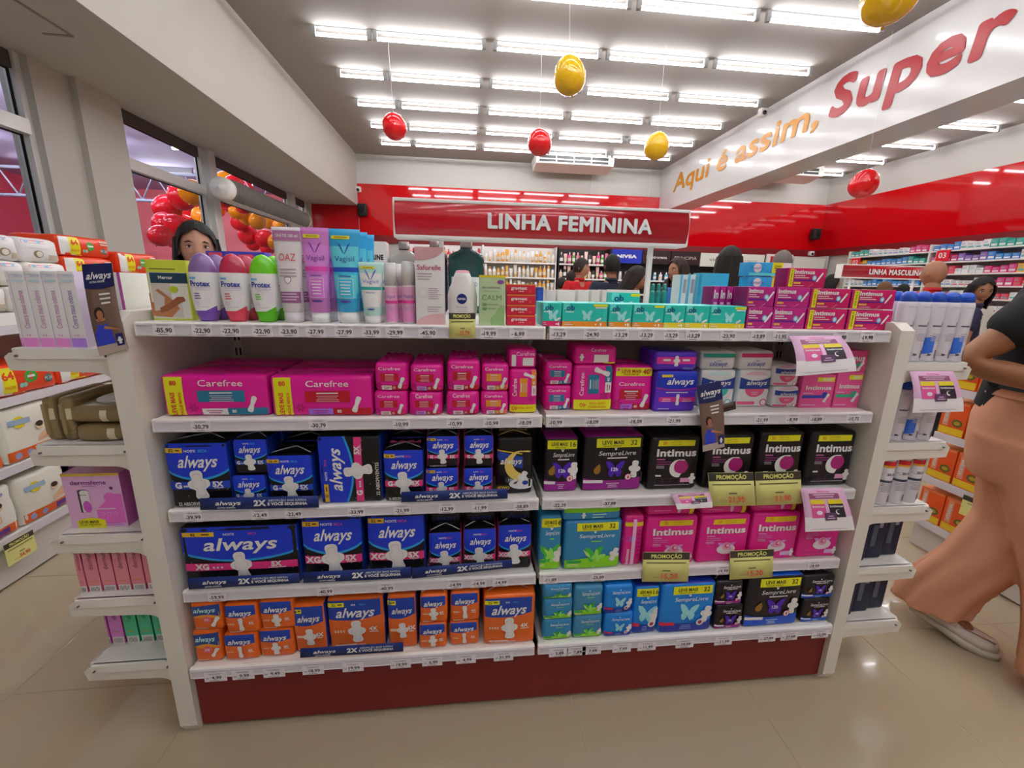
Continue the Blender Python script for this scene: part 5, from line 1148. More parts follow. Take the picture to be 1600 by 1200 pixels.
# ------------------------------------------------------------------ end shelves, right
blue = M('2456c8', .3)
wcan = plas('d8d4dc')
def can(x, y, z, r, h, top, label, kind='deo', rz=0):
    if kind == 'deo':
        R_ = [(0, r*.93, r*.93, wcan), (.004, r, r, wcan), (h*.80, r, r, wcan), (h*.84, r*.95, r*.95, wcan), (h*.85, r*.88, r*.88, wcan)]
    else:
        R_ = [(0, r*.93, r*.93, wcan), (.004, r, r, wcan), (h*.93, r, r, wcan), (h*.98, r*.94, r*.94, wcan), (h, r*.8, r*.8, wcan)]
    L_ = Loft(R_); o = L_.mesh().obj('deodorant_can' if kind == 'deo' else 'powder_tin'); f = Face(L_, lay=(.0005, .0003), grid=True)
    if kind == 'deo':
        f.lines(.2, .8, .92, 1, ink('9a9aa4'), 1); f.lines(.15, .8, .62, 1, ink('50505c'), 1, .05, .025, 'l'); f.R(.62, .60, .8, .68, ink('8a8490'), 1); f.lines(.1, .9, .48, 5, ink('a8a4b0'), 1, .028, .014); f.R(.6, .06, .85, .2, ink('6a6672'), 1); f.E(.2, .12, .05, .02, ink('505060'), 1)
        if top == 'b': f.B(lambda x: .12+.1*x, lambda x: .40+.12*x, ink('3c6cd0'), .5, .0, .42)
        f.mb.obj('printed_front', o)
        c = MB(); c.loft([(h*.852, 0, 0, r*.86, r*.86, blue), (h*.92, 0, 0, r*.85, r*.85, blue), (h*.97, 0, 0, r*.66, r*.70, blue), (h*.995, 0, 0, r*.3, r*.4, blue)], 20); c.obj('cap', o)
    else:
        f.B(lambda x: .82, lambda x: .92, ink('c02030'), 1); f.B(lambda x: .79, lambda x: .83, ink('e89a28'), 1.5); f.R(.03, .48, .97, .53, ink('343a54'), 1); f.lines(.1, .9, .45, 6, ink('8a8894'), 1, .03, .012); f.R(.6, .07, .9, .2, ink('5a5462'), 1); f.E(.3, .65, .07, .03, ink('7a7a86'), 1); f.E(.65, .65, .07, .03, ink('7a7a86'), 1)
        f.mb.obj('printed_front', o)
    stand(o, x, y, z, label, 'can', None, rz)
xs = [1.080, 1.128, 1.176, 1.224, 1.272]
for i, x in enumerate(xs):
    can(x, .032, ZR[0]+.001, .0228, .206, 'b' if i in (2, 4) else '', '%s blue-capped white spray can on the right end top shelf' % ORD[i])
    can(x+.012, .082, ZR[0]+.001, .0228, .206, '', '%s blue-capped can in the row behind, right end top shelf' % ORD[i])
for i, x in enumerate([1.084, 1.134, 1.184, 1.234, 1.27]):
    can(x, .034 if i < 4 else .09, ZR[1]+.001, .0245, .195, 'b' if i == 2 else '', '%s white spray can behind the pink leaflet, right end second shelf' % ORD[i])
for i, (x, y) in enumerate([(1.083, .09), (1.135, .034), (1.193, .038), (1.250, .042), (1.16, .10), (1.22, .10)]):
    can(x, y, ZR[2]+.001, .0255, .165, '', '%s white tin with red and orange collar on the right end' % ORD[i], 'tin')
nv = M('141c3c', .45)
for zi, nm in ((3, 'fourth'), (4, 'lowest')):
    for i in range(3):
        m = MB(); x = 1.072+.074*i; m.rbox(x, x+.066, .03+.012*i, .17+.012*i, ZR[zi]+.001, ZR[zi]+.165, nv, r=.008)
        o = m.obj('razor_carton'); tag(o, '%s dark navy carton on the right end, %s shelf' % (ORD[i], nm), 'carton')
        l_ = MB(); y = .03+.012*i; l_.box(x+.012, x+.030, y-.0012, y-.0002, ZR[zi]+.05, ZR[zi]+.13, ink('4c5468')); l_.box(x+.032, x+.046, y-.0012, y-.0002, ZR[zi]+.12, ZR[zi]+.145, ink('8a90a0')); l_.obj('white_label' if i == 0 else 'printed_label', o)
# ------------------------------------------------------------------ strips, price cards, leaflets, hanging cards
def quadcard(name, cat, label, pts, y, draw, col, thick=.0008, bend=0., ys=None, n=10, th=None, mat=None):
    """card whose four corners (TL, TR, BR, BL) were surveyed on planes near the shelf front"""
    ys = ys or [y]*4; P = [at(p[0], p[1], 1, yy) for p, yy in zip(pts, ys)]
    tl, tr, br, bl = P
    nrm = (tr-tl).cross(tl-bl).normalized()
    if nrm.y > 0: nrm = -nrm
    w = (tr-tl).length; h = (tl-bl).length
    def sf(X, Y, off):
        p = (bl*(1-X)+br*X)*(1-Y)+(tl*(1-X)+tr*X)*Y
        return p+nrm*(off+bend*4*Y*(1-Y)+.0)
    sh = Shape(w, .001, h); mb = MB(); V = []; F = []; k = n+1
    for side in (0, 1):
        for j in range(n+1):
            for i in range(5): V.append(sf(i/4, j/n, -thick*side))
    for j in range(n):
        for i in range(4):
            a = j*5+i; F.append((a, a+1, a+6, a+5)); b = a+5*k; F.append((b, b+5, b+6, b+1))
    e = [i for i in range(4)]
    for i in range(4): F.append((i+1, i, i+5*k, i+1+5*k)); a = n*5+i; F.append((a, a+1, a+1+5*k, a+5*k))
    for j in range(n): a = j*5; F.append((a, a+5, a+5+5*k, a+5*k)); a += 4; F.append((a+5, a, a+5*k, a+5+5*k))
    c = sum(P, Vector())/4; V = [v-c for v in V]
    mb.add(V, F, mat or card(col), True); o = mb.obj(name, loc=c)
    f = Face(sh, surf=lambda X, Y, off: sf(X, Y, off)-c, lay=(.0005, .0004), grid=True); draw(f); f.mb.obj('printed_front', o)
    tag(o, label, cat); return o
def d_strip(f):
    f.T('always', .23, .57, .34, INKW, 2, wid=.21, sh=.3, bold=.02); f.T('ULTRA RÁPIDA', .22, .17, .11, ink('c8d0e8'), 2, wid=.15, bold=.03)
    f.T('2X', .50, .52, .46, INKW, 2, wid=.105, bold=.05); f.T('ABSORÇÃO MAIS RÁPIDA', .735, .72, .17, ink('b8c4e0'), 2, wid=.33, bold=.02); f.T('E VOCÊ SEQUINHA', .735, .42, .23, INKW, 2, wid=.34, bold=.04)
def strip(label, pts, y=-.0175): 
    o = quadcard('promo_strip', 'shelf strip', label, pts, y, d_strip, '142a6c', .002, n=1)
strip('navy 2X strip on the third shelf, left', [(312, 779), (497, 775), (498, 793), (313, 797)])
strip('navy 2X strip on the third shelf, under the small pink-banded packs', [(627, 769), (793, 764), (793, 779), (627, 785)])
strip('navy 2X strip under the very wide pack, fourth shelf', [(293, 904), (467, 896), (468, 911), (295, 921)])
strip('navy 2X strip under the two large packs, fourth shelf', [(474, 895), (642, 886), (642, 903), (474, 911)])
strip('navy 2X strip under the three small packs, fourth shelf', [(644, 888), (800, 875), (800, 887), (644, 904)])
strip('navy 2X strip on the lowest shelf under orange packs', [(469, 1014), (630, 1004), (630, 1018), (469, 1028)], -.040)
def d_promo(price, l2=True):
    def fn(f):
        f.R(0, .76, 1, 1, ink('3a3630'), 1); f.T('PROMOÇÃO', .5, .875, .12, ink('e8dc78'), 3, wid=.66, bold=.035)
        f.lines(.04, .96, .67, 1, ink('6a5c30'), 2, .06, .035); f.lines(.4, .62, .40, 1, ink('5a5230'), 2, .05, .035); f.T(price, .58, .20, .16, ink('d8604c'), 3, wid=.36, bold=.03); f.lines(.2, .38, .17, 1, ink('b8a060'), 2, .05, .03)
    return fn
yc = 'f0e084'
def promo(lb, pts, price, y=-.0175): quadcard('price_card', 'price card', lb, pts, y, d_promo(price), yc, .001, n=1)
promo('yellow PROMOÇÃO card under the white bottle, top shelf', [(701, 489), (742, 489), (743, 528), (702, 528)], '23,79')
promo('left of the two yellow 21,90 cards on the third shelf', [(1106, 739), (1177, 738), (1181, 790), (1110, 791)], '21,90')
promo('right of the two yellow 21,90 cards on the third shelf', [(1180, 738), (1251, 736), (1253, 787), (1182, 790)], '21,90')
promo('left of the two yellow 15,20 cards on the fourth shelf', [(1005, 863), (1078, 863), (1075, 909), (1003, 909)], '15,20')
promo('right of the two yellow 15,20 cards on the fourth shelf', [(1141, 861), (1209, 858), (1207, 902), (1140, 906)], '15,20')
def d_leaf(f):
    f.R(0, 0, 1, .34, ink('ecccdc'), .5); f.T('Intimus', .5, .93, .045, ink('c8508c'), 2, wid=.28, bold=.02); f.R(.16, .76, .84, .88, ink('8c4a70'), 1); f.lines(.2, .8, .86, 2, ink('d8b8c8'), 2, .05, .02)
    f.R(.16, .32, .47, .64, ink('c8508c'), 2); f.R(.16, .64, .47, .74, ink('f0bc28'), 2); f.T('Intimus', .315, .585, .045, INKW, 3, wid=.26, bold=.03); f.E(.32, .44, .07, .05, ink('f0c8d8'), 3)
    f.R(.55, .32, .87, .64, ink('2c2430'), 2); f.R(.55, .64, .87, .74, ink('f0bc28'), 2); f.T('Intimus', .71, .585, .045, INKW, 3, wid=.28, bold=.03); moon(f, .72, .45, .06)
    f.R(.42, .26, .66, .44, ink('5a3a5c'), 6); f.lines(.46, .62, .37, 2, ink('c8a8c8'), 7, .05, .02); f.lines(.05, .95, .06, 1, ink('8a6a80'), 2)
def leaf(lb, pts, ys, bend=.012): quadcard('leaflet', 'leaflet', lb, pts, 0, d_leaf, 'dfa6c6', .0004, bend, ys)
leaf('pink leaflet curling from the top shelf, right bay', [(1233, 525), (1312, 524), (1338, 580), (1243, 588)], [-.016, -.016, -.075, -.07])
leaf('pink leaflet hanging from the third shelf, right end', [(1250, 763), (1316, 762), (1335, 828), (1258, 831)], [-.016, -.016, -.05, -.05], .006)
leaf('pink leaflet folded down between black and magenta packs', [(1047, 772), (1108, 768), (1113, 793), (1058, 796)], [-.016, -.016, -.045, -.045], .006)
leaf('pink leaflet hanging over cans on the right end', [(1421, 580), (1489, 580), (1505, 643), (1425, 645)], [-.008, -.008, -.05, -.045], .008)
def d_wob(f):
    f.B(lambda x: .72+.02*(2*x-1)**2, lambda x: 1, ink('141c50'), 1); f.T('always', .5, .87, .075, INKW, 3, wid=.82, sh=.3, bold=.02); f.T('ULTRA RÁPIDA', .45, .80, .02, ink('c8d0e8'), 3, wid=.5, bold=.02)
    f.lines(.4, .85, .67, 3, ink('d8d0cc'), 2, .05, .02); f.R(0, 0, 1, .1, ink('a89890'), .5)
    f.Pg([(-.5, -.5), (.5, -.5), (.46, .1), (.28, .35), (.3, .5), (.1, .42), (-.1, .42), (-.3, .5), (-.28, .35), (-.5, .1)], .36, .22, f.h*.24, ink('2c3cb8'), 2, 0, .75)
    f.Pg([(-.4, 0), (.4, -.08), (.45, -.2), (-.4, -.3)], .66, .285, f.w*.62, ink('a8704e'), 3, -.35, 1, .6); f.E(.36, .385, .045, .02, ink('a8704e'), 3); f.E(.36, .44, .033, .048, ink('a0684a'), 4); f.E(.33, .45, .05, .075, ink('2c1c18'), 3)
    f.R(.70, .06, .96, .2, ink('1c2060'), 3); f.pad(.83, .12, f.h*.08, 0, 4)
quadcard('shelf_wobbler', 'hanging card', 'brown hanging card with seated woman, beside the left pale cartons', [(128, 413), (175, 411), (201, 545), (156, 556)], 0, d_wob, '6c564c', .0006, .006, [-.02, -.02, -.035, -.035])
quadcard('shelf_wobbler', 'hanging card', 'brown hanging card with seated woman, over the second shelf', [(1088, 603), (1126, 595), (1132, 698), (1098, 706)], 0, d_wob, '6c564c', .0006, .006, [-.02, -.02, -.04, -.04])
quadcard('shelf_wobbler', 'hanging card', 'dark brown clip arm holding the hanging card', [(1127, 632), (1149, 627), (1150, 639), (1128, 645)], 0, lambda f: f.R(.0, .4, 1, .45, ink('2c221c'), 1), '43342c', .0006, 0, [-.018]*4, n=1)
# ------------------------------------------------------------------ diaper gondola by the windows (left)
def side_item(name, cat, label, xp, face, ya, yb, z0, h, d, col, fn=None, style='film', top=None, mats=None):
    """a pack whose printed front looks along +x (face=1) or -x (face=-1); ya<yb"""
    w = yb-ya; sh = Shape(w, d, h, .018 if style == 'film' else .001, .010 if style == 'film' else 0, .007 if style == 'film' else 0, rnd.random()*9); mt = film if style == 'film' else card
    v_, f_, m_ = sh.body([mt(col), mt(col), mt(col), mt(col), mt(col), mt(top or col)] if not mats else mats, 5 if style == 'film' else 1)
    o = MB().add(v_, f_, m_, True).obj(name); o.location = (xp-face*d/2, (ya+yb)/2, z0); o.rotation_euler = (0, 0, face*PI/2)
    if fn: f = Face(sh); fn(f); f.mb.obj('printed_front', o)
    if label: tag(o, label, cat)
    if label and len(label.split()) > 16: _warn.append((len(label.split()), label))
    return o
def shelf_run(name, label, x0, x1, ya, yb, zs, face, kick='d8d4ce', ends=True, ztop=1.2):
    """plain double sided gondola along y; face gives the side with products"""
    g = empty(name, ((x0+x1)/2, (ya+yb)/2, 0), 0, label, 'gondola'); off = Vector((-(x0+x1)/2, -(ya+yb)/2, 0))
    def P(m, n): o = m.obj(n, g); o.location = off; return o
    for y in ((ya, yb-.04) if ends else ()): P(MB().box(x0+.02, x1-.02, y, y+.04, 0, ztop+.02, pw), 'side_panel')
    xm = (x0+x1)/2; P(MB().box(xm-.01, xm+.01, ya+.04, yb-.04, 0, ztop, pw), 'back_panel')
    P(MB().box(x0+.03, x0+.04, ya+.04, yb-.04, .01, zs[0]-.02, M(kick, .45)), 'kick_plate'); P(MB().box(x1-.04, x1-.03, ya+.04, yb-.04, .01, zs[0]-.02, M(kick, .45)), 'kick_plate')
    for z in zs:
        o = P(MB().box(x0+.01, x1-.01, ya+.042, yb-.042, z-.02, z, shw), 'shelf')
        for x, s in ((x0, -1), (x1, 1)):
            l = MB(); l.box(x-.004+(.01 if s < 0 else -.01), x+.004+(.01 if s < 0 else -.01), ya+.042, yb-.042, z-.035, z+.002, stripm); q = l.obj('label_strip', o)
    return g
LX = -2.15; LZ = [.22, .51, .80, 1.10]
shelf_run('gondola', 'long white diaper gondola beside the windows at the left edge', LX-.85, LX, -.55, 2.15, LZ, 1, ztop=1.10)
def d_white(f):
    f.R(.02, .6, .98, .97, ink('dfe2e6'), .5); f.R(.05, .80, .6, .93, ink('dc7c90'), 1); f.R(.1, .82, .2, .91, ink('70b4d8'), 2); f.R(.4, .82, .5, .91, ink('70b4d8'), 2)
    f.Pg([(math.cos(2*PI*i/14), .8*math.sin(2*PI*i/14)) for i in range(14)], .38, .35, f.h*.2, ink('8a7a62'), 1); f.E(.40, .35, .13, .12, ink('d8d0c4'), 2); f.R(.62, .12, .9, .34, ink('b0a898'), 1)
def d_red(f):
    f.R(.02, .05, .28, .95, ink('e4d8cc'), .5); f.Pg([(0, -.5), (.6, -.5), (.3, .5), (-.3, .5)], .22, .5, f.h*.9, ink('dcc820'), 1); f.R(.17, .12, .34, .92, ink('f0c81c'), 2); f.T('64', .25, .68, .24, ink('c83a20'), 3, bold=.04); f.T('FRALDAS', .25, .3, .1, ink('c83a20'), 3, wid=.13)
    f.E(.56, .55, .22, .22, ink('3c9a3c'), 2); f.lines(.48, .64, .6, 1, INKW, 3, .1, .08); f.E(.84, .36, .17, .15, ink('3c6060'), 2); f.T('M 34', .84, .36, .14, INKW, 3, wid=.14); f.lines(.78, .95, .85, 2, ink('f4c8c0'), 2, .12, .06)
    for i in range(2): f.E(.41+.06*i, .3, .08, .08, ink('7ab8a8'), 2)
def d_baby(f):
    f.R(.02, .02, .98, .22, ink('e05a1c'), 1); f.R(.5, .05, .85, .18, ink('5a2c80'), 2); f.E(.15, .12, .06, .06, ink('8890b8'), 2); f.E(.32, .12, .06, .06, ink('8890b8'), 2)
    f.E(.25, .72, .11, .11, ink('e8c020'), 1); f.R(.1, .68, .4, .78, ink('8aa0b8'), 2); f.Pg([(-.5, -.3), (.5, -.15), (.45, .2), (.1, .3), (-.45, -.05)], .62, .38, f.h*.4, ink('d8a888'), 1)
    f.E(.52, .56, .075, .075, ink('e0b498'), 2); f.E(.52, .60, .07, .055, ink('3a2620'), 3); f.E(.76, .62, .07, .07, ink('e0b498'), 2); f.E(.77, .66, .065, .05, ink('3a2620'), 3); f.E(.78, .85, .12, .05, ink('8a80b0'), 1); f.lines(.45, .85, .85, 1, ink('e8d8d0'), 2)
def LP(px0, px1, yt, yb): 
    a = at(px0, (yt+yb)/2, 0, LX-.01); b = at(px1, (yt+yb)/2, 0, LX-.01); return a.y, b.y
z = LZ[3]+.002
row = [(-60, -2), (0, 42), (44, 105)]
_ys = [LP(a, c, 393, 422) for a, c in row]; _w = _ys[1][1]-_ys[1][0]
_ys = _ys+[(_ys[0][0]-(q+1)*(_w+.01), _ys[0][0]-q*(_w+.01)-.01) for q in range(4) if _ys[0][0]-(q+1)*(_w+.01) > -.5]
for i, (ya, yb) in enumerate(_ys):
    for j in range(3):
        side_item('diaper_pack', 'diapers', 'white diaper pack, %s pile from the left, %s' % (ORD[i], ['bottom', 'middle', 'top'][j]), LX-.01-.012*j, 1, ya+.003, yb-.003, z+.108*j+.055, .105, .22, 'd4ccc4' if j < 2 else 'dcd8dc', d_white)
side_base = side_item('diaper_carton', 'diapers', 'low white pack row carrying the white diaper piles', LX-.015, 1, min(q[0] for q in _ys), LP(-60, 105, 393, 422)[1], z, .053, .22, 'd8d2ca', None, 'box')
rr = [LP(108, 186, 410, 430), LP(189, 250, 390, 415)]
for i, (ya, yb) in enumerate(rr):
    for j in range(4 if i == 0 else 3):
        side_item('diaper_pack', 'diapers', 'red diaper pack with yellow 64 tag, %s pile, %s from the bottom' % (['nearer', 'farther'][i], ['first', 'second', 'third', 'fourth'][j]), LX-.01-.010*j, 1, ya+.004, min(yb, 2.1)-.004, z+(.103 if i == 0 else .118)*j+.001, .10 if i == 0 else .115, .22, 'd8401f', d_red)
for zi, fn, col, nm, hh in ((2, d_red, 'd8401f', 'red', .13), (1, d_baby, 'd6cec2', 'cream baby-picture', .24), (0, d_baby, 'd6cec2', 'cream baby-picture', .22)):
    for i in range(8):
        ya = -.45+.31*i
        side_item('diaper_pack', 'diapers', '%s %s diaper pack on the %s shelf by the windows' % (ORD[i], nm, ['lowest', 'second', 'third'][zi]), LX-.02, 1, ya+.004, ya+.30, LZ[zi]+.003, hh, .24, col if (i % 3) or zi == 2 else 'd8cfc8', fn)
def side_card(lb, x, ya, yb, z0, h, face, price):
    sh = Shape(yb-ya, .0012, h); v_, f_, m_ = sh.body(card(yc)); o = MB().add(v_, f_, m_).obj('price_card'); f = Face(sh); d_promo(price)(f); f.mb.obj('printed_front', o); o.location = (x, (ya+yb)/2, z0); o.rotation_euler = (0, 0, face*PI/2); tag(o, lb, 'price card')
a = at(0, 820, 0, LX+.02); b = at(48, 800, 0, LX+.02); side_card('yellow PROMOÇÃO card on the diaper gondola at the left edge', LX+.008, a.y, b.y, LZ[0]-.11, .10, 1, '54,90')
# ------------------------------------------------------------------ orange juice-bar gondola at the right edge
RX = 2.15; RZ = [.17, .405, .64, .875]
shelf_run('gondola', 'white gondola of orange packs behind the walking woman', RX, RX+.8, -1.0, .74, RZ, -1, ends=False, ztop=1.06)
RZ.append(1.06)
def d_org(f):
    f.R(.03, .02, .97, .22, ink('d8b020'), 1); f.R(.12, .25, .34, .92, ink('f08a68'), 1); Face(f.sh, f.mb, rot=1).T('VITAMINA', .58, .77, .13, INKW, 3, wid=.5, bold=.02); f.E(.68, .38, .14, .11, ink('5a5a28'), 2); f.E(.68, .38, .08, .06, ink('a8902c'), 3); f.R(.05, .93, .95, .97, ink('e88058'), 1)
for k, z in enumerate(RZ):
    for i in range(13):
        yb = .695-.118*i
        if k == 4 and i < 2: continue
        side_item('snack_carton', 'carton', '%s orange carton from the far end, %s shelf of the right gondola' % ((ORD+['eleventh', 'twelfth', 'thirteenth'])[i], ['lowest', 'second', 'third', 'fourth', 'top'][k]), RX+.015, -1, yb-.112, yb, z+.003, .17 if k < 4 else .19, .12, 'e8501c', d_org, 'box', top='f07a40')
side_card('yellow price card on the orange pack gondola, lower', RX-.006, .20, .50, RZ[1]-.11, .10, -1, '18,90')
side_card('yellow price card on the orange pack gondola, upper', RX-.006, .22, .50, RZ[3]-.08, .10, -1, '24,90')
# ------------------------------------------------------------------ men's line gondola
g2 = shelf_run('gondola', 'white gondola under the LINHA MASCULINA sign', 3.15, 5.05, 2.65, 3.4, [.25, .5, .75, 1.0, 1.2], 1, ztop=1.2)
aisle_sign(3.60, 4.63, 3.02, 1.475, 1.60, 'LINHA MASCULINA', (3.75, 4.48), 1.2005, 'red LINHA MASCULINA sign on white posts farther back')
cc = ['d8d4d0', 'b04030', '7a4a38', '3050a0', 'd8d8d8', '404048', 'c8c0a0']
for i in range(14):
    c = cc[i % 7]; L_ = Loft([(0, .030, .022, plas(c)), (.11, .032, .024, plas(c)), (.12, .014, .014, plas('303034')), (.15, .014, .014, plas('303034'))]); o = L_.mesh(None, 12).obj('aftershave_bottle')
    f = Face(L_, lay=(.0008, .0005)); f.R(.2, .2, .8, .55, ink('e4e0dc'), 1); f.mb.obj('printed_label', o)
    o.location = (3.3+.125*i, 2.74, 1.201); tag(o, '%s bottle from the left on the men\'s gondola top' % ['first', 'second', 'third', 'fourth', 'fifth', 'sixth', 'seventh', 'eighth', 'ninth', 'tenth', 'eleventh', 'twelfth', 'thirteenth', 'fourteenth'][i], 'bottle')
# ------------------------------------------------------------------ wall shelving at the back
def wall_unit(x0, x1, y, col, zs, label, ztop=2.12):
    g = empty('wall_shelving', ((x0+x1)/2, y, 0), 0, label, 'shelving'); off = Vector((-(x0+x1)/2, -y, 0)); m = M(col, .45)
    def P(mb, n): o = mb.obj(n, g); o.location = off; return o
    P(MB().box(x0+.02, x1-.02, Y1-.06, Y1-.04, 0, ztop, m), 'back_panel')
    for x in (x0, x1-.02): P(MB().box(x, x+.02, y, Y1-.04, 0, ztop, m), 'side_panel')
    P(MB().box(x0+.02, x1-.02, y+.02, y+.03, .0, .12, m), 'kick_plate')
    for z in zs: P(MB().box(x0+.02, x1-.02, y+.0, Y1-.06, z-.03, z, shw), 'shelf')
    return g
YS = 7.95; WZ = [.3, .6, .9, 1.2, 1.5, 1.80]
wall_unit(-1.45, .12, YS, 'dcdad6', WZ, 'white wall shelving with red and purple bottles, behind the mouthwash')
wall_unit(.12, 1.66, YS, 'dcdad6', WZ, 'white wall shelving with white and gold bottles, back wall')
wall_unit(1.70, 2.82, YS, '1c1518', WZ, 'black wall shelving with pink bottles behind the man in red')
wall_unit(2.82, 6.95, YS, '1c1518', [.3, .6, .9, 1.2, 1.5], 'black cosmetics shelving under the brand panels', 2.12)
wall_unit(6.97, 7.85, YS, 'c8c8c4', WZ, 'pale corner shelving at the right end of the back wall')
_bt = {}
def small_bottle(x, y, z, kind, c, h, label, group, cap='e4e0dc'):
    k = (kind, c, round(h, 2), cap)
    if k not in _bt:
        a, b = plas(c), plas(cap)
        if kind == 0: R_ = [(0, .036, .028, a), (h*.7, .038, .030, a), (h*.78, .014, .014, b), (h, .013, .013, b)]
        elif kind == 1: R_ = [(0, .024, .02, b), (h*.18, .024, .02, b), (h*.2, .028, .024, a), (h, .038, .004, a)]
        else: R_ = [(0, .030, .028, a), (h*.72, .030, .028, a), (h*.74, .027, .025, b), (h, .022, .02, b)]
        m1 = Loft(R_).mesh(None, 10).mesh('bottle')
        m2 = MB(); m2.loft([(h*.2, 0, 0, .0385 if kind == 0 else .0312, .0305 if kind == 0 else .0292, ink('e8dcd8' if c < 'c' else 'c8b8a0')), (h*.5, 0, 0, .0392 if kind == 0 else .033, .0312 if kind == 0 else .0285, ink('e8dcd8'))], 10, cap=False)
        _bt[k] = (m1, m2.mesh('label'))
    o = bpy.data.objects.new('bottle', _bt[k][0]); C.objects.link(o); o.location = (x, y, z+.001)
    l = bpy.data.objects.new('printed_label', _bt[k][1]); C.objects.link(l); l.parent = o
    tag(o, label, 'bottle', group)
ZN = {1.80: 'top', 1.5: 'middle', 1.2: 'lower'}
for z in (1.80, 1.5, 1.2):
    n = 17
    for i in range(n):
        x = -1.37+.088*i
        c = {1.80: ['b01c30', 'c02c40', 'a01828', 'c84050'] if x > -.6 else ['d87820', '2c2c30', 'd8c8a8', 'c0508c'], 1.5: ['3c1c6c', '4c2880', '5a3090', '2c1858'], 1.2: ['d8d4d0', '8a6ab0', 'c8c4c8', '6c4c98']}[z][i % 4]
        small_bottle(x, YS+.06, z, rnd.choice((0, 0, 2)), c, rnd.choice((.19, .22, .25)), '%s bottle from the left, %s shelf of the red and purple bottles' % (ORD[i] if i < 10 else str(i+1)+'th', ZN[z]), 'bottles of the red and purple wall shelving', 'b02030' if z > 1.6 else '3c1c6c' if z > 1.3 else 'e0dcd8')
    for i in range(17):
        x = .18+.0885*i; g_ = (i//3) % 3 == 1
        small_bottle(x, YS+.06, z, rnd.choice((0, 2, 1)), 'd89a3c' if g_ else rnd.choice(('dedad6', 'd6d2cc', 'e2dedc')), rnd.choice((.17, .20, .23, .25)), '%s bottle from the left, %s shelf of the white and gold bottles' % (ORD[i] if i < 10 else str(i+1)+'th', ZN[z]), 'bottles of the white and gold wall shelving', 'd8a048' if i % 2 else 'e4e0dc')
    for i in range(12):
        x = 1.77+.089*i
        small_bottle(x, YS+.06, z, rnd.choice((0, 2, 1)), ['d8a8a4', 'e0b8b0', 'c87088', 'd8508c', '3c3a38', 'd8c060', '60a840'][(i*3+int(z*10)) % 7], rnd.choice((.17, .20, .23, .25)), '%s bottle from the left, %s shelf of the black shelving' % (ORD[i] if i < 10 else str(i+1)+'th', ZN[z]), 'bottles of the black wall shelving', 'd8b0a8')
for i in range(30):
    small_bottle(2.95+.13*i, YS+.06, 1.5, rnd.choice((0, 2)), rnd.choice(('d8dce0', '1c8a80', '5ab0d0', 'd8d4d0')), rnd.choice((.13, .17)), '%s bottle from the left under the brand panels' % (ORD[i] if i < 10 else str(i+1)+'th'), 'bottles under the brand panels')
def brand(x0, x1, z0, z1, col, t, tc, label, lit=0, wid=.6, bold=.02, hgt=.22):
    m = MB().box(x0, x1, YS-.02, YS+.02, z0, z1, M(col, .35)); o = m.obj('brand_panel'); tag(o, label, 'sign panel')
    w, h = x1-x0, z1-z0; f = Face(Shape(w, .04, h)); 
    if t: f.T(t, .5, .5, hgt, ink(tc), 2, wid=wid, bold=bold)
    if t: q = f.mb.obj('sign_lettering', o); q.location = ((x0+x1)/2, YS, z0)
brand(2.84, 3.50, 1.84, 2.12, '2338b4', 'NIVEA', 'f0f0f4', 'blue sign panel with white letters on the back wall', wid=.66, bold=.05)
brand(3.52, 4.14, 1.84, 2.12, '2a1418', 'Neutrogena', 'c8c0c0', 'dark brown sign panel right of the blue one', wid=.74)
brand(4.16, 4.80, 1.84, 2.12, '2a1418', 'PRINCIPIA', 'b8b0a8', 'second dark sign panel from the blue one', wid=.78, bold=0)
brand(4.82, 5.62, 1.82, 2.10, 'd4d8cc', 'VICHY', '303030', 'white sign panel behind the woman with long dark hair', wid=.5, bold=0)
brand(5.64, 6.30, 1.82, 2.10, 'd4d8cc', 'LA ROCHE', '606060', 'plain white sign panel right of the dark-haired woman', wid=.5, bold=0, hgt=.1)
mb = MB().box(6.34, 6.94, YS-.03, YS+.0, 1.82, 2.12, M('d8d6d0', .4)); o = mb.obj('notice_board'); tag(o, 'white notice with dark red square on the back wall', 'notice'); f = Face(Shape(.6, .03, .3)); f.R(.15, .2, .85, .85, ink('a01c28'), 1); f.lines(.25, .75, .75, 4, ink('d8a060'), 2, .13, .05); q = f.mb.obj('notice_print', o); q.location = (6.64, YS-.015, 1.82)
mb = MB().box(7.0, 7.75, YS-.03, YS+.0, 1.70, 2.06, M('d0d0c6', .4)); o = mb.obj('notice_board'); tag(o, 'grey white panel near the back right corner', 'notice'); f = Face(Shape(.75, .03, .36)); f.R(.02, .05, .14, .35, ink('d01c28'), 1); q = f.mb.obj('notice_print', o); q.location = (7.375, YS-.015, 1.70)
# ------------------------------------------------------------------ medicine shelving on the right wall
gw = empty('wall_shelving', (7.65, 5.0, 0), 0, 'white medicine wall shelving along the right wall', 'shelving'); off = Vector((-7.65, -5.0, 0))
def PW(mb, n): o = mb.obj(n, gw); o.location = off; return o
XS_ = 7.5; MZ = [.3, .6, .9, 1.08, 1.28, 1.47, 1.66, 1.85, 2.03]
for y in (2.4, 3.95, 5.5, 7.05): PW(MB().box(XS_, 7.85, y, y+.03, 0, 2.14, M('e2e0da', .45)), 'side_panel')
PW(MB().box(7.82, 7.84, 2.43, 7.05, 0, 2.14, M('d4d2cc', .5)), 'back_panel')
for z in MZ:
    for ya in (2.43, 3.98, 5.53): PW(MB().box(XS_, 7.82, ya, ya+1.52, z-.022, z, shw), 'shelf')
_mb = {}
cols = ['e6e4e4', 'dedde4', 'e8e6e2', 'c8dce8', 'e6e4e4', 'd83c50', '3c80c0', 'e8a030', '3aa090', 'e6e4e4', 'c84078', '8060a8']
cnt = 0
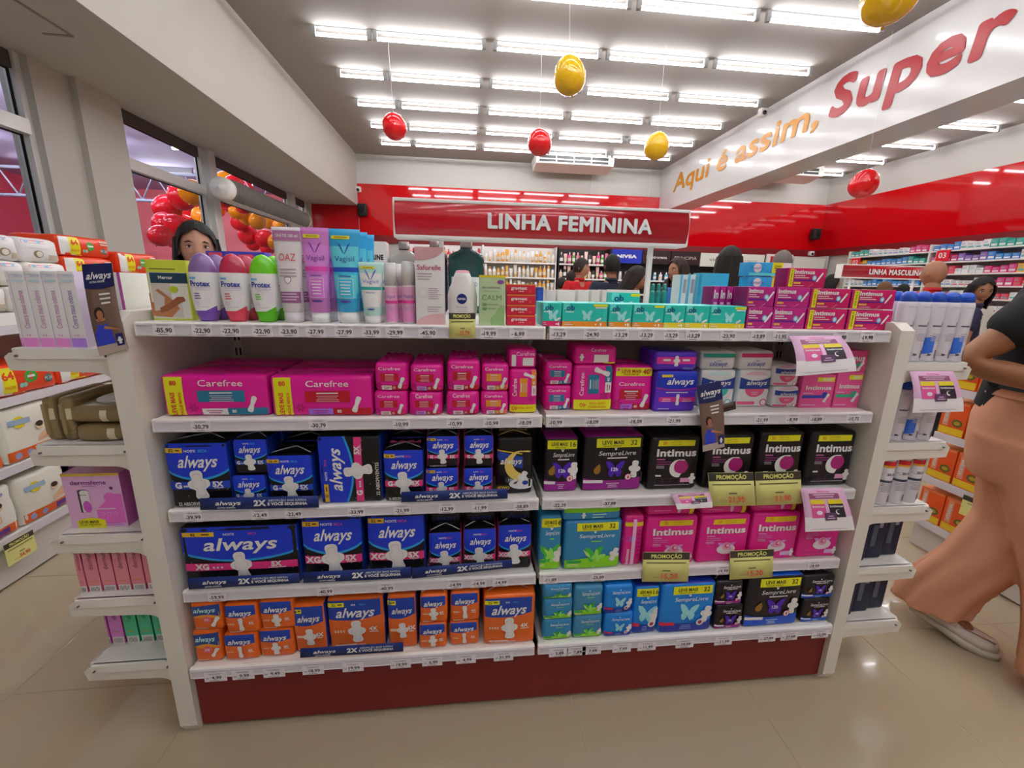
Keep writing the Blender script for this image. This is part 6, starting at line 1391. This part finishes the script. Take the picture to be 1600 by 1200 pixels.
for zi, z in enumerate(MZ[3:]):
    c = rnd.choice(cols)
    for k in range(46):
        y = 7.0-.098*k
        if any(abs(y-q) < .075 for q in (3.965, 5.515)) or y < 2.5: continue
        if k % 4 == 0: c = rnd.choice(cols)
        h = rnd.choice((.08, .10, .12)); key = (c, h)
        if key not in _mb:
            s1 = Shape(.088, .14, h, .001); v_, f_, m_ = s1.body(card(c)); m1 = MB().add(v_, f_, m_).mesh('box'); f = Face(s1); f.R(.1, .15, .9, .4, ink('e8e4e8' if c[0] != 'e' and c[0] != 'd' else rnd.choice(('7a90c0', 'c06070', '60a0a0', 'b8a0c0'))), 1); f.lines(.1, .8, .8, 2, ink('9098a8'), 1, .15, .07, 'l'); _mb[key] = (m1, f.mb.mesh('print'))
        o = bpy.data.objects.new('medicine_carton', _mb[key][0]); C.objects.link(o); o.location = (XS_+.09, y, z+.001); o.rotation_euler = (0, 0, -PI/2)
        if y > 4.0 and cnt < 290:
            l = bpy.data.objects.new('printed_front', _mb[key][1]); C.objects.link(l); l.parent = o
        nmc = {'e': 'white', 'd': 'white', 'c': 'pink or pale', '3': 'blue or green', '8': 'purple'}[c[0]] if c not in ('d83c50', 'e8a030', 'c8dce8') else {'d83c50': 'red', 'e8a030': 'orange', 'c8dce8': 'pale blue'}[c]
        tag(o, '%s carton (%s) from the far end, %s medicine shelf down' % ((['first']+ORD[1:]+['%dth' % q for q in range(11, 60)])[k], nmc, ['sixth', 'fifth', 'fourth', 'third', 'second', 'first'][zi]), 'medicine', 'medicine cartons on the right wall, row %d' % (zi+1)); cnt += 1
        if cnt >= 262: break
for t, (px, py) in (('02', (1336, 410)), ('03', (1472, 399))):
    p = at(px, py, 0, XS_-.02); sh = Shape(.20, .01, .18); v_, f_, m_ = sh.body(card('d82030')); o = MB().add(v_, f_, m_).obj('number_sign'); f = Face(sh); f.T(t, .5, .5, .45, INKW, 2, bold=.02); f.R(0, .95, 1, 1, INKW, 1); f.R(0, 0, .03, 1, INKW, 1); f.mb.obj('sign_lettering', o)
    o.location = (XS_-.01, p.y, p.z-.09); o.rotation_euler = (0, 0, -PI/2); tag(o, 'red number sign on the medicine shelves, '+('left, above the aisle sign' if t == '02' else 'right, above the bald man'), 'sign')
# ------------------------------------------------------------------ people
def skin_mesh(J, E_, root, sub=2):
    """J name->(pos, radius); returns (verts, faces) of a grown smooth surface"""
    names = list(J); me = bpy.data.meshes.new('s'); me.from_pydata([J[n][0] for n in names], [(names.index(a), names.index(b)) for a, b in E_], [])
    o = bpy.data.objects.new('s', me); C.objects.link(o)
    m = o.modifiers.new('k', 'SKIN'); m.use_smooth_shade = True
    lay = me.skin_vertices[0].data
    for i, n in enumerate(names):
        r = J[n][1]; lay[i].radius = (r, r) if not isinstance(r, tuple) else r; lay[i].use_root = (n == root)
    s = o.modifiers.new('u', 'SUBSURF'); s.levels = sub; s.render_levels = sub
    dg = bpy.context.evaluated_depsgraph_get(); r = bpy.data.meshes.new_from_object(o.evaluated_get(dg))
    V = [v.co.copy() for v in r.vertices]; F = [list(p.vertices) for p in r.polygons]
    bpy.data.objects.remove(o); bpy.data.meshes.remove(me); bpy.data.meshes.remove(r)
    return V, F
def head_geo(c, yaw, pitch=0., s=1., fem=False):
    R = Matrix.Rotation(yaw, 3, 'Z') @ Matrix.Rotation(pitch, 3, 'X'); V = []; F = []; nu, nv = 32, 26
    def g(x, z, cx, cz, sx, sz): return math.exp(-((x-cx)/sx)**2-((z-cz)/sz)**2)
    for j in range(nv+1):
        p = PI*j/nv-PI/2
        for i in range(nu):
            t = 2*PI*i/nu; x = math.cos(p)*math.sin(t); y = -math.cos(p)*math.cos(t); z = math.sin(p)
            w = .077 if not fem else .071
            X = x*w*(1-.30*max(0, -z)**1.5); Z = z*.114; Y = y*.092*(1-.12*max(0, -z)) + (-.006*max(0, -z) if y < 0 else .008*max(0, z))
            if y < 0:
                d = 0
                d += .021*g(X, Z, 0, -.028, .010, .016)+.012*g(X, Z, 0, -.004, .008, .022)
                d -= .009*(g(X, Z, .031, .006, .016, .012)+g(X, Z, -.031, .006, .016, .012))
                d += .005*(g(X, Z, .030, .026, .022, .008)+g(X, Z, -.030, .026, .022, .008))
                d += .007*g(X, Z, 0, -.058, .020, .009)+.008*g(X, Z, 0, -.098, .02, .016)-.003*g(X, Z, 0, -.078, .02, .006)
                d += .003*(g(X, Z, .045, -.03, .018, .02)+g(X, Z, -.045, -.03, .018, .02))
                Y -= d
            V.append((X, Y, Z))
    for j in range(nv):
        for i in range(nu): F.append((j*nu+i, j*nu+(i+1) % nu, (j+1)*nu+(i+1) % nu, (j+1)*nu+i))
    tr = lambda p: R@(Vector(p)*s)+Vector(c)
    return [tr(v) for v in V], F, tr
def mk(V, F, m, name, par, smooth=True):
    return MB().add(V, F, m, smooth).obj(name, par)
def face_parts(par, tr, browc, lipc='a85c50', skc='b88468'):
    mb = MB()
    for s in (-1, 1):
        e = MB(); e.ell((s*.031, -.0745, .005), (.0125, .009, .0050), M('e8e2dc', .2), 12, 8); e.v = [tuple(tr(v)) for v in e.v]; eo = e.obj('eye', par)
        q = MB(); q.ell((s*.031, -.0812, .006), (.0058, .0035, .0048), M('1c120e', .15), 10, 6); q.v = [tuple(tr(v)) for v in q.v]; q.obj('iris', eo)
        b = MB(); b.tube([(s*.015, -.086, .024), (s*.030, -.085, .030), (s*.046, -.074, .025)], [.0025, .0035, .0015], M(browc, .8), 6); b.v = [tuple(tr(v)) for v in b.v]; b.obj('eyebrow', par)
        l = MB(); l.tube([(s*.018, -.080, .010), (s*.030, -.0835, .0135), (s*.045, -.074, .009)], [.0012, .002, .001], M('2a1c18', .7), 6); l.v = [tuple(tr(v)) for v in l.v]; l.obj('eyelid', par)
        r = MB(); r.ell((s*.074, .005, -.005), (.007, .015, .026), M(skc, .5), 10, 8); r.v = [tuple(tr(v)) for v in r.v]; r.obj('ear', par)
    m = MB(); m.ell((0, -.0905, -.0555), (.020, .006, .0035), M(lipc, .4), 12, 6); m.ell((0, -.0895, -.0625), (.017, .006, .0042), M(lipc, .4), 12, 6); m.v = [tuple(tr(v)) for v in m.v]; m.obj('lips', par)
def hair(par, tr, col, kind, rnd_=None):
    m = M(col, .68, bump=.35, bs=160); V = []; F = []; r_ = random.Random(5)
    nu = 90
    if kind == 'bald': return
    nv = 18
    for j in range(nv+1):
        t = j/nv
        for i in range(nu):
            a = 2*PI*i/nu; fr = -math.cos(a)      # +1 at the back
            # lowest polar angle by direction: forehead high, nape low
            u_ = max(0, min(1, (fr+.80)/.65)); u_ = u_*u_*(3-2*u_)
            pm = (.40+.25*u_) if kind == 'short' else (.335+.40*u_)
            if kind != 'short': pm -= .07*math.exp(-((min(a, 2*PI-a))/.3)**2)
            pol = t*PI*pm
            x = math.sin(pol)*math.sin(a); y = -math.sin(pol)*math.cos(a); z = math.cos(pol)
            k = 1.0+.006*math.sin(9*a+3*t)+(.009*math.sin(29*a+3*t)+.005*math.sin(47*a) if kind != 'short' else .004*math.sin(40*a))*min(1, t*3)
            g = (.088, .106, .130) if kind != 'short' else (.080, .100, .124)
            V.append(tr((x*g[0]*k, y*g[1]*k+.004, z*g[2]*k+.002)))
    for j in range(nv):
        for i in range(nu): F.append((j*nu+i, j*nu+(i+1) % nu, (j+1)*nu+(i+1) % nu, (j+1)*nu+i))
    mb = MB().add(V, F, m, True)
    if kind in ('long', 'mid'):
        L_ = .42 if kind == 'long' else .22; n = 84; rows_ = 14; V = []; F = []
        for sh_ in (0, 1):
            for j in range(rows_+1):
                t = j/rows_; z = .05-t*L_
                for i in range(n+1):
                    a0 = math.radians(66+14*min(1, t*2)); a = a0+(2*PI-2*a0)*i/n
                    rx = (.088+.016*math.sin(PI*min(1, t*1.2)))*(1-.16*sh_); ry = (.104+.01*t)*(1-.14*sh_)
                    k = 1+.02*math.sin(11*a+2*t)+.012*math.sin(37*a+4*t)
                    x = rx*math.sin(a)*k; y = -ry*math.cos(a)*k+.006+(.03*t if math.cos(a) < 0 else .0)
                    V.append(tr((x, y, z)))
        q = (rows_+1)*(n+1)
        for j in range(rows_):
            for i in range(n):
                a = j*(n+1)+i; F.append((a, a+1, a+n+2, a+n+1)); F.append((q+a, q+a+n+1, q+a+n+2, q+a+1))
            a = j*(n+1); F.append((a, a+n+1, q+a+n+1, q+a)); a += n; F.append((a, q+a, q+a+n+1, a+n+1))
        for i in range(n): a = rows_*(n+1)+i; F.append((a, a+1, q+a+1, q+a))
        mb.add(V, F, m, True)
    return mb.obj('hair', par)
def hand_geo(mb, wrist, fore, skin, side, s=1.):
    """palm and five curled fingers continuing the forearm"""
    w = Vector(wrist); d = (Vector(wrist)-Vector(fore)).normalized()
    up = Vector((0, 0, 1)); lat = d.cross(up); lat = lat.normalized() if lat.length > .2 else Vector((0, 1, 0)); nrm = lat.cross(d).normalized()
    c = w+d*.045*s; V = []; F = []
    mb.tube([w-d*.01, w+d*.02*s, w+d*.05*s, w+d*.085*s], [.024*s, .030*s, .036*s, .032*s], skin, 10)
    for k, L_ in enumerate((.062, .074, .070, .055)):
        b = w+d*.078*s+lat*((k-1.5)*.0185*s); cu = -nrm
        mb.tube([b, b+d*L_*.45*s+cu*.004, b+d*L_*.78*s+cu*.016*s, b+d*L_*.95*s+cu*.034*s], [.0095*s, .009*s, .0082*s, .006*s], skin, 8)
    b = w+d*.028*s-lat*.028*s; mb.tube([b, b+d*.028*s-lat*.022*s, b+d*.052*s-lat*.026*s-nrm*.008], [.012*s, .0105*s, .0075*s], skin, 8)
def person(x, y, H, yaw, label, shirt, pants, hk, hc, skin='b98468', fem=False, hyaw=0., pitch=0., arms=None, group=None):
    k = H/1.72; g = empty('person', (x, y, 0), yaw, label, 'person'); sm = M(skin, .5, bump=.05, bs=80)
    if len(label.split()) > 16: _warn.append((len(label.split()), label))
    sw = .165 if fem else .19
    J = {'pel': ((0, .0, .93), .12), 'bel': ((0, 0, 1.08), .105 if fem else .12), 'che': ((0, 0, 1.27), .125 if fem else .14), 'nb': ((0, .012, 1.43), .062), 'nk': ((0, .0, 1.50), .05), 'hd': ((0, -.005, 1.60), .052)}
    E_ = [('pel', 'bel'), ('bel', 'che'), ('che', 'nb'), ('nb', 'nk'), ('nk', 'hd')]
    for s, n in ((-1, 'l'), (1, 'r')):
        el, wr = (arms or {}).get(n, ((s*(sw+.065), .03, 1.13), (s*(sw+.055), -.08, .89)))
        J.update({'sh'+n: ((s*sw, .01, 1.385), .055), 'el'+n: (el, .040), 'wr'+n: (wr, .026),
                  'hp'+n: ((s*.09, 0, .86), .085), 'kn'+n: ((s*.10, -.01, .49), .056), 'an'+n: ((s*.10, .02, .09), .036), 'to'+n: ((s*.11, -.13, .035), .030)})
        E_ += [('che', 'sh'+n), ('sh'+n, 'el'+n), ('el'+n, 'wr'+n), ('pel', 'hp'+n), ('hp'+n, 'kn'+n), ('kn'+n, 'an'+n), ('an'+n, 'to'+n)]
    def fl(V): return [Vector((v.x, v.y*(.74 if (.78 < v.z < 1.46 and abs(v.x) < sw+.01) else 1), v.z))*k for v in V]
    V, F = skin_mesh(J, E_, 'pel'); mb = MB().add(fl(V), F, sm, True)
    for n in 'lr': hand_geo(mb, Vector(J['wr'+n][0])*k, Vector(J['el'+n][0])*k, sm, n, k)
    HV, HF, tr = head_geo(Vector((0, -.012, 1.592))*k, hyaw, pitch, k, fem); mb.add(HV, HF, sm, True); mb.obj('body', g)
    face_parts(g, tr, hc if hk != 'bald' else '4a3a30', skc=skin); hair(g, tr, hc, hk)
    if hk == 'bald': pass
    # shirt
    S = {n: (J[n][0], (J[n][1] if not isinstance(J[n][1], tuple) else J[n][1][0])+.016) for n in ('pel', 'bel', 'che', 'shl', 'shr')}
    S['nb'] = ((0, .012, 1.415), .070); ES = [('pel', 'bel'), ('bel', 'che'), ('che', 'nb'), ('che', 'shl'), ('che', 'shr')]
    for n in 'lr':
        a, b = Vector(J['sh'+n][0]), Vector(J['el'+n][0]); S['sl'+n] = (tuple(a.lerp(b, .72)), .064); ES.append(('sh'+n, 'sl'+n))
    V, F = skin_mesh(S, ES, 'pel'); o = MB().add(fl(V), F, M(shirt, .8, bump=.4, bs=18), True).obj('shirt', g)
    c = MB(); c.loft([(1.425*k, 0, .008*k, .068*k, .060*k, M(shirt, .8)), (1.475*k, 0, .006*k, .062*k, .056*k, M(shirt, .8)), (1.455*k, 0, .006*k, .070*k, .064*k, M(shirt, .8))], 16, cap=False); c.obj('collar', g)
    P_ = {'pel': (J['pel'][0], .135)}; EP = []
    for n in 'lr':
        for q, r in (('hp', .098), ('kn', .072), ('an', .060)): P_[q+n] = (J[q+n][0], r)
        EP += [('pel', 'hp'+n), ('hp'+n, 'kn'+n), ('kn'+n, 'an'+n)]
    V, F = skin_mesh(P_, EP, 'pel'); MB().add(fl(V), F, M(pants, .85, bump=.3, bs=18), True).obj('trousers', g)
    for s in (-1, 1):
        b = MB(); b.rbox(s*.105*k-.045, s*.105*k+.045, -.17*k, .075*k, 0, .07, M('2c2a2c', .5), r=.028, n=3); b.obj('shoe', g)
    return g
def headpos(px, ytop, yy): return at(px, ytop, 1, yy)
def stand_at(px, ytop, yy): p = headpos(px, ytop, yy); return p.x, p.y, min(1.86, max(1.45, p.z))
x_, y_, h_ = stand_at(908, 402, 4.0); person(x_, y_, h_, .55, 'man in a red polo shirt with short dark hair, facing right', 'c4141c', '20242c', 'short', '2a2018', 'b88268', hyaw=.5)
x_, y_, h_ = stand_at(958, 396, 3.1); person(x_, y_, h_, PI+.2, 'person with short black hair in a navy shirt, seen from behind', '1c2438', '22242c', 'short', '14100e', 'a06a50')
x_, y_, h_ = stand_at(993, 415, 2.45); person(x_, y_, h_, .9, 'woman with dark hair looking down beside the sign post', '3a2c30', '22242c', 'long', '221814', 'a87458', True, .3, .3)
x_, y_, h_ = stand_at(1062, 402, 2.65); person(x_, y_, h_, -1.1, 'woman with long brown hair left of the dark-haired woman', '2c2428', '22242c', 'long', '2e1d14', 'b07c60', True, -.2)
x_, y_, h_ = stand_at(1143, 384, 1.85); person(x_, y_, h_, PI-.3, 'woman with long black hair and orange red top, from behind', 'c8402c', '22242c', 'long', '17100c', 'a87458', True)
x_, y_, h_ = stand_at(1226, 390, 2.9); person(x_, y_, h_, PI, 'man with cropped grey hair behind the cartons', '4a4c50', '22242c', 'short', '6c625c', 'b48670')
x_, y_, h_ = stand_at(878, 434, 4.7); person(x_, y_, h_, PI-.5, 'short person with black hair in pale blue, left of the man in red', '8a98b8', '22242c', 'short', '16120f', 'a87458')
x_, y_, h_ = stand_at(893, 422, 5.4); person(x_, y_, h_, 2.4, 'dark-haired person behind the left shoulder of the man in red', '6a5048', '22242c', 'short', '16120f', 'a87458')
x_, y_, h_ = stand_at(1047, 436, 3.6); person(x_, y_, h_, 1.2, 'small dark-haired person in dark red just right of the sign post', '7a1c28', '22242c', 'short', '1c1512', 'a87458')
x_, y_, h_ = stand_at(1302, 428, 4.6); person(x_, y_, h_, 1.3, 'dark-haired person left of the men\'s line sign', '30282c', '22242c', 'mid', '14100e', 'a87458', True)
x_, y_, h_ = stand_at(1385, 440, 4.1); person(x_, y_, h_, PI, 'person with light brown hair behind the men\'s gondola', '6a5848', '22242c', 'mid', '6c4a2c', 'b08468')
x_, y_, h_ = stand_at(1414, 443, 4.3); person(x_, y_, h_, PI, 'person with black hair behind the men\'s gondola', '202024', '22242c', 'short', '0e0c0c', 'a87458')
x_, y_, h_ = stand_at(1467, 405, 2.15); person(x_, y_, h_, PI+.1, 'bald man in a red shirt seen from behind', 'c01420', '22242c', 'bald', '3a2c24', 'a87458')
x_, y_, h_ = stand_at(1536, 432, 1.95); person(x_, y_, h_, .7, 'woman with dark hair by the orange cartons, looking left', '2c2c48', '22242c', 'mid', '18120f', 'a06c50', True, -1.2, .2)
p = at(303, 344, 1, .95)
person(p.x, p.y, p.z-.004, .42, 'woman with black hair behind the shower gels, at the left', '181618', '22242c', 'long', '120c0c', 'c08e76', True, .10, .0)
# the woman walking past on the right: joints in world coordinates around her stand point
wx, wy = 1.74, .10
g = empty('person', (wx, wy, 0), 0, 'woman in black T-shirt and wide peach trousers walking past on the right', 'person'); sk = M('94603f', .5, bump=.05, bs=80)
dr = Vector((.5, -.866, 0)); rt = Vector((-.866, -.5, 0))      # walking direction, her right-hand side
def W_(f_, s_, z): return tuple(dr*f_+rt*s_+Vector((0, 0, z)))
J = {'pel': (W_(0, 0, .90), .105), 'bel': (W_(.01, 0, 1.04), .108), 'che': (W_(.01, 0, 1.20), .13), 'nb': (W_(.0, 0, 1.36), .06), 'nk': (W_(.01, 0, 1.42), .047), 'hd': (W_(.02, 0, 1.51), .05),
     'shr': (W_(0, .165, 1.315), .046), 'elr': (W_(-.17, .27, 1.10), .048), 'wrr': (W_(.08, .23, 1.05), .030), 'shl': (W_(0, -.165, 1.315), .046), 'ell': (W_(-.04, -.27, 1.09), .046), 'wrl': (W_(.20, -.14, 1.10), .029),
     'hpr': (W_(.02, .065, .83), .07), 'knr': (W_(.17, .10, .47), .06), 'anr': (W_(.27, .12, .09), .036), 'tor': (W_(.41, .12, .04), .028),
     'hpl': (W_(-.0, -.065, .83), .07), 'knl': (W_(.04, -.02, .47), .06), 'anl': (W_(-.12, .03, .13), .036), 'tol': (W_(.02, .03, .045), .028)}
E_ = [('pel', 'bel'), ('bel', 'che'), ('che', 'nb'), ('nb', 'nk'), ('nk', 'hd')]
for n in 'lr': E_ += [('che', 'sh'+n), ('sh'+n, 'el'+n), ('el'+n, 'wr'+n), ('pel', 'hp'+n), ('hp'+n, 'kn'+n), ('kn'+n, 'an'+n), ('an'+n, 'to'+n)]
V, F = skin_mesh(J, E_, 'pel'); mb = MB().add(V, F, sk, True)
for n in 'lr': hand_geo(mb, J['wr'+n][0], J['el'+n][0], sk, n, .95)
HV, HF, tr = head_geo(W_(.03, 0, 1.52), .52, .05, .95, True); mb.add(HV, HF, sk, True); mb.obj('body', g); face_parts(g, tr, '1c1410'); hair(g, tr, '17110e', 'long')
S = {n: (J[n][0], J[n][1]+.030) for n in ('bel', 'che', 'shl', 'shr')}; S['shl'] = (J['shl'][0], .092); S['shr'] = (J['shr'][0], .092); S['lo'] = (W_(0, 0, 1.0), .120); S['nb'] = (W_(0, 0, 1.345), .07)
for n in 'lr': S['sl'+n] = (tuple(Vector(J['sh'+n][0]).lerp(Vector(J['el'+n][0]), .66)), .074)
V, F = skin_mesh(S, [('lo', 'bel'), ('bel', 'che'), ('che', 'nb'), ('che', 'shl'), ('che', 'shr'), ('shl', 'sll'), ('shr', 'slr')], 'bel')
tee = M('141519', .85, bump=.4, bs=14)
VS_, FS_ = V, F
peach = M('dc9e7e', .85, bump=.7, bs=11)
def leg(secs, name):
    V = []; F = []; n = 40
    for (c, rx, ry, rot, fold) in secs:
        for i in range(n):
            a = 2*PI*i/n; k = 1+fold*math.sin(7*a+rot*3)+fold*.5*math.sin(13*a)
            p = Vector((rx*k*math.cos(a), ry*k*math.sin(a), 0)); p = Matrix.Rotation(math.atan2(rt.y, rt.x), 3, 'Z')@p
            V.append(Vector(c)+p)
    for j in range(len(secs)-1):
        for i in range(n): F.append((j*n+i, j*n+(i+1) % n, (j+1)*n+(i+1) % n, (j+1)*n+i))
    F.append(list(range(n))); F.append([(len(secs)-1)*n+i for i in range(n-1, -1, -1)])
    return V, F
mt = MB()
V, F = leg([(W_(0, 0, 1.015), .148, .118, 0, .008), (W_(0, 0, .98), .158, .128, 0, .008), (W_(-.01, 0, .90), .162, .136, 0, .006), (W_(-.005, 0, .82), .164, .138, 0, .006), (W_(.0, .0, .74), .158, .134, 0, .01), (W_(0, 0, .68), .14, .12, 0, .02)], 'hip'); mt.add(V, F, peach, True)
V, F = leg([(W_(-.01, -.06, .84), .10, .135, 0, .005), (W_(.02, -.04, .70), .10, .118, .2, .02), (W_(.035, -.02, .52), .095, .11, .4, .03), (W_(-.01, .01, .35), .095, .11, .6, .06), (W_(-.09, .03, .19), .095, .11, .8, .09), (W_(-.115, .04, .095), .10, .115, 1, .10)], 'r'); mt.add(V, F, peach, True)
V, F = leg([(W_(.02, .07, .84), .105, .15, 0, .005), (W_(.09, .07, .70), .108, .135, .2, .01), (W_(.17, .08, .48), .11, .125, .4, .03), (W_(.22, .09, .33), .115, .13, .6, .05), (W_(.26, .10, .18), .125, .14, .8, .07), (W_(.28, .11, .06), .13, .15, 1, .08)], 'l'); mt.add(V, F, peach, True)
tr_ = mt.obj('trousers', g)
def fuse(o, vx, it):
    r = o.modifiers.new('r', 'REMESH'); r.mode = 'VOXEL'; r.voxel_size = vx; r.use_smooth_shade = True
    q = o.modifiers.new('s', 'SMOOTH'); q.iterations = it; q.factor = .5
    me = bpy.data.meshes.new_from_object(o.evaluated_get(bpy.context.evaluated_depsgraph_get())); o.modifiers.clear(); old = o.data; o.data = me
    if not me.materials: me.materials.append(old.materials[0])
    me.polygons.foreach_set('use_smooth', [True]*len(me.polygons))
fuse(tr_, .009, 8)
wb_ = MB(); 
V2, F2 = leg([(W_(0, 0, 1.012), .160, .130, 0, .01), (W_(.005, 0, 1.05), .158, .130, 0, .01), (W_(.01, 0, 1.12), .150, .128, 0, .006), (W_(.01, 0, 1.19), .160, .142, 0, 0), (W_(.01, 0, 1.28), .165, .140, 0, 0), (W_(.0, 0, 1.335), .150, .112, 0, 0), (W_(.0, 0, 1.37), .105, .085, 0, 0), (W_(.0, 0, 1.392), .068, .064, 0, 0)], 'h'); so_ = MB().add(VS_, FS_, tee, True).add(V2, F2, tee, True).ell(W_(0, .135, 1.30), (.088, .088, .078), tee).ell(W_(0, -.135, 1.30), (.088, .088, .078), tee).obj('shirt', g)
V, F = leg([(W_(0, 0, .985), .162, .132, 0, .0), (W_(0, 0, 1.02), .154, .124, 0, .0)], 'b'); wb_.add(V, F, M('b97c5c', .8), True); wb_.obj('waistband', g)
def shoe(c, heelup, name='shoe'):
    mb = MB(); so = M('d8cfc0', .6); up = M('dcd2c8', .6); n = 24
    prof = [(-.13, .034), (-.10, .040), (-.03, .038), (.04, .046), (.09, .044), (.125, .028), (.135, .012)]
    out = [(f_, w) for f_, w in prof]+[(f_, -w) for f_, w in prof[::-1]]
    zz = lambda f_: heelup*max(0, (.05-f_)/.18)
    for (z0, z1, k0, k1, m_) in ((0, .025, 1.05, 1.08, so), (.025, .055, 1.0, .92, up), (.055, .085, .90, .55, up)):
        V = [W_(c[0]+f_*k0*.92, c[1]+w*k0, z0+zz(f_)) for f_, w in out]+[W_(c[0]+(f_*k1*.92-(.02 if z1 > .08 else 0)), c[1]+w*k1, z1+zz(f_)-(.02 if (z1 > .08 and f_ > .05) else 0)) for f_, w in out]
        q = len(out); F = [(i, (i+1) % q, q+(i+1) % q, q+i) for i in range(q)]+[list(range(q-1, -1, -1)), list(range(q, 2*q))]
        mb.add(V, F, m_, True)
    mb.obj(name, g)
shoe((-.03, .035), .05); shoe((.33, .12), 0)
bpy.context.view_layer.update()
for w_ in _warn: print('LABELWARN', w_)
